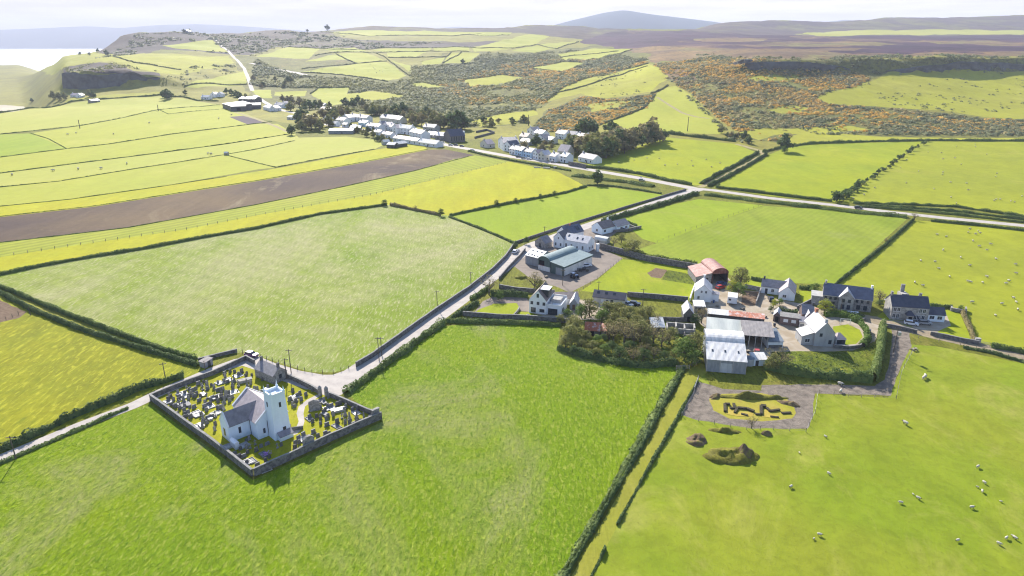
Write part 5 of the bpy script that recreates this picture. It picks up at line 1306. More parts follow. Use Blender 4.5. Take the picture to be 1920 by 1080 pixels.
# ---- church
def church():
    org = Vector((-56.4, 140.6, 0.0))
    s = B('church', 'white church with square pinnacled tower and slate roofs in the walled churchyard', 'church', org, org + Vector((0.707, 0.707, 0)) * 4.1, 4.1)
    # tower with a slight batter
    tw = 4.1; tp = 0.28; th = 11.3
    m = MB()
    prof = [(0, -0.5, 0.0), (0, 0, 0)]
    V = []
    for z, q in ((-0.5, -0.12), (1.2, 0.0), (th, tp)):
        V += [(q, q, z), (tw - q, q, z), (tw - q, tw - q, z), (q, tw - q, z)]
    F = [(3, 2, 1, 0), (8, 9, 10, 11)]
    for l in (0, 4):
        F += [(l + i, l + (i + 1) % 4, l + 4 + (i + 1) % 4, l + 4 + i) for i in range(4)]
    m.poly(V, F)
    tower = m.build('tower', MATS['lime_white'], s.root)
    pa = MB(); q = tp - 0.06
    pa.box(q, q, th + .002, tw - q, q + 0.35, th + 0.65); pa.box(q, tw - q - 0.35, th + .002, tw - q, tw - q, th + 0.65)
    pa.box(q, q + 0.352, th + .002, q + 0.35, tw - q - 0.352, th + 0.65); pa.box(tw - q - 0.35, q + 0.352, th + .002, tw - q, tw - q - 0.352, th + 0.65)
    pa.build('parapet', MATS['lime_white'], tower)
    for i, (x, y) in enumerate(((q + .2, q + .2), (tw - q - .2, q + .2), (tw - q - .2, tw - q - .2), (q + .2, tw - q - .2))):
        pk = MB(); top = 1.0 if i != 2 else 1.5
        pk.box(x - .24, y - .24, th + .652, x + .24, y + .24, th + 0.95); pk.cyl(x, y, th + .95, th + 0.95 + top, 0.2, 0.03, 4)
        pk.build('pinnacle', MATS['lime_white'], tower)
    def slit(side, u, z, w, h, off):
        x = MB()
        d = 0.14 * 0 + off
        if side == 'f': x.box(u - w / 2, d - 0.05, z, u + w / 2, d + 0.3, z + h)
        else: x.box(d - 0.05, u - w / 2, z, d + 0.3, u + w / 2, z + h)
        f = x.build('window', MATS['dark_paint'], tower)
    slit('f', 2.3, 8.2, 0.5, 1.25, 0.19); slit('l', 2.4, 8.2, 0.5, 1.25, 0.19)
    slit('f', 2.6, 1.6, 0.75, 1.2, -0.01)
    # nave: x -2.7..5.3, y 3.3..16 ; ridge along y
    nv = s.walls('lime_white', 4.4, 7.6, -2.7, 5.3, 3.3, 16.0, True, name='nave_wall')
    r = s.gable('slate_lilac', 4.4, 7.6, -2.7, 5.3, 3.3, 16.0, True, over=0.2, gov=-0.3, name='nave_roof')
    for y in (3.3, 15.65):
        k = (7.6 - 4.4) / 4.0
        c = MB(); c.prism([(-2.95, 4.2 + .012), (1.3, 7.6 + .012), (5.55, 4.2 + .012), (5.55, 4.55), (1.3, 7.98), (-2.95, 4.55)], y - 0.06, y + 0.36, 'y')
        c.build('coping', MATS['white_trim'], r)
    # transept towards the camera's left: x -8.0..-2.7, ridge along x at y 9.2
    tv = s.walls('lime_white', 4.2, 7.0, -8.0, -1.2, 7.0, 11.4, False, name='transept_wall')
    r2 = s.gable('slate_grey', 4.2, 7.0, -7.7, 0.5, 7.0, 11.4, False, over=0.2, gov=0.0, name='transept_roof')
    c = MB(); c.prism([(6.8, 3.95 + .012), (9.2, 7.0 + .012), (11.6, 3.95 + .012), (11.6, 4.35), (9.2, 7.42), (6.8, 4.35)], -8.08, -7.68, 'x')
    c.build('coping', MATS['white_trim'], r2)
    def w2(side, u, z, w, h, o):
        f = MB(); g = MB()
        if side == 'f': f.box(u - w/2 - .06, o - .05, z - .1, u + w/2 + .06, o - .002, z + h + .1); g.box(u - w/2, o - .08, z, u + w/2, o - .052, z + h)
        else: f.box(o - .05, u - w/2 - .06, z - .1, o - .002, u + w/2 + .06, z + h + .1); g.box(o - .08, u - w/2, z, o - .052, u + w/2, z + h)
        a = f.build('window', MATS['white_trim'], s.root); g.build('pane', MATS['glass'], a)
    w2('f', -1.0, 1.2, 0.55, 1.3, 3.3)
    w2('f', -5.3, 1.5, 0.6, 1.6, 7.0)
    w2('l', 9.2, 1.0, 1.0, 2.0, -8.0)
    for (x, y) in ((-2.75, 6.9), (-0.05, 3.22)):
        MB().cyl(x, y, 0, 4.2, 0.06, None, 6).build('drainpipe', MATS['dark_paint'], s.root)
    # porch shelf at the foot of the tower and small annex on the transept
    MB().box(0.6, -1.3, -0.3, 4.0, -0.14, 1.1).build('porch_wall', MATS['lime_white'], s.root)
    p = MB(); p.prism([(-1.5, 1.1), (-0.14, 1.95), (-0.14, 2.05), (-1.5, 1.2)], 0.5, 4.1, 'x'); p.build('porch_roof', MATS['slate_grey'], s.root)
church()
b = B('stone_hall', 'grey stone hall with two chimneys inside the churchyard roadside wall', 'stone hall', (479, 706), (514, 721), 4.6)
b.walls('rubble', 2.5, 4.4); r = b.gable('slate_grey', 2.5, 4.4, over=0.15)
b.chimney(0.5, 2.3, 5.6, r, 'rubble_dark', 0.5, 0.7, 3.4); b.chimney(b.L - 0.5, 2.3, 5.6, r, 'rubble_dark', 0.5, 0.7, 3.4)
b.win('r', 2.3, 1.2, 0.7, 1.0, 'dark_paint')
b = B('lane_shed', 'small grey flat roofed shed at the end of the grassy lane', 'shed', (375, 688), (385, 691), 2.8)
b.monowalls('block_wall', 1.8, 2.1); b.mono('sheet_brown', 1.8, 2.1, over=0.2); b.panel('r', 1.5, 0, 0.9, 1.8, 'dark_paint')
# ---- white modern house with terrace
b = B('modern_house', 'white three storey house with dormer, roof terrace and big dark windows', 'house', (992, 586), (1024, 590), 9.5)
b.walls('white_paint', 5.0, 8.6, across=True); r = b.gable('slate_brown', 5.0, 8.6, across=True, over=0.12, gov=0.1)
for u in (0.16, 0.52, 0.86): b.win('f', b.L * u, 3.4, 0.8, 0.95, 'dark_paint', bars=False)
b.win('f', b.L * 0.5, 6.1, 0.7, 1.2, 'dark_paint', bars=False)
b.win('f', b.L * 0.25, 0.4, 1.6, 1.7, 'dark_paint'); b.win('f', b.L * 0.75, 0.8, 1.6, 1.0, 'dark_paint')
b.win('l', 3.0, 1.0, 0.9, 1.2); b.win('l', 6.0, 1.0, 0.9, 1.2); b.win('l', 4.5, 3.3, 0.8, 1.0)
dm = MB().box(b.L * 0.52, 2.2, 5.6, b.L * 1.02, 6.2, 8.25).build('dormer', MATS['dark_paint'], r)
MB().box(b.L * 0.47, 2.0, 8.252, b.L * 1.06, 6.4, 8.45).build('dormer_roof', MATS['white_trim'], dm)
ex = MB().box(b.L + 0.003, 0.5, -0.5, b.L + 5.2, 9.0, 3.1).build('extension_wall', MATS['white_paint'], b.root)
MB().box(b.L + 0.003, 0.5, 3.102, b.L + 5.2, 0.7, 3.9).box(b.L + 5.0, 0.702, 3.102, b.L + 5.2, 9.0, 4.0).box(b.L + 0.003, 8.8, 3.102, b.L + 4.998, 9.0, 4.6).build('terrace_parapet', MATS['white_trim'], b.root)
MB().box(b.L + 0.6, 4.2, 3.102, b.L + 4.0, 7.8, 4.4).box(b.L + 0.4, 1.5, 3.102, b.L + 1.4, 3.2, 3.9).build('terrace_furniture', MATS['concrete'], b.root)
b.win('f', b.L + 2.2, 0.15, 3.2, 2.1, 'dark_paint', off=0.5); b.win('r', 3.0, 0.8, 1.6, 1.2, 'dark_paint', off2=b.L + 5.2)
b = B('garage', 'long low brown roofed garage with dark open bay behind the modern house', 'garage', (1040, 572), (1085, 571), 5.5)
b.walls('white_paint', 2.5, 3.9); b.gable('slate_brown', 2.5, 3.9, over=0.25)
b.panel('f', b.L * 0.26, 0.0, b.L * 0.30, 2.2, 'dark_hole', 'open_bay_shade'); b.panel('f', b.L * 0.7, 0, 0.9, 2.0, 'dark_paint')  # first panel is a dark sheet standing for shade inside the open bay
b = B('stone_shed', 'small shed with bright grey roof between garage and trees', 'shed', (1068, 580), (1083, 581), 6.5)
b.walls('grey_render', 2.2, 4.2, across=True); b.gable('slate_pale', 2.2, 4.2, across=True, over=0.2); b.panel('f', b.L / 2, 0, 1.0, 1.9, 'wood_brown')
b = B('long_shed', 'long pale shed with slate roof behind the small wood', 'shed', (1111, 568), (1171, 575), 5.0)
b.walls('cream_wall', 2.5, 4.3); r = b.gable('slate_dark', 2.5, 4.3)
for u in (0.15, 0.4, 0.65): b.skylight(b.L * u, 1.5, 3.6, 0.72, 1.0, 0.9, r)
b.panel('f', b.L * 0.3, 0, 1.0, 2.0, 'white_trim'); b.panel('f', b.L * 0.6, 0, 1.0, 2.0, 'dark_paint'); b.win('f', b.L * 0.45, 1.0, 0.8, 0.9)
# ---- ruins in the wood
b = B('rusty_shed', 'old shed with rusty red tin roof among the trees', 'shed', (1096, 630), (1124, 632), 4.5)
b.walls('rubble_dark', 2.2, 4.0); b.gable('sheet_rust_strong', 2.2, 4.0); b.panel('f', b.L * 0.5, 0, 1.1, 1.9, 'dark_hole')
b = B('rusty_shed', 'smaller rusty roofed lean-to beside the old shed in the wood', 'shed', (1126, 631), (1136, 632), 3.6)
b.monowalls('rubble_dark', 2.0, 3.0); b.mono('sheet_rust_strong', 2.0, 3.0)
b = B('tin_shed', 'pale tin roofed shed at the edge of the wood', 'shed', (1222, 622), (1246, 622), 4.5)
b.monowalls('rubble_dark', 1.6, 3.0); b.mono('sheet_pale', 1.6, 3.0)
def ruin():
    b = B('ruined_building', 'roofless stone ruin with inner cross walls right of the wood', 'ruin', (1249, 624), (1303, 628), 4.6)
    m = MB(); L, D = b.L, b.D
    m.box(0, 0, -.3, L, .45, 1.7); m.box(0, D - .45, -.3, L, D, 2.0)
    for u, h in ((0, 1.8), (0.36, 2.4), (0.66, 1.9), (1, 2.3)): m.box(L * u - (.45 if u > 0 else 0), .452, -.3, L * u + (0.45 if u < 0.1 else 0), D - .452, h)
    m.build('ruin_wall', MATS['stone_pale'], b.root)
    MB().box(L * .6, -2.2, -.3, L * .64, -0.01, 1.2).box(L * .6, -2.6, -.3, L * .98, -2.21, 1.0).box(L * .94, -2.2, -.3, L * .98, -0.01, 1.1).build('yard_wall', MATS['stone_wall'], b.root)
ruin()
# ---- group beside the side road
b = B('long_white_house', 'long white two storey house with pale roof and grey plinth by the tarmac yard', 'house', (1057, 466), (1101, 474), 7.0)
b.walls('white_paint', 4.3, 6.6); r = b.gable('slate_pale', 4.3, 6.6, over=0.2)
for u, y, z in ((0.12, 2.2, 5.75), (0.5, 1.6, 5.36), (0.72, 1.6, 5.36)): b.skylight(b.L * u, y, z, 0.657, 0.7, 1.0, r)
for u in (0.1, 0.33, 0.8): b.win('f', b.L * u, 1.0, 0.8, 1.7)
b.win('f', b.L * 0.57, 1.2, 0.7, 1.0, pane='glass'); b.win('r', 2.2, 1.0, 0.8, 1.3); b.win('r', 4.9, 1.0, 0.8, 1.3)
MB().box(-0.5, -0.9, -.3, b.L + 0.3, -0.01, 0.75).build('plinth', MATS['grey_render'], b.root)
MB().prism([(-5.2, -.5), (0.0, -.5), (0.0, 4.8), (-2.6, 7.4), (-5.2, 4.8)], -0.5, 8.0, 'y').build('cross_wing', MATS['white_paint'], b.root)
MB().prism([(-5.5, 4.5 + .012), (-2.6, 7.4 + .012), (0.25, 4.55 + .012), (0.25, 4.72), (-2.6, 7.6), (-5.5, 4.66)], -0.65, 8.2, 'y').build('wing_roof', MATS['slate_dark'], b.root)
for x in (-4.0, -1.4): b.win('f', x, 1.0, 0.8, 1.4, off=-0.5)
b.win('f', -2.6, 4.2, 0.6, 0.9, off=-0.5)
b = B('slate_house', 'house with dark slate roof and solar panels behind the long white house', 'house', (1062, 452), (1094, 445), 7.0)
b.walls('white_paint', 3.2, 6.2); r = b.gable('slate_blue', 3.2, 6.2)
b.skylight(b.L * 0.75, 1.6, 4.6, 0.857, 2.2, 2.0, r); b.chimney(b.L * 0.45, 3.5, 7.2, r, 'terracotta', 0.7, 0.5, 5.8); b.win('f', b.L * 0.3, 1.0, 0.9, 1.1)
b = B('bungalow', 'pale bungalow with brown roof and hedged garden at the top of the side road', 'bungalow', (1129, 440), (1153, 434), 7.2)
b.walls('lime_white', 3.0, 5.6); r = b.gable('slate_brown', 3.0, 5.6, over=0.35)
b.chimney(b.L * 0.8, 3.6, 6.6, r, 'lime_white', 0.8, 0.6, 5.0)
b.win('f', b.L * 0.2, 1.0, 1.4, 1.1); b.win('l', 3.6, 1.0, 1.2, 1.1)
MB().prism([(-1.5, -.5), (5.0, -.5), (5.0, 2.8), (1.75, 4.9), (-1.5, 2.8)], b.L + 0.02, b.L + 9.0, 'x').build('side_wing', MATS['lime_white'], b.root)
MB().prism([(-1.8, 2.6 + .012), (1.75, 4.9 + .012), (5.3, 2.6 + .012), (5.3, 2.78), (1.75, 5.07), (-1.8, 2.78)], b.L - 0.2, b.L + 9.2, 'x').build('wing_roof', MATS['slate_grey'], b.root)
b.win('f', b.L + 3.0, 1.0, 1.5, 1.1, off=-1.5); b.win('f', b.L + 6.6, 1.0, 1.5, 1.1, off=-1.5)
b = B('skylit_barn', 'grey barn with pale roof of many small skylights', 'barn', (985, 494), (1012, 501), 9.0)
b.walls('block_wall', 3.8, 5.8); r = b.gable('sheet_pale', 3.8, 5.8)
for u, y in ((0.2, 3.3), (0.5, 3.3), (0.8, 3.3), (0.15, 0.8), (0.38, 0.8), (0.55, 0.8), (0.78, 0.8)): b.skylight(b.L * u, y, 3.8 + y * 0.444, 0.444, 0.5, 0.6, r)
b.panel('f', b.L * 0.3, 0, 2.6, 2.8, 'sheet_grey_wall')
b = B('stone_shed', 'small grey stone shed with steep gable beside the road', 'shed', (1003, 461), (1022, 466), 5.0)
b.walls('rubble', 2.4, 4.8, across=True); b.gable('slate_grey', 2.4, 4.8, across=True); b.panel('f', b.L * 0.5, 0, 1.1, 1.9, 'dark_paint')
A_, B_ = G(1009, 505), G(1032, 511)
Lb = (G(1094, 490) - G(1057, 516)).to_2d().length
b = B('barrel_barn', 'green round roofed barn with white lower cladding and rusty opening', 'barn', A_, B_, Lb * 0.92)
b.barrel('sheet_green_roof', 'sheet_green', 4.2, 6.3, along='y')
b.panel('f', b.L * 0.5, 0.05, b.L * 0.96, 2.0, 'sheet_white', 'lower_cladding', t=0.08)
b.panel('f', b.L * 0.28, 2.3, b.L * 0.42, 2.0, 'dark_hole', 'opening'); b.panel('f', b.L * 0.28, 2.2, b.L * 0.44, 0.12, 'sheet_rust', 'rusty_rail', t=0.12)  # flat dark panel stands for the shade inside the opening
b = B('lean_to_barn', 'green sided barn with wide green mono pitch roof and white side cladding', 'barn', (1033, 512), (1057, 518), Lb)
b.monowalls('sheet_green', 4.8, 4.0, across=True); b.mono('sheet_green_roof', 4.8, 4.0, across=True, over=0.35)
b.panel('f', b.L * 0.62, 0.05, b.L * 0.5, 3.0, 'sheet_grey_wall', 'door')
MB().box(b.L + 0.003, 0.3, 0.1, b.L + 0.07, b.D, 3.2).build('side_cladding', MATS['sheet_white'], b.root)
b = B('round_tank_shed', 'low round topped grey store behind the long white house', 'store', (1115, 454), (1136, 458), 4.0)
b.barrel('sheet_pale', 'grey_render', 1.2, 2.9, along='x'); b.panel('f', 2.0, 0, 1.0, 1.1, 'dark_paint')
# ---- farmyard group on the right
b = B('dutch_barn', 'red rusty round roofed barn open at the front', 'barn', (1334, 531), (1364, 530), 13.0)
b.barrel('sheet_rust', 'sheet_dark_wall', 4.0, 6.1, along='y', openf=True, over=0.1)
MB().prism([(b.L * .5 + b.L * .5 * math.cos(math.pi * i / 12) * .98, 4.0 + 2.08 * math.sin(math.pi * i / 12)) for i in range(1, 12)] + [(b.L * .06, 3.7), (b.L * .94, 3.7)], 0.4, 0.5, 'y').build('front_gable', MATS['sheet_rust'], b.root)
for x in (0.1, b.L - 0.3): MB().box(x, 0.0, -.3, x + .2, .2, 4.0).build('post', MATS['sheet_rust'], b.root)
b = B('red_lean_to', 'long red streaked tin roof building left of the round barn', 'barn', (1304, 532), (1333, 532), 13.0)
b.monowalls('rubble', 2.8, 4.4, across=True); b.mono('sheet_rust', 2.8, 4.4, across=True, over=0.2); b.panel('f', b.L * 0.6, 0, 2.0, 2.4, 'dark_hole')
b = B('farm_cottage', 'white two storey farm cottage with gable to the yard', 'house', (1301, 564), (1333, 567), 9.0)
b.walls('white_paint', 3.6, 6.4, across=True); r = b.gable('slate_pale', 3.6, 6.4, across=True, over=0.15)
b.chimney(b.L / 2, 8.6, 7.5, r, 'white_paint', 0.6, 0.9, 5.8)
b.win('f', b.L * 0.25, 0.9, 0.7, 1.1); b.win('f', b.L * 0.4, 3.3, 0.6, 0.9); b.win('f', b.L * 0.66, 3.3, 0.6, 0.9)
b.skylight(b.L * 0.25, 3.0, 4.9, 0.85, 0.7, 0.8, r, across=True); b.skylight(b.L * 0.25, 6.0, 4.9, 0.85, 0.7, 0.8, r, across=True)
MB().box(b.L + 0.003, 1.5, -.5, b.L + 2.6, 4.5, 2.6).build('porch', MATS['white_paint'], b.root); b.mono('slate_grey', 2.9, 2.62, b.L + 0.2, b.L + 2.6, 1.5, 4.5, across=True, name='porch_roof')
b = B('stone_shed', 'stone shed with bright slate roof at the corner of the farmyard', 'shed', (1281, 603), (1300, 604), 7.5)
b.walls('rubble_dark', 2.8, 5.0, across=True); b.gable('slate_pale', 2.8, 5.0, across=True, over=0.15); b.panel('f', b.L / 2, 0, 1.0, 1.9, 'dark_hole')
b = B('flat_store', 'low store with flat bright roof beside the farm cottage', 'store', (1301, 586), (1321, 587), 5.0)
b.walls('rubble', 2.4); b.mono('sheet_white', 2.4, 2.7); b.panel('f', b.L / 2, 0, 1.0, 1.8, 'dark_paint')
b = B('box_trailer', 'white box trailer parked in the farmyard', 'trailer', (1363, 571), (1381, 573), 4.8)
b.walls('white_paint', 2.9, base=0.6, name='body'); b.mono('sheet_white', 2.9, 3.05, over=0.05, name='trailer_roof'); b.win('f', b.L * 0.25, 1.8, 0.7, 0.5, 'dark_paint', bars=False)
for y in (1.2, 3.4):
    for x in (0.0, b.L - .3): MB().tube((x, y, .35), (x + .3, y, .35), .36, None, 12).build('wheel', MATS['tyre'], b.root)
b = B('white_bungalow', 'white L-shaped bungalow with lilac roof and front gable', 'bungalow', (1459, 561), (1489, 565), 10.5)
b.walls('white_paint', 2.7, 5.3, across=True); r = b.gable('slate_lilac', 2.7, 5.3, across=True, over=0.2)
b.win('f', b.L * 0.36, 1.0, 1.2, 1.0)
MB().prism([(4.6, -.5), (10.0, -.5), (10.0, 2.7), (7.3, 4.8), (4.6, 2.7)], -6.5, 0.3, 'x').build('rear_wing', MATS['white_paint'], b.root)
MB().prism([(4.4, 2.55 + .012), (7.3, 4.8 + .012), (10.2, 2.55 + .012), (10.2, 2.72), (7.3, 4.97), (4.4, 2.72)], -6.7, b.L * 0.5, 'x').build('rear_roof', MATS['slate_grey'], b.root)
b.chimney(-5.9, 7.3, 5.9, r, 'dark_paint', 0.6, 0.7, 4.2); b.win('f', -2.4, 0.9, 0.9, 1.1, off=4.6); b.panel('f', -4.6, 0, 0.9, 2.0, 'dark_paint', off=4.6)
b = B('slate_terrace', 'big stone building with blue slate roof and projecting central gable', 'house', (1540, 574), (1632, 586), 8.0)
b.walls('rubble', 4.6, 7.6); r = b.gable('slate_blue', 4.6, 7.6, over=0.25)
MB().box(-0.15, -0.12, 4.25, b.L * .38, -0.003, 4.5).box(b.L * .62, -0.12, 4.25, b.L + .15, -0.003, 4.5).build('eaves_board', MATS['white_trim'], r)
gx0, gx1 = b.L * .33, b.L * .63
MB().prism([(gx0, -.5), (gx1, -.5), (gx1, 4.6), ((gx0 + gx1) / 2, 7.2), (gx0, 4.6)], -1.3, 3.0, 'y').build('central_gable', MATS['stone_pale'], b.root)
MB().prism([(gx0 - .25, 4.4 + .012), ((gx0 + gx1) / 2, 7.2 + .012), (gx1 + .25, 4.4 + .012), (gx1 + .25, 4.58), ((gx0 + gx1) / 2, 7.4), (gx0 - .25, 4.58)], -1.5, 3.2, 'y').build('gable_roof', MATS['slate_pale'], b.root)
for u in (0.42, 0.54): b.win('f', b.L * u, 3.1, 0.8, 1.0, 'dark_paint', off=-1.3); b.win('f', b.L * u, 0.6, 1.0, 1.5, 'dark_paint', off=-1.3)
for u in (0.06, 0.16, 0.26, 0.70, 0.80, 0.92): b.win('f', b.L * u, 3.1, 0.7, 0.9, 'dark_paint')
for u in (0.08, 0.22, 0.74, 0.88): b.win('f', b.L * u, 0.6, 1.1, 1.5, 'dark_paint')
b.chimney(0.5, 4.0, 8.7, r, 'stone_pale', 0.6, 0.9, 6.8); b.chimney(b.L - 0.5, 4.0, 8.7, r, 'white_paint', 0.6, 0.9, 6.8)
MB().box(-3.6, 0.4, -.5, -0.003, 6.0, 3.4).build('end_extension', MATS['stone_pale'], b.root); MB().box(-3.8, 0.2, 3.402, -0.01, 6.2, 3.6).build('extension_roof', MATS['concrete'], b.root)
b = B('stone_farmhouse', 'long stone farmhouse with dark slate roof, three chimneys and central porch', 'farmhouse', (1668, 599), (1738, 604), 7.5)
b.walls('stone_pale', 4.9, 7.8); r = b.gable('slate_dark', 4.9, 7.8, over=0.15)
b.chimney(0.4, 3.75, 9.0, r, 'rubble', 0.6, 1.0, 7.0); b.chimney(b.L * .8, 3.9, 8.9, r, 'rubble', 0.9, 0.6, 7.0)
for u in (0.09, 0.19, 0.77, 0.87): b.win('f', b.L * u, 3.2, 0.9, 1.3); 
for u in (0.09, 0.19, 0.66, 0.74, 0.87): b.win('f', b.L * u, 0.8, 0.9, 1.4)
MB().box(b.L * .40, -1.5, -.5, b.L * .58, -.003, 2.5).build('porch', MATS['stone_pale'], b.root)
b2 = MB().poly([(b.L * .37, -1.9, 2.5), (b.L * .61, -1.9, 2.5), (b.L * .61, 0, 2.5), (b.L * .37, 0, 2.5), (b.L * .45, -0.02, 3.7), (b.L * .53, -0.02, 3.7)], [(0, 1, 5, 4), (1, 2, 5), (3, 0, 4), (2, 3, 4, 5), (3, 2, 1, 0)]).build('porch_roof', MATS['slate_dark'], b.root)
b.panel('f', b.L * .49, 0, 1.1, 2.0, 'dark_hole', 'door', off=-1.5)
MB().prism([(7.52, -.5), (12.0, -.5), (12.0, 3.5), (12.0, 6.5), (7.52, 7.0)], b.L * .42, b.L * .62, 'x').build('rear_wing', MATS['stone_pale'], b.root)
b.chimney(b.L * .52, 11.3, 9.3, r, 'rubble', 1.2, 0.7, 6.2)
xa = b.L + .003
MB().prism([(1.0, -.5), (6.0, -.5), (6.0, 2.6), (3.5, 4.3), (1.0, 2.6)], xa, xa + 5.6, 'x').build('annex_wall', MATS['lime_white'], b.root)
MB().prism([(0.7, 2.4 + .012), (3.5, 4.3 + .012), (6.3, 2.4 + .012), (6.3, 2.58), (3.5, 4.48), (0.7, 2.58)], xa + .02, xa + 5.8, 'x').build('annex_roof', MATS['slate_dark'], b.root)
b.win('f', xa + 1.6, 0.9, 1.4, 1.1, off=1.0); b.win('f', xa + 4.0, 0.9, 1.4, 1.1, off=1.0)
# big shed in front
b = B('ribbed_barn', 'large grey barn with bright ribbed round roof and white lean-to above the gravel', 'barn', (1324, 696), (1397, 702), 16.0)
b.monowalls('sheet_grey_wall', 3.9, 6.1, y1=7.5); b.mono('sheet_white', 3.9, 6.1, y1=7.4, over=0.25, name='lean_to_roof')
b.barrel('sheet_white', 'sheet_grey_wall', 5.6, 7.6, y0=7.6, y1=16.0, along='x', over=0.2)
for u in (0.15, 0.48, 0.82): b.skylight(b.L * u, 3.6, 4.95, 0.293, 0.5, 1.0)
b.panel('f', b.L * .5, 0.05, b.L * .3, 2.9, 'sheet_pale', 'door'); 
for u in (0.0, .335, .665, 1.0): MB().box(b.L * u - .1, -.12, -.3, b.L * u + .1, -.004, 3.8).build('stanchion', MATS['concrete'], b.root)
b = B('long_barn', 'long barn with pale greenish roof and black lower wall in the farmyard', 'barn', (1323, 636), (1389, 643), 8.0)
b.monowalls('sheet_dark_wall', 3.4, 4.9, y1=6.5); b.mono('sheet_greenish', 3.4, 4.9, y1=6.6, over=0.2); b.panel('f', b.L * .75, 0, 3, 2.2, 'sheet_grey_wall')
b = B('open_shed', 'open fronted cattle shed with weathered brown roof', 'shed', (1391, 649), (1439, 653), 8.5)
MB().box(0, 8.3, -.5, b.L, 8.5, 5.2).box(-.02, 0.2, -.5, .13, 8.29, 3.7).box(b.L - .13, 0.2, -.5, b.L + .02, 8.29, 3.7).build('wall', MATS['sheet_dark_wall'], b.root)
b.mono('sheet_brown', 3.8, 5.2, x1=b.L + 1.5, over=0.2)
for u in (0.02, .25, .5, .75, .97): MB().box(b.L * u - .1, 0, -.3, b.L * u + .1, .2, 3.8).build('post', MATS['concrete'], b.root)
b = B('blue_lean_to', 'low shed with dark blue sheet roof and white front wall', 'shed', (1439, 653), (1467, 653), 7.0)
b.walls('white_paint', 2.0, y1=6.8); b.mono('sheet_blue', 2.3, 3.6, over=0.2); b.panel('f', b.L * .5, 0, b.L * .9, 1.1, 'rubble_dark', 'plinth', t=0.1)
for u in (.3, .6): b.skylight(b.L * u, 4.0, 3.0, 0.186, 0.4, 1.4)
b = B('rusty_roof_shed', 'very long low shed, white roof at one end and orange rust at the other', 'shed', (1326, 598), (1432, 609), 3.4)
b.monowalls('sheet_dark_wall', 2.0, 2.5); b.mono('sheet_white', 2.0, 2.5, x1=b.L * .36, name='white_roof'); b.mono('sheet_rust_strong', 2.0, 2.5, x0=b.L * .36 + .42, name='rusty_roof')
b.panel('r', 1.5, 0, 1.0, 1.8, 'white_trim')
b = B('small_store', 'little white roofed store beside the ribbed barn', 'store', (1411, 686), (1437, 686), 3.4)
b.monowalls('lime_white', 2.0, 2.6); b.mono('sheet_white', 2.0, 2.6); b.panel('f', b.L * .3, 0, .9, 1.7, 'dark_paint')
def tank():
    t = empty('round_tank', G(1404, 683), 0, 'pale blue grey round tank between barn and little store', 'tank')
    MB().cyl(0, 0, -.2, 2.2, 1.5, 1.5, 18).build('tank_body', MATS['sheet_pale'], t); MB().cyl(0, 0, 2.202, 2.7, 1.55, .3, 18).build('tank_lid', MATS['sheet_blue'], t)
tank()
b = B('brick_shed', 'brown brick shed with flat pale roof edge and two white windows', 'shed', (1461, 608), (1498, 613), 4.0)
b.walls('brick_brown', 2.9); b.mono('cap_stone', 2.9, 3.0, over=0.15)
for u in (.3, .7): b.win('f', b.L * u, 1.2, 1.3, .9, pane='white_trim')
b = B('brick_cottage', 'small brown brick building with curved pale verge left of the brick shed', 'shed', (1449, 602), (1462, 604), 4.5)
b.walls('brick_brown', 2.2, 3.6, across=True); b.gable('slate_pale', 2.2, 3.6, across=True, over=0.15); b.panel('f', b.L / 2, 0, 1.0, 1.8, 'dark_hole')
b = B('gabled_cottage', 'small brick house with grey slate roof and chimneys behind the stone house', 'house', (1502, 604), (1524, 606), 6.5)
b.walls('brick_brown', 3.0, 5.4); r = b.gable('slate_grey', 3.0, 5.4, over=0.15); b.chimney(b.L * .95, 3.2, 6.4, r, 'dark_paint', .6, .9, 4.6)
MB().prism([(b.L * .25, -.5), (b.L * .8, -.5), (b.L * .8, 2.6), (b.L * .53, 4.2), (b.L * .25, 2.6)], -1.6, 1.5, 'y').build('front_gable', MATS['brick_brown'], b.root)
MB().prism([(b.L * .2, 2.4 + .012), (b.L * .53, 4.2 + .012), (b.L * .85, 2.4 + .012), (b.L * .85, 2.55), (b.L * .53, 4.36), (b.L * .2, 2.55)], -1.8, 1.6, 'y').build('gable_roof', MATS['slate_pale'], b.root)
b.win('f', b.L * .53, 1.0, .9, 1.0, off=-1.6)
b = B('white_porch', 'low pale porch building joined to the stone house', 'porch', (1498, 616), (1516, 618), 3.2)
b.walls('cream_wall', 2.3); b.mono('slate_grey', 2.3, 3.0)
for u in (.2, .45, .7): b.win('f', b.L * u, .8, .7, 1.0)
b = B('grey_house', 'large grey house with bright slate roof, gable facing the wood', 'house', (1525, 649), (1562, 650), 10.0)
b.walls('grey_render', 4.5, 8.0, across=True); r = b.gable('slate_pale', 4.5, 8.0, across=True, over=0.15)
b.chimney(b.L / 2, 9.4, 9.0, r, 'terracotta', .8, 1.1, 7.2); b.chimney(b.L / 2, .8, 8.9, r, 'grey_render', .8, .6, 7.2)
b.win('f', b.L * .8, 1.0, .8, 1.1, 'dark_paint'); b.win('f', b.L * .3, 3.4, .7, .9, 'dark_paint', pane='glass')
MB().prism([(-3.6, -.5), (-.003, -.5), (-.003, 4.2), (-3.6, 2.8)], 0.8, 6.5, 'y').build('lean_to', MATS['grey_render'], b.root)
MB().prism([(-3.8, 2.75), (-.003, 4.22), (-.003, 4.36), (-3.8, 2.9)], 0.6, 6.7, 'y').build('lean_to_roof', MATS['slate_dark'], b.root)
b.win('f', -1.8, 1.0, 1.4, 1.1, off=.8)
b = B('conservatory', 'small glazed conservatory with lilac roof on the grey house', 'conservatory', (1567, 648), (1584, 648), 4.0)
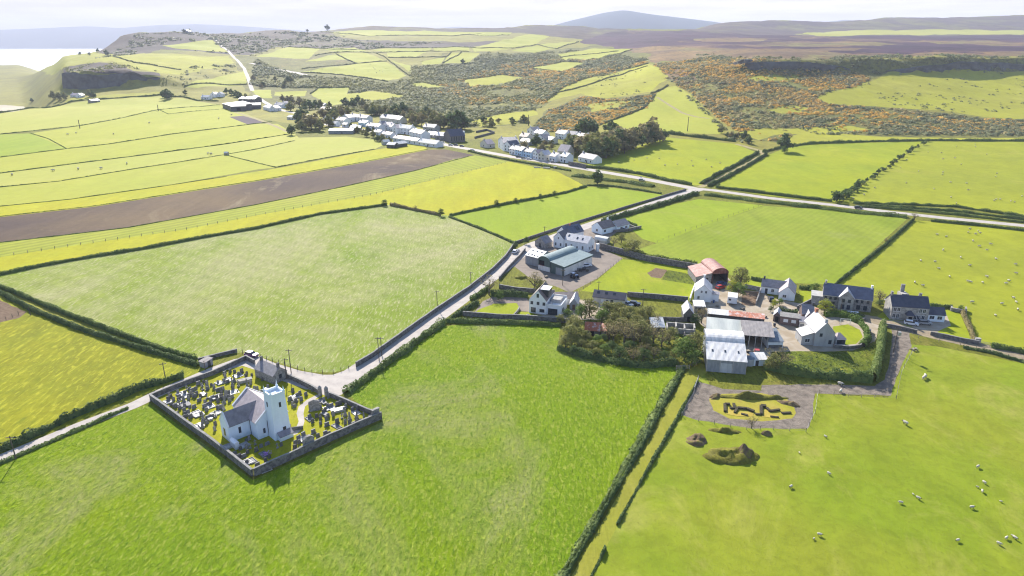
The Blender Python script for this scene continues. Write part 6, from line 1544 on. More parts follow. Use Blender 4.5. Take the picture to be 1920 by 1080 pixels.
b.walls('white_paint', 2.2); b.hip('slate_lilac', 2.21, 3.6, 0, b.L, 0, 4.0, b.L * .4)
for u in (.2, .5, .8): b.win('f', b.L * u, .6, .8, 1.3, 'dark_paint')
# dark farm barns at far left
b = B('dark_barn', 'long dark barn with pale roof, nearest of the far left farm', 'barn', (434, 209), (462, 208), 30)
b.walls('sheet_dark_wall', 6.5, 9.0, across=False); b.gable('sheet_white', 6.5, 9.0, over=0.5, gov=0.5); b.panel('f', b.L * .5, 0, 5, 4.5, 'dark_hole')
b = B('dark_barn', 'dark barn with white strip roof, leftmost of the far left farm', 'barn', (418, 202), (434, 208), 28)
b.monowalls('sheet_dark_wall', 6, 8); b.mono('sheet_white', 6, 8, over=.5)
b = B('dark_barn', 'dark barn with two pale roof strips beside the hillside road', 'barn', (465, 205), (489, 204), 26)
b.walls('sheet_dark_wall', 5.5, 7.5); b.gable('sheet_white', 5.5, 7.5, over=.4)
b = B('dark_barn', 'dark roofed barn behind the pale roofed barns', 'barn', (448, 193), (478, 193), 22)
b.walls('sheet_dark_wall', 6, 8.5); b.gable('slate_dark', 6, 8.5, over=.4)
# ---------------------------------------------------------------- village
# (left base px, right base px, depth m, eave, ridge, wall, roof, across, label)
def vh(A, Bp, dep, ev, rg, wm, rm, ac, label, nw=3, ch=1, name='village_house', cat='house', two=True):
    b = B(name, label, cat, A, Bp, dep, 'houses of the village')
    b.walls(wm, ev, rg, across=ac)
    r = b.gable(rm, ev, rg, across=ac, over=0.3, th=0.22)
    cm = 'white_paint' if wm == 'white_paint' else 'grey_render'
    if ch >= 1:
        if ac: b.chimney(b.L / 2, 0.6, rg + 1.2, r, cm, 0.9, 0.7, rg - .8)
        else: b.chimney(0.6, dep / 2, rg + 1.2, r, cm, 0.7, 1.0, rg - .8)
    if ch >= 2:
        if ac: b.chimney(b.L / 2, dep - 0.6, rg + 1.2, r, cm, 0.9, 0.7, rg - .8)
        else: b.chimney(b.L - 0.6, dep / 2, rg + 1.2, r, cm, 0.7, 1.0, rg - .8)
    fl = (1.0, 3.6) if ev > 4.2 else (1.0,)
    for z in fl:
        for i in range(nw):
            b.win('f', b.L * (i + .5) / nw, z, 1.1, 1.3, 'dark_paint', bars=False, inner=False) if False else b.panel('f', b.L * (i + .5) / nw, z, 1.0, 1.3, 'glass', 'window', t=0.08)
    if ac and dep > 5: b.panel('r', dep * .4, 1.0, 1.0, 1.2, 'glass', 'window', t=.08)
    else: b.panel('f', b.L * .5 + 1.3, 0, 0.9, 2.0, 'dark_paint', 'door', t=.1)
    return b
VH = [
 ((934, 276), (944, 283), 14, 6.5, 10.0, 'white_paint', 'slate_grey', True, 'large white house with tall gable at the left end of the roadside row', 2, 2),
 ((945, 283), (957, 285), 11, 5.6, 8.6, 'white_paint', 'slate_dark', True, 'white gabled house joined to the large end house', 2, 1),
 ((955, 289), (965, 291), 8, 4.6, 7.0, 'white_paint', 'slate_grey', False, 'white cottage at the left of the blue fronted terrace', 2, 1),
 ((966, 291), (978, 294), 8, 4.8, 7.4, 'pale_blue_wall', 'slate_brown', False, 'pale blue terrace house, left of the blue pair', 3, 1),
 ((981, 294), (996, 297), 8, 4.8, 7.4, 'pale_blue_wall', 'slate_brown', False, 'pale blue terrace house, right of the blue pair', 3, 1),
 ((999, 298), (1008, 300), 8, 4.8, 7.6, 'white_paint', 'slate_lilac', True, 'white house with bright roof right of the blue pair', 2, 1),
 ((1009, 300), (1021, 302), 8, 4.6, 7.4, 'cream_wall', 'slate_pale', True, 'cream gabled house in the roadside row', 2, 1),
 ((1030, 302), (1041, 304), 8, 4.2, 6.6, 'white_paint', 'slate_lilac', False, 'low white cottage with lilac roof near the row end', 2, 1),
 ((1050, 304), (1062, 306), 8, 4.8, 7.2, 'white_paint', 'sheet_white', False, 'last white roofed house of the roadside row', 2, 1),
 ((1045, 292), (1064, 294), 11, 4.0, 8.6, 'cream_wall', 'slate_lilac', False, 'broad house with pale hipped looking roof behind the row end', 2, 0),
 ((1084, 302), (1112, 308), 9, 3.4, 6.4, 'white_paint', 'slate_grey', False, 'bungalow with dormers at the village edge by the wood', 3, 1),
 ((1041, 259), (1058, 262), 9, 5.0, 8.0, 'white_paint', 'slate_brown', False, 'upper white terrace house with brown roof, leftmost of three', 3, 1),
 ((1059, 261), (1078, 263), 9, 5.0, 7.6, 'white_paint', 'slate_grey', False, 'upper white terrace house with grey roof, middle of three', 3, 1),
 ((1079, 265), (1096, 268), 9, 5.0, 7.8, 'white_paint', 'slate_brown', False, 'upper white terrace house with brown roof, rightmost of three', 3, 2),
 ((988, 254), (1000, 256), 10, 5.6, 8.6, 'white_paint', 'slate_grey', True, 'white gabled house at the top of the upper lane', 2, 1),
 ((1001, 257), (1016, 260), 9, 4.6, 7.4, 'white_paint', 'slate_dark', False, 'white house with dark roof beside the upper lane', 3, 1),
 ((1005, 266), (1021, 269), 9, 4.4, 7.2, 'white_paint', 'slate_dark', True, 'white gabled house with dark roof in the upper gardens', 2, 1),
 ((973, 262), (988, 264), 9, 3.4, 6.4, 'cream_wall', 'tile_brown', False, 'low brown roofed cottage by the church field', 2, 1),
 ((1022, 268), (1034, 270), 8, 3.4, 5.8, 'cream_wall', 'slate_pale', False, 'small pale roofed cottage in the upper gardens', 2, 0),
 ((975, 270), (992, 273), 7, 3.0, 5.2, 'grey_render', 'slate_dark', False, 'low grey outbuilding behind the blue pair', 2, 0),
 ((900, 275), (914, 278), 8, 3.2, 6.6, 'cream_wall', 'slate_lilac', True, 'lone small gabled house beside the main road', 1, 1),
 ((816, 262), (838, 264), 8, 4.2, 7.0, 'rubble', 'slate_pale', False, 'stone house with bright roof left of the dark chapel', 2, 1),
 ((793, 244), (815, 246), 9, 3.6, 6.4, 'grey_render', 'slate_grey', False, 'grey roofed house below the wood edge', 2, 1),
 ((800, 257), (814, 259), 8, 3.0, 5.4, 'grey_render', 'slate_dark', False, 'low dark outbuilding near the chapel', 1, 0),
 ((782, 272), (818, 277), 9, 2.9, 5.6, 'white_paint', 'sheet_white', False, 'long white bungalow where the road enters the village', 4, 1),
 ((768, 257), (790, 262), 10, 5.4, 8.2, 'white_paint', 'tile_brown', False, 'long white house with brown roof in the main street', 4, 2),
 ((745, 250), (769, 253), 9, 6.0, 8.8, 'white_paint', 'sheet_white', False, 'tall white house with pillared front and bright roof', 4, 2),
 ((735, 249), (745, 251), 9, 5.6, 8.8, 'white_paint', 'slate_lilac', True, 'narrow white gabled house left of the pillared house', 1, 1),
 ((737, 265), (782, 272), 8, 3.4, 5.6, 'white_paint', 'slate_brown', False, 'long low white row facing the yellow strip', 5, 1),
 ((718, 243), (728, 245), 8, 5.4, 8.0, 'white_paint', 'slate_lilac', True, 'white house with lilac roof in the middle of the village', 2, 1),
 ((728, 245), (738, 247), 8, 4.4, 6.8, 'white_paint', 'slate_grey', False, 'small white house between two gabled houses', 2, 1),
 ((709, 241), (717, 242), 8, 5.0, 7.6, 'white_paint', 'slate_grey', True, 'white gabled house beside the long dark roof', 1, 1),
 ((686, 243), (710, 246), 9, 4.4, 7.0, 'white_paint', 'slate_brown', False, 'white house with faded brown roof near the village centre', 4, 2),
 ((712, 227), (750, 232), 10, 4.2, 7.8, 'cream_wall', 'slate_blue', False, 'long hall with dark blue roof below the green plot', 4, 0),
 ((670, 228), (688, 230), 9, 5.0, 7.8, 'white_paint', 'slate_grey', False, 'upper white house right of the leftmost cluster', 3, 1),
 ((655, 226), (670, 228), 9, 5.0, 7.8, 'white_paint', 'slate_brown', False, 'upper white house with faded brown roof', 3, 1),
 ((640, 227), (654, 229), 9, 5.0, 7.8, 'white_paint', 'slate_pale', True, 'upper white gabled house', 2, 1),
 ((630, 232), (645, 234), 9, 4.6, 7.2, 'white_paint', 'slate_lilac', False, 'white house with pale roof above the allotments', 3, 1),
 ((606, 229), (621, 230), 8, 3.2, 5.6, 'white_paint', 'sheet_white', False, 'leftmost small white house of the village', 2, 1),
 ((615, 236), (630, 237), 8, 2.8, 5.0, 'white_paint', 'sheet_white', False, 'low white bungalow left of the allotments', 2, 0),
 ((641, 238), (650, 239), 6, 2.8, 4.6, 'white_paint', 'slate_grey', False, 'small white garage above the long bright shed', 1, 0),
 ((672, 236), (686, 238), 8, 4.0, 6.4, 'pale_blue_wall', 'slate_dark', False, 'pale blue house above the green roofed store', 2, 1),
 ((656, 246), (676, 246), 10, 3.4, 5.0, 'sheet_green_roof', 'sheet_green_roof', False, 'green sheet roofed store next to the long bright shed', 0, 0),
 ((616, 251), (662, 251), 14, 3.2, 4.6, 'sheet_grey_wall', 'sheet_white', False, 'long low shed with bright roof at the village edge', 0, 0),
 ((725, 277), (740, 278), 7, 2.8, 4.4, 'sheet_dark_wall', 'sheet_white', False, 'small dark shed with pale roof, left of the pair by the field', 0, 0),
 ((742, 277), (764, 274), 7, 2.8, 4.4, 'sheet_dark_wall', 'sheet_white', False, 'small dark shed with pale roof, right of the pair by the field', 0, 0),
 ((720, 272), (732, 271), 6, 2.6, 4.2, 'grey_render', 'sheet_pale', False, 'little grey store behind the field sheds', 0, 0),
 ((660, 262 - 20), (668, 262 - 20), 7, 2.8, 4.6, 'white_paint', 'slate_pale', False, 'tiny white cottage among the allotments', 1, 0),
 ((700, 252), (712, 254), 7, 3.0, 5.0, 'white_paint', 'slate_grey', False, 'small white cottage by the garden bushes', 2, 1),
 ((716, 257), (732, 260), 7, 3.4, 5.6, 'white_paint', 'slate_lilac', False, 'white cottage in front of the pillared house', 2, 1),
 ((593, 200), (607, 202), 9, 3.2, 5.8, 'cream_wall', 'slate_pale', False, 'cream house among trees above the village', 2, 0),
 ((600, 208), (618, 210), 9, 3.0, 5.4, 'white_paint', 'tile_brown', False, 'pink roofed house behind the left wood', 2, 0),
 ((514, 201), (530, 203), 10, 3.6, 6.4, 'white_paint', 'slate_blue', False, 'white house with blue roof by the hillside road', 2, 1),
 ((528, 199), (536, 200), 8, 4.0, 6.6, 'white_paint', 'slate_lilac', True, 'small white gabled house by the hillside road', 1, 1),
 ((494, 206), (506, 209), 9, 4.2, 6.6, 'white_paint', 'slate_pale', False, 'white house below the dark barns road', 2, 1),
 ((505, 208), (518, 209), 9, 4.2, 6.8, 'white_paint', 'slate_grey', True, 'white gabled house below the dark barns road', 2, 1),
 ((538, 224), (556, 225), 9, 2.8, 4.6, 'cream_wall', 'sheet_greenish', False, 'pale flat looking building below the trees', 2, 0),
 ((377, 186), (392, 187), 10, 3.2, 5.8, 'white_paint', 'sheet_white', False, 'white bungalow at the end of the shore road loop', 3, 1),
 ((395, 182), (404, 183), 9, 4.4, 7.4, 'white_paint', 'slate_blue', True, 'tall white gabled house on the shore road loop', 1, 1),
 ((406, 182), (418, 182), 9, 4.0, 7.4, 'white_paint', 'slate_blue', True, 'white house with blue roof right of the tall gabled one', 1, 1),
 ((132, 182), (143, 182), 9, 3.4, 6.0, 'white_paint', 'slate_lilac', False, 'white house at the foot of the dark crag', 2, 1),
 ((143, 183), (153, 183), 9, 3.4, 6.4, 'white_paint', 'slate_pale', True, 'white gabled house at the foot of the dark crag', 1, 1),
 ((172, 193), (188, 191), 9, 3.0, 5.0, 'rubble', 'sheet_pale', False, 'grey roofed shed beside the shore road hedge', 1, 0),
 ((352, 62), (360, 62), 14, 6, 10, 'grey_render', 'slate_blue', False, 'bluish house among bushes on the headland skyline', 1, 0),
]
for a in VH:
    vh(*a[:9], nw=a[9], ch=a[10])
b = B('chapel', 'large dark slate roofed chapel with tall narrow windows in the village', 'chapel', (845, 268), (872, 266), 16)
b.walls('rubble_dark', 6.0, 11.5); r = b.gable('slate_dark', 6.0, 11.5, over=.4)
for i in range(6): b.panel('f', b.L * (i + .5) / 6, 1.8, 0.9, 3.6, 'glass', 'window', t=.1)
MB().box(b.L + .003, 6.2, -.5, b.L + 3.0, 9.8, 9.0).build('porch', MATS['white_paint'], b.root)
b = B('brick_hut', 'tiny hut at the stone gateway between two fields', 'hut', (420, 291), (427, 291), 3)
b.walls('stone_pale', 1.8, 2.6); b.gable('sheet_pale', 1.8, 2.6)
wall('churchyard wall of the dark chapel', [(890, 260), (927, 250), (912, 245), (893, 249)], 2.0, 0.7, cap=None)
wall('long garden wall beside the main road row', [(1066, 310), (1085, 313), (1098, 316)], 3.0, 0.8, cap=None)
# trees of the village: (kind, px, py, height m, label)
TR = [('far', 700, 214, 14), ('far', 724, 216, 13), ('fardark', 742, 218, 16), ('fardark', 755, 214, 16), ('far', 772, 230, 14), ('farbrown', 790, 236, 15), ('far', 812, 238, 17), ('far', 826, 240, 16), ('fardark', 845, 240, 18), ('fardark', 858, 242, 20), ('fardark', 866, 243, 19),
 ('farbrown', 540, 196, 13), ('farbrown', 548, 196, 14), ('farbrown', 530, 192, 12), ('farbrown', 562, 200, 15), ('far', 572, 204, 14), ('fardark', 580, 206, 14), ('fardark', 592, 205, 13), ('far', 545, 208, 13), ('fardark', 560, 232, 16), ('fardark', 566, 226, 15), ('farbrown', 574, 240, 16), ('farbrown', 584, 244, 17), ('farbrown', 592, 240, 16), ('far', 600, 246, 13), ('farbrown', 606, 224, 14), ('far', 616, 222, 15), ('far', 628, 222, 15), ('farbrown', 640, 220, 14), ('far', 652, 218, 13), ('fardark', 662, 204, 15), ('fardark', 672, 196, 14), ('fardark', 648, 200, 13), ('far', 680, 200, 12),
 ('fardark', 546, 253, 11), ('fardark', 690, 250, 8), ('far', 700, 258, 7), ('fardark', 708, 265, 6), ('fardark', 718, 266, 6), ('far', 730, 268, 6),
 ('fardark', 1096, 254, 18), ('fardark', 1104, 252, 17), ('fardark', 1112, 254, 16), ('fardark', 1088, 250, 14), ('fardark', 1144, 252, 15), ('fardark', 1150, 256, 14), ('fardark', 1005, 276, 12), ('farbrown', 985, 282, 9), ('far', 1066, 275, 12), ('far', 1074, 280, 13), ('far', 1082, 284, 14), ('fardark', 1070, 286, 12),
 ('far', 1100, 292, 17), ('far', 1110, 294, 18), ('far', 1118, 296, 17), ('fardark', 1104, 298, 14), ('farbrown', 1130, 290, 17), ('fardark', 1136, 296, 17), ('farbrown', 1146, 288, 19), ('fardark', 1158, 284, 20), ('farbrown', 1170, 282, 20), ('farbrown', 1182, 280, 20), ('fardark', 1192, 276, 18), ('farbrown', 1204, 273, 18), ('farbrown', 1222, 268, 24), ('fardark', 1214, 270, 18), ('farbrown', 1236, 264, 12), ('fardark', 1244, 262, 10), ('farbrown', 1160, 270, 17), ('far', 1130, 276, 14), ('far', 1120, 270, 12), ('far', 1108, 272, 12),
 ('fardark', 1468, 284, 16), ('far', 1352, 250, 8), ('fardark', 1396, 262, 9), ('fardark', 1404, 270, 8),
 ('fardark', 308, 184, 13), ('fardark', 314, 186, 16), ('fardark', 319, 184, 12), ('far', 168, 182, 12), ('fardark', 175, 184, 11), ('far', 100, 186, 14), ('far', 112, 188, 13), ('far', 122, 187, 12), ('fardark', 60, 192, 10), ('far', 348, 178, 9), ('fardark', 425, 176, 10), ('fardark', 434, 178, 10), ('fardark', 443, 182, 11), ('fardark', 452, 188, 12), ('far', 462, 190, 12),
 ('fardark', 184, 98, 12), ('fardark', 200, 103, 14), ('fardark', 150, 103, 10), ('fardark', 168, 104, 10), ('fardark', 345, 61, 12), ('fardark', 356, 61, 13), ('fardark', 614, 56, 26), ('fardark', 868, 121, 14), ('fardark', 576, 57, 12), ('fardark', 1120, 345, 10)]
XT = [([(655, 212), (700, 205), (860, 225), (880, 244), (840, 244), (790, 238), (742, 230), (700, 220)], 34, 12), ([(560, 208), (610, 200), (650, 216), (600, 250), (560, 246)], 14, 12), ([(980, 262), (1035, 262), (1060, 282), (1000, 288)], 9, 6), ([(1095, 275), (1240, 262), (1160, 292), (1100, 300)], 16, 15), ([(640, 238), (700, 240), (720, 262), (660, 246)], 7, 5), ([(470, 150), (560, 150), (575, 165), (480, 166)], 9, 12), ([(885, 232), (980, 226), (990, 236), (900, 240)], 8, 8), ([(1375, 256), (1420, 270), (1400, 272), (1360, 256)], 6, 6), ([(655, 244), (700, 244), (785, 262), (730, 268), (690, 258)], 9, 6), ([(930, 270), (1090, 296), (1080, 304), (960, 284)], 8, 5)]
for q_, n_, h_ in XT:
    a_ = np.array(q_, float); k_ = 0
    while k_ < n_:
        x_ = rnd.uniform(a_[:, 0].min(), a_[:, 0].max()); y_ = rnd.uniform(a_[:, 1].min(), a_[:, 1].max())
        if inside(np.array([[x_, y_]]), a_)[0]:
            TR.append((rnd.choice(['far', 'far', 'fardark', 'farbrown']), x_, y_, h_ * rnd.uniform(.7, 1.2))); k_ += 1
WHERE = [(lambda x, y: y < 130, 'dark tree on the skyline hills'), (lambda x, y: x < 480, 'tree by the shore road houses'), (lambda x, y: x < 680, 'tree of the wood left of the village'), (lambda x, y: x < 960, 'tree of the wood behind the chapel'), (lambda x, y: x < 1090, 'tree in the upper village gardens'), (lambda x, y: x < 1260, 'tree of the wood right of the village'), (lambda x, y: True, 'lone tree beyond the paddocks')]
KD = {'far': 'olive green', 'fardark': 'dark green', 'farbrown': 'brownish bare'}
for k, x, y, h in TR:
    w_ = next(l for f, l in WHERE if f(x, y))
    plant(k, G(x, y), h, '%s %s' % (KD[k], w_), 'trees around the village' if y > 130 else 'trees on the hills', spread=1.2)
# the bushy hedge line: separate bushes
for i in range(24):
    s = i / 23.0; s = s ** 1.15
    x = 1568 + (1738 - 1568) * s; y = 379 + (266 - 379) * s
    g = G(x + rnd.uniform(-3, 3), y)
    plant('farbush' if i % 3 else 'fardark', g, rnd.uniform(3.0, 5.5) * (1.25 if i < 7 else 0.9), 'hawthorn bush in the row between the paddock and the sheep field', 'hawthorns of the bushy row', name='hawthorn', cat='bush', spread=1.1)
# ---------------------------------------------------------------- churchyard
wall('churchyard wall along the lane and road', [(283, 748), (330, 728), (400, 703), (462, 674), (478, 683)], 1.3, 0.5, 'stone_wall')
wall('churchyard wall from the stone hall to the gate', [(536, 707), (560, 718), (590, 733), (597, 738)], 1.3, 0.5, 'stone_wall')
wall('churchyard wall from the gate to its right corner', [(614, 742), (650, 757), (690, 775), (714, 783)], 1.3, 0.5, 'stone_wall')
wall('tall churchyard wall facing the meadow', [(716, 785), (660, 809), (590, 841), (530, 869), (477, 893)], 1.9, 0.45, 'stone_wall', rag=0.12)
wall('churchyard wall on the left towards the meadow', [(474, 893), (430, 858), (385, 824), (340, 792), (300, 762), (283, 750)], 1.7, 0.6, 'stone_wall')
def gstone(kind, seed):
    rr = random.Random(seed); m = MB()
    if kind == 'slab':
        w_, h_, t_ = rr.uniform(.7, .95), rr.uniform(1.1, 1.6), .16
        n = 6
        pr = [(-w_ / 2, -.2), (w_ / 2, -.2), (w_ / 2, h_ * .8)] + [(w_ / 2 * math.cos(math.pi * i / n), h_ * .8 + h_ * .2 * math.sin(math.pi * i / n)) for i in range(1, n)] + [(-w_ / 2, h_ * .8)]
        m.prism(pr, -t_ / 2, t_ / 2, 'y'); m.box(-w_ / 2 - .08, -.2, -.1, w_ / 2 + .08, -t_ / 2 - .002, .12)
    elif kind == 'block':
        w_, h_ = rr.uniform(.9, 1.2), rr.uniform(1.0, 1.5)
        m.box(-w_ / 2, -.14, -.2, w_ / 2, .14, h_); m.box(-w_ / 2 - .12, -.28, -.1, w_ / 2 + .12, .28, .18)
    elif kind == 'obelisk':
        m.box(-.42, -.42, -.1, .42, .42, .35); m.box(-.32, -.32, .352, .32, .32, .9); m.poly([(-.22, -.22, .9), (.22, -.22, .9), (.22, .22, .9), (-.22, .22, .9), (-.12, -.12, 2.5), (.12, -.12, 2.5), (.12, .12, 2.5), (-.12, .12, 2.5), (0, 0, 2.75)], [(0, 1, 5, 4), (1, 2, 6, 5), (2, 3, 7, 6), (3, 0, 4, 7), (4, 5, 8), (5, 6, 8), (6, 7, 8), (7, 4, 8)])
    elif kind == 'cross':
        m.box(-.35, -.25, -.1, .35, .25, .4); m.box(-.11, -.09, .402, .11, .09, 2.0); m.box(-.42, -.088, 1.35, -.112, .088, 1.57); m.box(.112, -.088, 1.35, .42, .088, 1.57)
    elif kind == 'plot':
        w_, l_ = rr.uniform(1.2, 2.4), rr.uniform(2.2, 2.8)
        m.box(-w_ / 2, -l_, -.1, w_ / 2, -l_ + .15, .22); m.box(-w_ / 2, -.15, -.1, w_ / 2, 0, .22); m.box(-w_ / 2, -l_ + .152, -.1, -w_ / 2 + .15, -.152, .22); m.box(w_ / 2 - .15, -l_ + .152, -.1, w_ / 2, -.152, .22); m.box(-w_ / 2 + .153, -l_ + .153, -.1, w_ / 2 - .153, -.153, .10)
    elif kind == 'ledger':
        m.box(-.5, -2.1, -.1, .5, 0, .3); m.box(-.58, -2.18, .302, .58, .08, .42)
    elif kind == 'tomb':
        m.box(-.55, -2.2, -.1, .55, 0, .9); m.box(-.68, -2.33, .902, .68, .13, 1.05)
    return m
GM = {'slab': ['rubble_dark', 'rubble', 'stone_g'], 'block': ['stone_g', 'rubble_dark'], 'obelisk': ['rubble', 'stone_g'], 'cross': ['stone_g', 'rubble'], 'plot': ['marble', 'stone_g'], 'ledger': ['stone_g', 'marble'], 'tomb': ['stone_g', 'rubble']}
plain('stone_g', (0.20, 0.20, 0.21), (0.13, 0.13, 0.135), 2.5, 0.7, 0.3, obj=True)
plain('marble', (0.44, 0.43, 0.42), (0.30, 0.295, 0.29), 1.5, 0.5, 0.3, obj=True)
GL = {'slab': ('gravestone', 'upright round topped grey gravestone in the churchyard'), 'block': ('gravestone', 'broad square headstone in the churchyard'), 'obelisk': ('obelisk', 'tall obelisk grave marker in the churchyard'),
      'cross': ('grave_cross', 'stone cross on a plinth in the churchyard'), 'plot': ('grave_plot', 'flat kerbed grave plot in the churchyard'), 'ledger': ('ledger_stone', 'low flat ledger stone in the churchyard'), 'tomb': ('box_tomb', 'box tomb with flat slab in the churchyard')}
GPRO = {}
def grave(px, py, kind, sc=1.0):
    v = rnd.randint(0, 2)
    key = (kind, v)
    p = G(px, py)
    if key not in GPRO:
        ml = GM[kind]; o = gstone(kind, 50 + v).build(GL[kind][0], MATS[ml[v % len(ml)]]); GPRO[key] = o
    else:
        o = GPRO[key].copy(); COL.objects.link(o)
    o.location = (p.x, p.y, 0); o.rotation_euler = (rnd.uniform(-.06, .06), rnd.uniform(-.04, .04), R(45) + rnd.uniform(-.12, .12)); o.scale = (sc, sc, sc * rnd.uniform(.85, 1.15))
    tag(o, GL[kind][1], 'grave', 'graves of the churchyard')
Z1 = [(380,580),(370,650),(445,655),(410,720),(480,755),(535,725),(540,780),(612,690),(615,750),(530,610),(590,640),(510,540),(615,550),(675,600),(675,640),(740,590),(690,500),(730,520),(780,480),(790,560),(850,600),(830,660),(885,490),(960,480),(1050,460),(1115,505),(1150,505),(1190,490),(1170,560),(1160,605),(1240,560),(1225,610),(1275,600),(1320,610),(1285,665),(1210,650),(1205,700),(1195,790),(1005,655),(950,625),(920,700),(910,750),(1000,715),(1115,680),(1100,630),(755,760),(605,810),(605,910),(665,840),(705,910),(860,880),(940,810),(895,950),(960,920),(985,905),(1030,900),(1075,900),(1145,770),(1110,770),(945,1000),(880,1060),(490,860),(1070,1020),(1220,300),(1200,370),(1255,380),(1360,370),(1360,230),(1420,270),(1470,230),(1530,290),(1330,440),(1340,490),(1420,440),(1555,450),(1600,410),(870,440),(820,410),(940,390),(950,430),(1700,490),(1755,540),(1860,460),(1880,540),(1660,480),(1030,620),(770,600),(705,560)]
Z4 = [(325,215),(375,265),(75,285),(30,410),(70,480),(100,510),(120,440),(200,410),(270,335),(180,320),(740,490),(785,470),(870,520),(860,640),(860,760),(925,700),(925,750),(980,780),(1030,680),(1040,760),(1090,740),(1145,730),(1240,700),(740,750),(585,790),(490,700),(430,660),(605,660),(580,700),(370,740),(325,670),(385,900),(450,950),(565,920),(615,920),(790,860),(540,420),(610,370),(650,500),(600,500),(485,520),(530,600),(560,570),(680,640),(1040,560),(235,940),(160,990),(110,1070),(970,560),(1180,760)]
Z3 = [(460,620),(515,560),(505,715),(665,755),(785,680),(840,630),(1225,490),(1290,410),(1370,400),(290,600),(330,580),(410,510),(370,640),(400,620),(1020,450),(810,430),(540,360),(720,470),(650,530),(500,490),(25,220)]
tall = {7, 31, 36, 37, 52, 60, 66, 71, 74}
for i, (x, y) in enumerate(Z1): grave(270 + x / 8, 670 + y / 8, 'obelisk' if i in tall else ('cross' if i % 17 == 5 else ('block' if i % 4 == 1 else 'slab')), 0.95)
for i, (x, y) in enumerate(Z4): grave(540 + x / 8, 700 + y / 8, 'obelisk' if i in (13, 15, 18, 21) else ('block' if i in (23, 33) or i % 7 == 3 else 'slab'), 1.0)
for i, (x, y) in enumerate(Z3): grave(400 + x / 8, 780 + y / 8, 'slab' if i % 3 else 'block', 0.88)
F1 = [(330,650),(520,540),(590,520),(560,580),(570,680),(640,690),(800,840),(750,820),(870,540),(960,720),(1050,820),(960,900),(1330,500),(780,1010),(840,1000),(1240,320),(1380,260),(1820,480),(450,700),(1100,370),(1010,600),(1080,570),(540,700)]
F4 = [(290,660),(680,770),(510,420),(470,390),(80,330),(80,380),(580,500),(990,570),(1230,640),(200,960),(460,1010),(520,600),(620,490)]
F3 = [(460,670),(540,640),(750,770),(420,420),(170,440),(720,550),(1330,460),(1550,380)]
for i, (x, y) in enumerate(F1): grave(270 + x / 8, 670 + y / 8, 'ledger' if i % 3 == 2 else 'plot')
for i, (x, y) in enumerate(F4): grave(540 + x / 8, 700 + y / 8, 'ledger' if i % 3 == 2 else 'plot')
for i, (x, y) in enumerate(F3): grave(400 + x / 8, 780 + y / 8, 'plot')
yard_ = np.array([(300, 750), (462, 684), (478, 700), (520, 724), (590, 738), (700, 784), (476, 882)], float)
church_ = np.array([(405, 778), (405, 830), (433, 836), (470, 822), (486, 832), (552, 836), (552, 735), (455, 722)], float)
lane_ = np.array([(560, 735), (610, 735), (610, 760), (585, 800), (552, 830), (545, 800)], float)
k_ = 0
while k_ < 40:
    q_ = np.array([[rnd.uniform(300, 700), rnd.uniform(684, 882)]])
    if inside(q_, yard_)[0] and not inside(q_, church_)[0] and not inside(q_, lane_)[0]:
        grave(q_[0, 0], q_[0, 1], rnd.choice(['slab', 'slab', 'slab', 'block', 'cross']), 0.8); k_ += 1
def one(name, label, cat, px, py, mb, mat, rz=R(45), parts=None):
    o = mb.build(name, MATS[mat]); p = G(px, py); o.location = (p.x, p.y, p.z); o.rotation_euler = (0, 0, rz); return tag(o, label, cat)
one('slab_tomb', 'very long pale slab tomb near the stone hall', 'tomb', 459, 716, MB().box(-.7, -1.9, -.2, .7, 1.9, .7).box(-.8, -2.0, .702, .8, 2.0, .85), 'stone_pale', R(-60))
one('slab_tomb', 'bright white slab tomb right of the curved path', 'tomb', 634, 771, MB().box(-.7, -1.7, -.2, .7, 1.7, .5).box(-.8, -1.8, .502, .8, 1.8, .65), 'marble', R(-60))
one('monument', 'big grey slab monument beside the curved path', 'monument', 590, 769, MB().box(-1.4, -.2, -.2, 1.4, .2, 2.6).prism([(-1.4, 2.6), (1.4, 2.6), (0, 3.1)], -.2, .2, 'y').box(-1.6, -.5, -.1, 1.6, -.202, .3), 'rubble', R(20))
one('monument', 'gabled stone monument rising from the tall meadow wall', 'monument', 580, 842, MB().box(-1.3, -.4, -.2, 1.3, .4, 3.0).prism([(-1.3, 3.0), (1.3, 3.0), (0.5, 3.6), (-.5, 3.6)], -.4, .4, 'y'), 'rubble', R(45))
one('monument', 'square stone monument at the right corner of the churchyard', 'monument', 705, 786, MB().box(-1.0, -.3, -.2, 1.0, .3, 2.8).box(-1.1, -.4, 2.802, 1.1, .4, 3.0), 'rubble', R(45))
one('vault', 'white painted vault in the shadow of the transept', 'tomb', 441, 838, MB().box(-.5, -1.4, -.2, .5, 1.4, 1.6).prism([(-.6, 1.6), (.6, 1.6), (0, 2.1)], -1.45, 1.45, 'y'), 'white_paint', R(45))
one('low_wall', 'low enclosure wall of the plot beside the tower path', 'wall', 556, 806, MB().box(-1.6, -.15, -.2, 1.6, .15, .9).box(-1.6, .152, -.2, -1.3, 2.0, .8), 'rubble_dark', R(15))
for lb, x, y in (('left round topped gate pillar of the churchyard', 600.5, 741), ('right round topped gate pillar of the churchyard', 612.5, 742)):
    m = MB().cyl(0, 0, -.2, 2.3, .55, .5, 12).cyl(0, 0, 2.302, 2.9, .58, .12, 12)
    one('gate_pillar', lb, 'pillar', x, y, m, 'rubble')
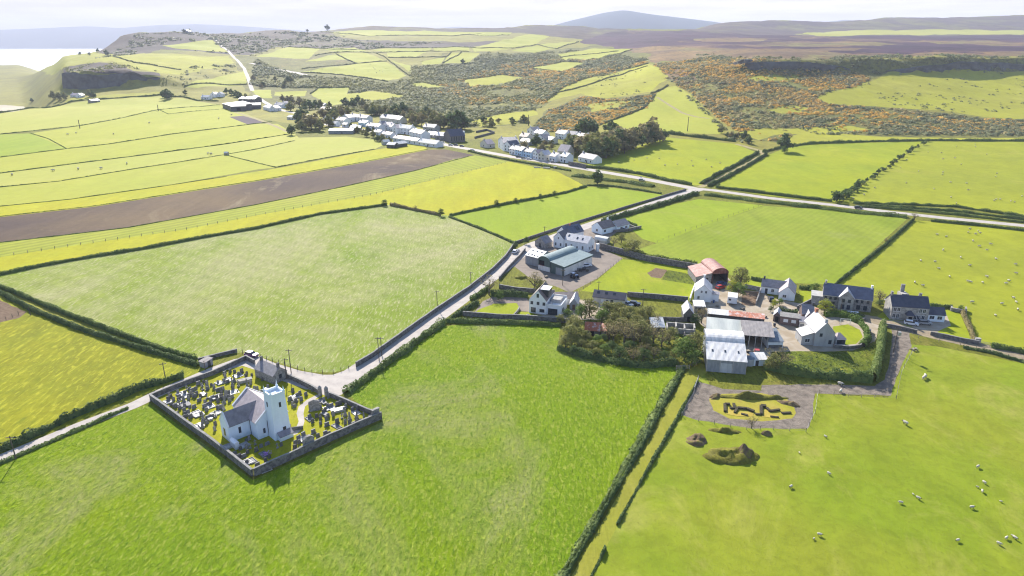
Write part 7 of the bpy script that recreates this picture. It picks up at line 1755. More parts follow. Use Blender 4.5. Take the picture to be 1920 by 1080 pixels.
def flowers(px, py, label):
    rs = np.random.RandomState(4); V, Q = leaf_quads(rs.normal(0, .45, (160, 3)) * np.array([1, 1, .35]) + np.array([0, 0, .35]), np.full(160, .11), rs.normal(0, 1, (160, 3)), rs)
    if 'flower_pink' not in MATS: paint('flower_pink', (0.55, 0.28, 0.72), .8)
    o = np_obj('flower_bed', V, Q, MATS['flower_pink']); p = G(px, py); o.location = (p.x, p.y, 0); tag(o, label, 'flowers')
flowers(500, 853, 'patch of mauve flowers in the churchyard corner')
# ---------------------------------------------------------------- cars
def car(px, py, rz, mat, label, van=False):
    p = G(px, py); t = empty('parked_car', p, rz, label, 'car')
    pr = [(-2.1, .35), (2.1, .35), (2.15, .75), (1.95, .95), (1.0, 1.0), (-2.05, 1.0), (-2.15, .8)]
    MB().prism(pr, -.85, .85, 'y').build('body', MATS[mat], t)
    cb = [(-1.95, 1.002), (1.0, 1.002), (.35, 1.48), (-1.6, 1.5)] if not van else [(-2.05, 1.002), (1.3, 1.002), (.8, 1.9), (-2.0, 1.95)]
    MB().prism(cb, -.76, .76, 'y').build('windows', MATS['glass'], t)
    rf = [(-1.62, 1.502), (.36, 1.482), (.25, 1.55), (-1.5, 1.57)] if not van else [(-2.0, 1.952), (.8, 1.902), (.7, 1.97), (-1.9, 2.02)]
    MB().prism(rf, -.7, .7, 'y').build('roof', MATS[mat], t)
    for x in (-1.3, 1.3):
        for y in (-.88, .68):
            w_ = MB().tube((x, y, .33), (x, y + .2, .33), .34, None, 12).build('wheel', MATS['tyre'], t)
            yy = y - .012 if y < 0 else y + .2
            MB().tube((x, yy, .33), (x, yy + .012, .33), .2, None, 10).build('rim', MATS['rim'], w_)
    for y in (-.6, .6): MB().box(2.05, y - .16, .62, 2.16, y + .16, .8).build('headlight', MATS['lamp_glass'], t)
    return t
car(966, 474, R(70), 'car_white', 'white car on the side road by the yard entrance')
car(472, 668, R(-20), 'car_maroon', 'purple car parked at the lane corner near the stone hall')
car(1203, 339, R(-14), 'car_silver', 'pale car on the main road above the junction bank')
car(1609, 391, R(-12), 'car_dark', 'dark car on the upper road at the right')
car(1708, 609, R(-25), 'car_white', 'white car in front of the stone farmhouse porch')
car(1733, 608, R(-10), 'car_silver', 'silver car in shadow by the farmhouse annex')
car(1177, 573, R(-50), 'car_silver', 'grey car beside the long pale shed')
car(1190, 572, R(-20), 'car_dark', 'dark car right of the grey one by the long shed')
car(1445, 563, R(80), 'car_dark', 'dark car on the drive of the white bungalow')
car(1351, 541, R(30), 'car_red', 'red vehicle inside the mouth of the round roofed barn')
car(1353, 535, R(20), 'car_blue', 'blue vehicle behind the red one in the round roofed barn')
car(1168, 433, R(30), 'car_dark', 'dark car beside the bungalow')
for i, (x, y, c) in enumerate(((820, 266, 'car_dark'), (830, 268, 'car_white'), (845, 273, 'car_silver'), (855, 273, 'car_dark'), (886, 283, 'car_silver'), (972, 295, 'car_dark'), (982, 298, 'car_silver'), (992, 299, 'car_white'), (866, 275, 'car_dark'), (1037, 305, 'car_silver'))):
    car(x, y, R(-20), c, '%s car parked along the main road of the village' % {'car_dark': 'dark', 'car_white': 'white', 'car_silver': 'silver'}[c])['group'] = 'cars parked in the village'
# ---------------------------------------------------------------- poles
def pole(px, py, h, label, cross=True, lamp=False):
    p = G(px, py); t = empty('utility_pole', p, rnd.uniform(-.3, .3), label, 'pole')
    k = max(1.0, p.y / 260)
    MB().cyl(0, 0, -.4, h, .15 * k, .10 * k, 8).build('pole', MATS['wood_dark'], t)
    if cross:
        a = MB().box(-.9, -.06, h - .5, .9, .06, h - .36).build('crossarm', MATS['wood_dark'], t)
        for x in (-.8, 0, .8): MB().cyl(x, 0, h - .358, h - .15, .05, .04, 6).build('insulator', MATS['metal_grey'], a)
    if lamp: MB().box(0, -.12, h - .3, 1.2, .12, h - .15).build('lamp_head', MATS['metal_grey'], t)
for a in [(1675, 661, 8.4, 'tall pole with transformer by the gravel track'), (711, 676, 7.6, 'pole at the road bend wall, left of two'), (716, 667, 6.2, 'pole at the road bend wall, right of two'), (546, 699, 7.5, 'pole on the outer side of the road bend'), (538, 711, 6.5, 'pole at the corner of the stone hall'),
          (311, 713, 5.5, 'pole in the yellow pasture by the lane hedge'), (820, 577, 6.5, 'pole in the hayfield edge opposite the meadow corner'), (883, 537, 6.0, 'pole beside the side road wall near the modern house'), (874, 600, 5.5, 'pole behind the garden wall of the modern house'), (936, 540, 5.0, 'pole at the bare tree by the rough plot'),
          (1055, 535, 6.5, 'pole in front of the green barns'), (1021, 447, 6.0, 'pole beside the small stone shed'), (1289, 246, 14, 'tall pole on the steep bright field'), (991, 236, 12, 'pole on the slope above the upper lane'), (30, 860, 6.0, 'pole at far left by the church lane'), (385, 690 + 4, 3.0, 'short post beside the lane shed'),
          (57, 591, 3.0, 'white post at the bare gateway corner'), (1205, 573, 6.5, 'pole behind the paddock wall'), (1122, 553, 5.5, 'pole behind the long pale shed'), (1575, 589, 5.0, 'pole in the terrace front garden'), (150, 241, 9, 'thin pole in the coastal field'), (297, 208, 8, 'thin pole beside the curved hedge')]:
    pole(*a, cross=a[2] > 5)
tb = MB().box(-.4, -.35, 5.8, .4, .35, 6.9); o = tb.build('transformer_box', MATS['metal_grey']); gp = G(1675, 661); o.location = (gp.x + .6, gp.y - .1, 0.0); tag(o, 'grey box fixed near the top of the tall pole', 'electric box')
# ---------------------------------------------------------------- sheep
def sheep_mesh(sc, body, face, nm='sheep'):
    bm = bmesh.new()
    def ell(c, r, sub=2):
        q = bmesh.ops.create_icosphere(bm, subdivisions=sub, radius=1.0)
        for v in q['verts']:
            n = v.co.copy(); k = 1 + .06 * math.sin(n.x * 9 + n.y * 7) * math.cos(n.z * 8)
            v.co = Vector((c[0] + n.x * r[0] * k, c[1] + n.y * r[1] * k, c[2] + n.z * r[2] * k))
        return q['verts']
    ell((0, 0, .62), (.56, .30, .31)); ell((.42, 0, .70), (.24, .20, .22)); ell((-.35, 0, .62), (.28, .27, .28))
    nf = len(bm.faces)
    ell((.74, 0, .62), (.19, .09, .11), 1)
    for y in (-.11, .11): ell((.66, y, .70), (.05, .09, .03), 1)
    for x in (-.36, .34):
        for y in (-.15, .15):
            q = bmesh.ops.create_cone(bm, cap_ends=True, segments=6, radius1=.035, radius2=.06, depth=.42)
            for v in q['verts']: v.co += Vector((x, y, .20))
    bm.faces.ensure_lookup_table()
    for i, f in enumerate(bm.faces): f.material_index = 0 if i < nf else 1; f.smooth = True
    me = bpy.data.meshes.new(nm); bm.to_mesh(me); bm.free(); me.materials.append(MATS[body]); me.materials.append(MATS[face])
    return me
plain('wool', (0.56, 0.52, 0.43), (0.44, 0.40, 0.33), 6.0, 0.95, 0.05, obj=True)
plain('sheep_face', (0.45, 0.42, 0.38), (0.3, 0.28, 0.25), 6.0, 0.9, 0.1, obj=True)
plain('black_face', (0.04, 0.04, 0.04), (0.06, 0.055, 0.05), 6.0, 0.9, 0.1, obj=True)
SM = [sheep_mesh(1, 'wool', 'sheep_face'), sheep_mesh(1, 'wool', 'black_face')]
def sheep(px, py, label, grp, sc=1.35, lamb=False):
    p = G(px, py); o = bpy.data.objects.new('lamb' if lamb else 'sheep', SM[rnd.randint(0, 1)]); COL.objects.link(o)
    s = sc * (0.62 if lamb else 1.0) * rnd.uniform(.92, 1.08); o.scale = (s, s, s); o.location = (p.x, p.y, p.z); o.rotation_euler = (0, 0, rnd.uniform(0, 6.28))
    tag(o, label, 'lamb' if lamb else 'sheep', grp)
def r4(x, y): return (1440 + x / 4, 810 + y / 4)
NEAR = [(430, 35, 0), (235, 155, 1), (455, 312, 0), (170, 412, 0), (1087, 465, 1), (1125, 497, 0), (995, 530, 0), (1572, 262, 0), (1620, 380, 0), (1570, 412, 1), (1605, 445, 0), (1745, 520, 1), (1527, 567, 0), (385, 772, 0), (343, 800, 1), (1420, 815, 0), (1730, 838, 0), (1785, 797, 0), (1832, 775, 1), (1850, 797, 0)]
for x, y, l in NEAR:
    q = r4(x, y + 6); sheep(q[0], q[1], 'white %s on the close cropped foreground pasture' % ('lamb' if l else 'sheep'), 'sheep of the foreground pasture', 0.74, l)
for x, y in ((1731, 711), (1734, 708), (1576, 736), (1575, 722), (1697, 796)): sheep(x, y, 'white sheep near the wire fences of the gravel track', 'sheep by the gravel track', 1.2)
for x, y in [(1822, 568), (1878, 571), (1905, 568), (1908, 582), (1866, 593), (1815, 437), (1818, 430), (1834, 434), (1837, 438), (1829, 440), (1774, 445), (1757, 441), (1824, 453), (1836, 463), (1857, 459), (1850, 470), (1768, 470), (1726, 490), (1753, 492), (1801, 484), (1818, 499), (1867, 487), (1904, 497), (1815, 529), (1820, 530), (1842, 531), (1886, 533), (1891, 528), (1715, 531), (1730, 537), (1905, 514), (1900, 560), (1780, 520), (1760, 505), (1850, 520)]:
    sheep(x, y, 'sheep on the yellow green pasture behind the farmhouse', 'sheep behind the farmhouse', 0.95)
for x, y in [(1640, 353), (1620, 366), (1600, 373), (1699, 344), (1768, 324), (1767, 328), (1782, 343), (1751, 355), (1783, 371), (1793, 382), (1812, 345), (1869, 326), (1867, 332), (1864, 377), (1868, 375), (1875, 375), (1895, 378), (1902, 380), (1916, 369), (1688, 315), (1768, 299), (1790, 297), (1802, 309), (1829, 276), (1828, 271), (1765, 287), (1740, 286), (1722, 322), (1815, 357), (1793, 275), (1700, 300), (1850, 290)]:
    sheep(x, y, 'distant sheep on the field above the upper road', 'sheep above the upper road', 1.0)
for x, y in [(1189, 301), (1213, 297), (1247, 311), (1270, 309), (1236, 298), (1297, 302), (1299, 312), (1334, 314), (1350, 307), (1324, 300), (1160, 305), (1311, 344), (1202, 333)]:
    sheep(x, y, 'tiny distant sheep on the bright field beside the wood', 'sheep beside the wood', 1.1)
for x, y in [(127, 253), (143, 250), (213, 252), (280, 231), (410, 223), (434, 216), (390, 289), (396, 290), (100, 321), (147, 318), (190, 317), (23, 329), (238, 308), (700, 127), (703, 130), (712, 133), (706, 137), (718, 135), (694, 121), (604, 130), (665, 130), (690, 134)]:
    sheep(x, y, 'far off grazing animal, a dark speck on the pasture', 'far grazing animals', 1.8)
# ---------------------------------------------------------------- near trees and bushes
for k, x, y, h, lb, sp in [
    ('bare', 917, 553, 8.5, 'bare brown tree at the road by the driveway', 1.0), ('bare', 1003, 545, 8.0, 'wide bare tree in the rough plot', 1.35), ('olive', 1012, 548, 5.5, 'low green tree against the wide bare tree', 1.2), ('round', 935, 562, 3.6, 'round shrub by the driveway hedge', 1.3),
    ('olive', 1185, 478, 7.5, 'broad olive tree behind the tarmac yard wall', 1.3), ('bare', 1150, 462, 5.5, 'brownish bush tree by the round topped store', 1.2), ('olive', 1165, 455, 5.0, 'small olive tree in the bungalow garden', 1.2), ('yellow', 1172, 466, 3.5, 'bright yellow green shrub above the yard wall', 1.3),
    ('dark', 986, 458, 4.0, 'small dark tree at the side road verge, upper one', .9), ('dark', 966, 466, 4.0, 'small dark tree at the side road verge, lower one', .9), ('dark', 826, 405, 4.5, 'round dark bush at the hayfield corner', 1.2), ('dark', 722, 386, 4.0, 'dark bush at the top of the hayfield', 1.2), ('bare', 779, 395, 3.5, 'little thorn bush on the hayfield hedge', 1.0), ('dark', 931, 386, 3.8, 'lone bush on the hedge, nearest the hayfield corner', 1.0), ('dark', 1013, 374, 3.8, 'lone bush in the middle of the hedge', 1.0), ('dark', 1040, 368, 3.8, 'lone bush near the junction end of the hedge', 1.0), ('dark', 967, 380, 3.2, 'low bush on the same hedge left of centre', 1.3),
    ('olive', 1388, 538, 8.5, 'large olive tree beside the red barn', 1.1), ('yellow', 1372, 552, 6.5, 'yellow green tree behind the white trailer', 1.0), ('round', 1383, 556, 6.0, 'green tree leaning over the trailer', 1.1),
    ('bare', 1315, 606, 6.5, 'brownish tree in front of the corner stone shed', 1.1), ('dark', 1303, 608, 4.5, 'dark bush against the corner stone shed', 1.2),
    ('yellow', 1450, 577, 3.4, 'bright yellow bush at the drive bend', 1.1), ('dark', 1444, 584, 2.4, 'dark round bush left of the yellow bush', 1.1), ('round', 1462, 572, 3.0, 'green bush behind the yellow bush', 1.2), ('round', 1526, 548, 4.0, 'round green tree at the left end of the slate terrace', 1.2),
    ('yellow', 1545, 586, 5.5, 'pale yellow green tree in front of the slate terrace', 1.2), ('bare', 1648, 566, 5.0, 'untidy bare shrubs right of the slate terrace', 1.5), ('dark', 1648, 573, 2.6, 'dark low bush beside the untidy shrubs', 1.5), ('round', 1800, 584, 2.6, 'bush at the corner of the farmhouse garden', 1.2),
    ('bare', 1462, 692, 7.0, 'large brownish tree over the tangled garden corner', 1.35), ('olive', 1447, 694, 5.5, 'green bush tree left of the large brownish tree', 1.2), ('round', 1283, 676, 8.0, 'big round tree by the track gate, left one', 1.15), ('olive', 1303, 668, 8.5, 'big round tree by the track gate, right one', 1.1), ('round', 1297, 685, 6.0, 'low green tree in front of the pair by the gate', 1.2),
    ('bare', 1714, 413, 4.5, 'bare thorn tree where the hedge meets the upper road', 1.3), ('bare', 1660, 457, 3.5, 'small bare thorn on the straight hedge', 1.0), ('bare', 1409, 803, 3.6, 'grey leafless bush at the edge of the gravel loop', 1.2), ('round', 1120, 346, 6, 'dark round tree by the junction scrub', 1.3), ('round', 1470, 288, 7, 'single round tree at the top of the paddocks', 1.0)]:
    plant(k, G(x, y), h, lb, None, spread=sp)
WOOD = [('olive', 1080, 628, 8), ('olive', 1070, 645, 8.5), ('olive', 1060, 652, 6), ('round', 1090, 596, 7), ('olive', 1105, 592, 8.5), ('olive', 1140, 600, 9), ('round', 1128, 606, 8), ('bare', 1150, 642, 10), ('bare', 1170, 645, 11), ('bare', 1188, 650, 11), ('olive', 1200, 640, 10), ('bare', 1214, 636, 9), ('olive', 1178, 610, 9), ('olive', 1200, 606, 8), ('round', 1225, 645, 7.5), ('round', 1240, 650, 8), ('olive', 1254, 644, 7.5), ('olive', 1110, 662, 5.5), ('round', 1135, 666, 5), ('dark', 1160, 674, 6), ('bare', 1186, 680, 7), ('dark', 1205, 678, 6), ('round', 1226, 672, 5), ('olive', 1090, 656, 5), ('yellow', 1128, 652, 4), ('dark', 1148, 660, 5), ('olive', 1160, 596, 8), ('olive', 1050, 606, 4.5), ('round', 1065, 596, 4.5), ('dark', 1245, 676, 4.5), ('olive', 1216, 600, 7), ('bare', 1230, 612, 6)]
WOOD += [('olive', 1140, 625, 6.5), ('olive', 1165, 625, 7.5), ('bare', 1142, 636, 7), ('olive', 1185, 630, 7.5), ('round', 1120, 648, 5), ('olive', 1075, 618, 7), ('olive', 1098, 640, 5), ('olive', 1118, 672, 4.5), ('dark', 1180, 664, 6), ('olive', 1212, 655, 6), ('olive', 1195, 622, 8), ('olive', 1150, 612, 7), ('bare', 1205, 668, 6), ('dark', 1075, 664, 4), ('dark', 1130, 630 + 12, 4), ('olive', 1262, 672, 4)]
for k, x, y, h in WOOD:
    k = 'bare' if (k == 'round' and x > 1180) else k
    plant(k, G(x, y), h * 0.78, {'olive': 'olive green tree', 'round': 'fresh green tree', 'bare': 'brownish half bare tree', 'dark': 'dark bushy tree', 'yellow': 'yellow green bush'}[k] + ' of the small wood beside the meadow', 'trees of the small wood', spread=1.25)
# ---------------------------------------------------------------- the dig, mounds and yard things
plain('trench_shade', (0.05, 0.045, 0.035), (0.09, 0.08, 0.05), 1.5, 0.95, 0.05, obj=True)  # near-black on the low walls stands for the shadow in the trenches
def dig():
    t = empty('excavation', G(1410, 780), 0, 'sandy excavated foundation trenches with low walls inside the gravel loop', 'excavation')
    o = G(1410, 780)
    def L(px, py): p = G(px, py); return (p.x - o.x, p.y - o.y)
    s = MB()
    def trench(pts, name, mat, z0, z1):
        q = [L(*p) for p in pts]; n = len(q)
        m = MB().poly([(x, y, z0) for x, y in q] + [(x, y, z1) for x, y in q], [tuple(range(n)), tuple(range(2 * n - 1, n - 1, -1))] + [(i, (i + 1) % n, n + (i + 1) % n, n + i) for i in range(n)])
        m.build(name, MATS[mat], t)
    q7 = lambda x, y: (1270 + x / 5.683, 690 + y / 5.683)
    trench([q7(505, 440), q7(620, 440), q7(640, 470), q7(760, 470), q7(815, 485), q7(800, 520), q7(640, 515), q7(520, 490)], 'sand_floor', 'dig_sand', -.2, .05)
    trench([q7(895, 450), q7(960, 450), q7(985, 490), q7(1080, 510), q7(1070, 540), q7(900, 520)], 'sand_floor', 'dig_sand', -.2, .05)
    for a, b, w_, h_ in (((505, 390), (508, 470), .7, .7), ((508, 390), (560, 392), .6, .7), ((600, 385), (610, 430), .7, .6), ((560, 435), (620, 432), .6, .6), ((640, 430), (740, 440), .7, .7), ((740, 440), (815, 470), .8, .7), ((640, 430), (610, 480), .6, .6), ((680, 490), (750, 508), .6, .4), ((890, 410), (945, 415), .9, .8), ((890, 410), (893, 500), .7, .7), ((830, 495), (893, 500), .6, .5), ((950, 430), (985, 465), .7, .6), ((985, 465), (1090, 450), .6, .6), ((1110, 485), (1210, 480), .6, .5), ((990, 520), (1080, 528), .5, .4)):
        p, r = L(*q7(*a)), L(*q7(*b)); d = (Vector(r) - Vector(p)); n = Vector((-d.y, d.x)).normalized() * w_ / 2; h_ = h_ * 0.7
        m = MB().poly([(p[0] + n.x, p[1] + n.y, -.2), (p[0] - n.x, p[1] - n.y, -.2), (r[0] - n.x, r[1] - n.y, -.2), (r[0] + n.x, r[1] + n.y, -.2), (p[0] + n.x, p[1] + n.y, h_), (p[0] - n.x, p[1] - n.y, h_), (r[0] - n.x, r[1] - n.y, h_), (r[0] + n.x, r[1] + n.y, h_)], [(0, 1, 2, 3), (7, 6, 5, 4), (0, 4, 5, 1), (1, 5, 6, 2), (2, 6, 7, 3), (3, 7, 4, 0)])
        m.build('trench_wall', MATS['trench_shade'], t)
dig()
def mound(px, py, rx, ry, h, mat, label, seed, rz=0.0):
    n = 26; p = G(px, py); V = []; F = []
    for j in range(10):
        s = j / 9.0
        for i in range(n):
            a = 2 * math.pi * i / n; rr_ = (1 - s)
            x = math.cos(a) * rx * rr_; y = math.sin(a) * ry * rr_
            nz = float(fbm(np.array([x * .5 + seed]), np.array([y * .5 + seed * 2]), 4, seed)[0])
            z = h * (1 - rr_ ** 1.6) * (1 + nz * 1.1) + (nz * .35 * h if s > 0 else -.15)
            V.append((x * (1 + .25 * nz), y * (1 + .25 * nz), z))
    for j in range(9):
        for i in range(n): F.append((j * n + i, j * n + (i + 1) % n, (j + 1) * n + (i + 1) % n, (j + 1) * n + i))
    o = mesh_obj('spoil_heap', V, F, MATS[mat], smooth=True); o.location = (p.x, p.y, p.z); o.rotation_euler = (0, 0, rz)
    tag(o, label, 'earth mound')
field_mat('mound_earth', A(176, 152, 126), A(140, 120, 104), A(164, 170, 84), big=0.35, mid=0.8, fine=3.0, contrast=0.4, bd=0.2, cpos=(0.5, 0.62))
field_mat('mound_grass', A(172, 176, 78), A(146, 142, 78), A(186, 190, 90), big=0.3, mid=0.8, fine=2.5, contrast=0.45, bd=0.25, finecol=A(104, 100, 62))
mound(1305, 826, 2.8, 2.6, 1.5, 'mound_earth', 'brown earth heap, leftmost below the gravel loop', 3)
mound(1370, 855, 6.5, 3.6, 1.3, 'mound_grass', 'large grassy rubble heap on the pasture', 5)
mound(1392, 852, 3.4, 2.2, 1.5, 'mound_earth', 'dark stony hump on the right of the large heap', 6)
mound(1357, 808, 5.0, 1.2, .8, 'mound_grass', 'long low ridge of turf above the two heaps', 7, -.15)
mound(1410, 745, 10.5, 1.4, 1.0, 'mound_grass', 'turf bank along the top of the oval', 9, -.06)
mound(1478, 757, 3.2, 1.5, 1.2, 'mound_earth', 'short stony bank at the right end of the oval', 10, -.6)
mound(1340, 744, 2.6, 1.2, 1.0, 'mound_earth', 'small dark bank at the left end of the oval', 12, .6)
mound(1437, 814, 1.3, 1.0, .8, 'mound_earth', 'little grey heap below the gravel loop fence', 13)
mound(976, 521, 2.6, 1.6, 1.1, 'mound_grass', 'dark hump on the rough plot', 14)
mound(1360, 690, 1.6, .9, .6, 'mound_earth', 'low heap in the shadow of the ribbed barn', 15) if False else None
def goal():
    p = G(1584, 609); t = empty('goalpost', p, R(-8), 'white football goal on the small round lawn', 'goal')
    m = MB()
    for x in (-1.6, 1.6): m.tube((x, 0, 0), (x, 0, 2.1), .07).tube((x, 0, 2.1), (x, 1.0, 0), .04)
    m.tube((-1.6, 0, 2.1), (1.6, 0, 2.1), .07); m.build('frame', MATS['white_trim'], t)
    n = MB()
    for i in range(9): x = -1.6 + .4 * i; n.tube((x, 0.02, 2.05), (x, 1.0, .02), .012, None, 4)
    n.build('net', MATS['white_trim'], t)
goal()
def table(px, py, label, rz=0.3):
    t = empty('picnic_table', G(px, py), rz, label, 'table')
    MB().box(-.9, -.4, .70, .9, .4, .76).build('tabletop', MATS['wood_post'], t)
    for y in (-.75, .75): MB().box(-.9, y - .14, .42, .9, y + .14, .47).build('bench', MATS['wood_post'], t)
    for x in (-.65, .65): MB().box(x - .05, -.85, 0, x + .05, .85, .40).box(x - .05, -.05, .402, x + .05, .05, .70).build('leg', MATS['wood_post'], t)
table(1714, 657, 'wooden crate table beside the gravel track gate'); table(1620, 600, 'garden table on the drive by the terrace', .8)
def gate(a, b, label):
    p, q = G(*a), G(*b); d = (q - p).to_2d(); t = empty('field_gate', p, math.atan2(d.y, d.x), label, 'gate'); L_ = d.length
    m = MB()
    for z in (.25, .5, .75, 1.0, 1.2): m.box(0, -.02, z, L_, .02, z + .05)
    m.build('bars', MATS['metal_grey'], t)
    MB().box(-.12, -.1, -.2, -.003, .1, 1.4).build('post', MATS['wood_post'], t); MB().box(L_ + .003, -.1, -.2, L_ + .12, .1, 1.4).build('post', MATS['wood_post'], t)
gate((1301, 733), (1309, 712), 'metal gate at the left corner of the gravel loop'); gate((1268, 693), (1292, 692), 'field gate at the top of the grass track'); gate((1835, 646), (1855, 650), 'gate opening beside the farm lane')
def tyres(px, py, label, n, seed):
    rr = random.Random(seed); p = G(px, py); t = empty('timber_pile', p, rr.uniform(0, 3), label, 'pile')
    for i in range(n):
        a = rr.uniform(-1.4, 1.4); b_ = rr.uniform(-.8, .8)
        MB().box(a - rr.uniform(.5, 1.2), b_ - .1, .02 + .2 * (i % 3), a + rr.uniform(.5, 1.2), b_ + .1, .2 + .2 * (i % 3)).build('beam', MATS[['wood_post', 'wood_brown', 'concrete'][i % 3]], t)
tyres(1306, 681, 'pile of timber and pallets left of the ribbed barn', 9, 3); tyres(1612, 599, 'stack of timber beside the terrace drive', 7, 4); tyres(1080, 512, 'row of stored pieces along the white cladding of the barn', 8, 5); tyres(1660, 562, 'scrap pile behind the untidy shrubs', 6, 8)
bx = MB().box(-2.4, -.8, -.1, 2.4, .8, .8); one('feed_trough', 'white polytunnel like trough in front of the slate terrace', 'trough', 1594, 588, MB().prism([(1.0 * math.cos(math.pi * i / 8), .9 * math.sin(math.pi * i / 8)) for i in range(9)], -2.6, 2.6, 'y'), 'white_paint', R(78))
one('stone_gateway', 'white stones at a gap in the verge of the main road', 'stones', 1041, 316, MB().box(-1.2, -.5, -.2, 1.2, .5, 1.6).box(-9, -.6, -.2, -4, .6, .8).box(-16, -.4, -.2, -11, .4, .7), 'marble', R(-12))
one('gate_pillar', 'white gate pillar where the yard wall starts', 'pillar', 1120, 471, MB().box(-.6, -.6, -.2, .6, .6, 3.2).box(-.7, -.7, 3.202, .7, .7, 3.5), 'white_paint', R(20))
one('gate_pillar', 'short pale wall end at the farmhouse garden corner', 'pillar', 1832, 642, MB().box(-.8, -.5, -.2, .8, .5, 1.5), 'stone_pale', R(-10))
one('garden_rocks', 'rounded boulder on the small square lawn', 'boulder', 990, 593, MB().cyl(0, 0, -.1, .5, .9, .7, 10).cyl(0, 0, .502, .8, .7, .3, 10), 'stone_pale')
one('corner_store', 'tumbled grey stone pen at the far corner of the farmhouse garden', 'stone pen', 1797, 585, MB().box(-2.4, -.3, -.2, 2.4, .3, 1.2).box(-2.4, .302, -.2, -1.9, 3.2, 1.1).box(1.9, .302, -.2, 2.4, 3.2, 1.4), 'rubble', R(-30))

# ---------------------------------------------------------------- yard clutter
def tractor(px, py, rz, mat, label):
    t = empty('tractor', G(px, py), rz, label, 'tractor')
    MB().box(.1, -.35, .7, 1.9, .35, 1.35).box(-.9, -.5, .8, .098, .5, 1.2).build('body', MATS[mat], t)
    MB().box(-.85, -.55, 1.202, .15, .55, 2.3).build('cab', MATS['glass'], t); MB().box(-.95, -.62, 2.302, .25, .62, 2.42).build('roof', MATS[mat], t)
    for x, r in ((-.6, .8), (1.5, .5)):
        for y in (-.95, .6): MB().tube((x, y, r), (x, y + .35, r), r, None, 14).build('wheel', MATS['tyre'], t)
tractor(1418, 668, R(80), 'car_red', 'red tractor parked in front of the open cattle shed')
tractor(1076, 522, R(30), 'car_blue', 'blue tractor beside the white clad barn wall')
def bale(px, py, label, n=3):
    for i in range(n):
        p = G(px + i * 6.5, py + (i % 2) * 2.5); m = MB().tube((-.6, 0, .6), (.6, 0, .6), .6, None, 14).build('round_bale', MATS['bale_wrap']); m.location = p; m.rotation_euler = (0, 0, rnd.uniform(0, 3)); tag(m, label, 'bale', 'bales of the farms')
plain('bale_wrap', (0.03, 0.035, 0.035), (0.06, 0.065, 0.065), 2.0, 0.4, 0.4, obj=True)
bale(1082, 506, 'black wrapped round bale in the tarmac yard', 4); bale(1308, 664, 'black wrapped round bale left of the ribbed barn', 2)
def crate(px, py, label, mat='wood_post', s_=1.0, rz=0.4):
    m = MB()
    for z in (0.0, .16, .32, .48): m.box(-.6 * s_, -.5 * s_, z + .1, .6 * s_, .5 * s_, z + .13).box(-.6 * s_, -.5 * s_, z, -.45 * s_, .5 * s_, z + .098).box(.45 * s_, -.5 * s_, z, .6 * s_, .5 * s_, z + .098)
    o = m.build('pallet_stack', MATS[mat]); o.location = G(px, py); o.rotation_euler = (0, 0, rz); tag(o, label, 'pallets')
crate(1392, 580, 'pallet stack by the white box trailer'); crate(1345, 575, 'pallet stack in front of the farm cottage', rz=1.0); crate(1500, 640, 'pallet stack against the grey house lean-to'); crate(1402, 660, 'pallet stack inside the open shed yard', rz=.2); crate(1024, 520, 'pallet stack in front of the round green barn'); crate(1434, 595, 'pallet stack at the end of the rusty roofed shed', rz=.7)
def bin_(px, py, label, mat='car_dark'):
    t = empty('wheeled_bin', G(px, py), rnd.uniform(0, 3), label, 'bin')
    MB().poly([(-.25, -.25, .05), (.25, -.25, .05), (.25, .25, .05), (-.25, .25, .05), (-.32, -.32, 1.0), (.32, -.32, 1.0), (.32, .32, 1.0), (-.32, .32, 1.0)], [(3, 2, 1, 0), (4, 5, 6, 7), (0, 1, 5, 4), (1, 2, 6, 5), (2, 3, 7, 6), (3, 0, 4, 7)]).build('bin_body', MATS[mat], t); MB().box(-.35, -.35, 1.002, .35, .38, 1.08).build('lid', MATS[mat], t)
bin_(1041, 463, 'dark wheeled bin at the left end of the long white house'); bin_(1338, 568, 'blue wheeled bin beside the farm cottage porch', 'car_blue'); bin_(1452, 612, 'dark wheeled bin left of the brick shed'); bin_(1740, 607, 'dark wheeled bin by the farmhouse annex')
for x, y, rz, m_, lb_ in ((1490, 600, R(-20), 'car_silver', 'silver car on the drive above the brick shed'), (1640, 612, R(60), 'car_dark', 'dark car on the drive below the terrace'), (1100, 500, R(20), 'car_white', 'white car in the middle of the tarmac yard'), (1030, 575, R(10), 'car_dark', 'dark car between the driveway and the modern house')):
    if lb_.startswith('silver') or lb_.startswith('white'): car(x, y, rz, m_, lb_)
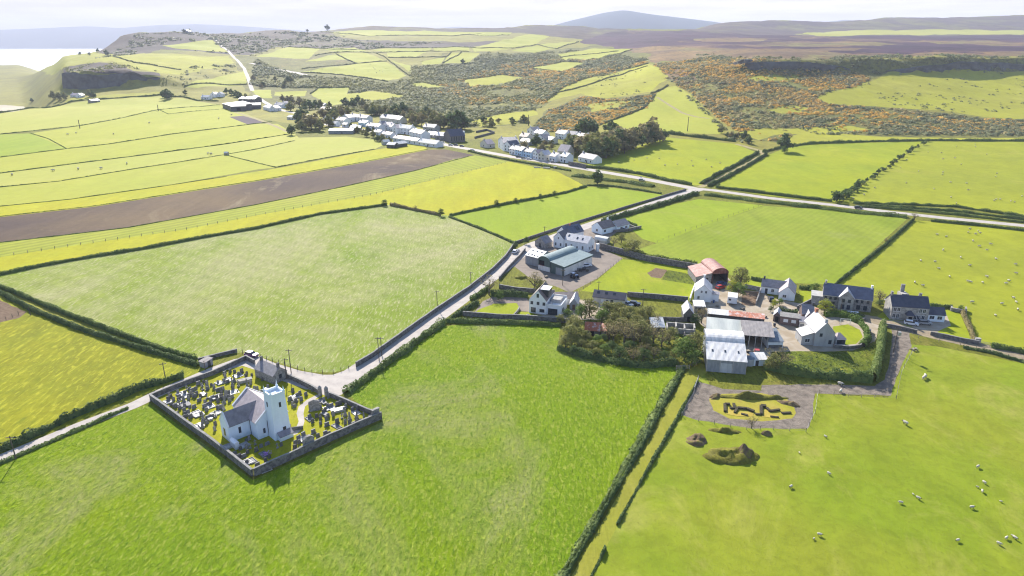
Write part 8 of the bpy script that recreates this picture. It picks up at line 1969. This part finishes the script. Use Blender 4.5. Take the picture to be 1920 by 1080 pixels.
# ---------------------------------------------------------------- tell look-alikes apart by where they stand
def seen(o):
    p = o.location; y = p.y; f = y * math.cos(PITCH) - (p.z - CAMH) * math.sin(PITCH)
    return 960 + 1280 * p.x / max(f, 1), 540 - 1280 * ((p.z - CAMH) * math.cos(PITCH) + y * math.sin(PITCH)) / max(f, 1)
MARKS = {'churchyard': [((497, 700), 'by the stone hall'), ((440, 700), 'along the lane wall'), ((380, 735), 'behind the nave, left side'), ((320, 745), 'in the left corner'), ((400, 770), 'left of the transept'), ((355, 775), 'near the left wall'), ((450, 745), 'behind the nave roof'), ((560, 735), 'between stone hall and gate'), ((560, 765), 'right of the tower'), ((610, 760), 'just inside the gate'), ((640, 790), 'in the middle of the right part'), ((690, 785), 'in the right corner'), ((590, 815), 'below the curved path'), ((480, 860), 'in the front corner'), ((500, 840), 'in front of the church'), ((440, 835), 'below the transept'), ((410, 700), 'by the dark lane monument')],
 'small wood': [((1070, 640), 'at its left tip'), ((1085, 598), 'at its upper left'), ((1115, 600), 'behind the rusty shed'), ((1150, 600), 'at its upper edge'), ((1190, 605), 'at its upper right'), ((1225, 608), 'beside the tin shed'), ((1150, 645), 'before the rusty shed'), ((1180, 648), 'in its middle'), ((1210, 640), 'right of its middle'), ((1245, 648), 'below the roofless ruin'), ((1140, 668), 'on its lower edge'), ((1200, 678), 'on its lower right edge'), ((1095, 660), 'on its lower left edge')],
 'village': [((548, 194), 'above the road bend houses'), ((585, 240), 'at the left end of the village'), ((575, 205), 'below the bright hill field'), ((620, 222), 'above the leftmost white houses'), ((655, 200), 'beside the bright hill field'), ((700, 214), 'above the upper white houses'), ((745, 216), 'by the little green plot'), ((790, 236), 'above the stone house'), ((820, 240), 'left of the chapel'), ((858, 242), 'right behind the chapel'), ((700, 260), 'by the garden cottages'), ((1100, 253), 'above the upper white terrace'), ((1147, 254), 'under the steep bright field'), ((1075, 280), 'below the upper white terrace'), ((1108, 296), 'behind the dormer bungalow'), ((1108, 270), 'right of the upper white terrace'), ((1140, 292), 'in the middle of the wood'), ((1175, 281), 'along the paddock'), ((1220, 268), 'at the right end of the wood'), ((1000, 278), 'behind the blue terrace houses'), ((312, 185), 'left of the road loop'), ((440, 182), 'above the dark barns'), ((110, 188), 'near the crag houses'), ((172, 183), 'right of the crag houses')]}
def near_mark(o, key):
    x, y = seen(o); return min(MARKS[key], key=lambda m: (m[0][0] - x) ** 2 + ((m[0][1] - y) * 1.6) ** 2)[1]
ONES = 'first second third fourth fifth sixth seventh eighth ninth tenth eleventh twelfth thirteenth fourteenth fifteenth sixteenth seventeenth eighteenth nineteenth'.split()
TENS = {2: 'twent', 3: 'thirt', 4: 'fort', 5: 'fift'}
def ordw(n):
    if n < 20: return ONES[n - 1]
    t, u = divmod(n, 10); return TENS[t] + ('ieth' if u == 0 else 'y-' + ONES[u - 1])
MARKS['village'] = [(p, t.replace('in the middle of the', 'mid')) for p, t in MARKS['village']]
tops = [o for o in COL.objects if o.parent is None and o.get('label') and o.get('category')]
for o in tops:
    g = o.get('group', ''); l = o['label']
    if g == 'graves of the churchyard': o['label'] = l.replace(' in the churchyard', '') + ' ' + near_mark(o, 'churchyard')
    elif g == 'trees of the small wood': o['label'] = l.replace(' beside the meadow', '') + ' ' + near_mark(o, 'small wood')
    elif g == 'trees around the village': o['label'] = l.split(' of the wood')[0].split(' in the upper')[0].split(' by the shore')[0].split(' beyond')[0] + ' ' + near_mark(o, 'village')
by = {}
for o in tops: by.setdefault(o['label'], []).append(o)
for l, os_ in by.items():
    if len(os_) < 2 or len(os_) > 59: continue
    os_.sort(key=lambda q: seen(q)[0])
    for i, o in enumerate(os_):
        if len(os_) == 2: o['label'] = ('left one of two: ' if i == 0 else 'right one of two: ') + l
        else: o['label'] = (ordw(i + 1) + ' from the left: ' + l) if len(l.split()) < 12 else ordw(i + 1) + ' from left, ' + ' '.join(l.split()[:11])

for o in tops:
    if len(o['label'].replace('-', ' ').split()) > 16: o['label'] = o['label'].replace(' from the left:', ' from left,').replace('right behind', 'behind').replace('above the leftmost white houses', 'above the leftmost houses'); print('LONG', o.name, o['label'])
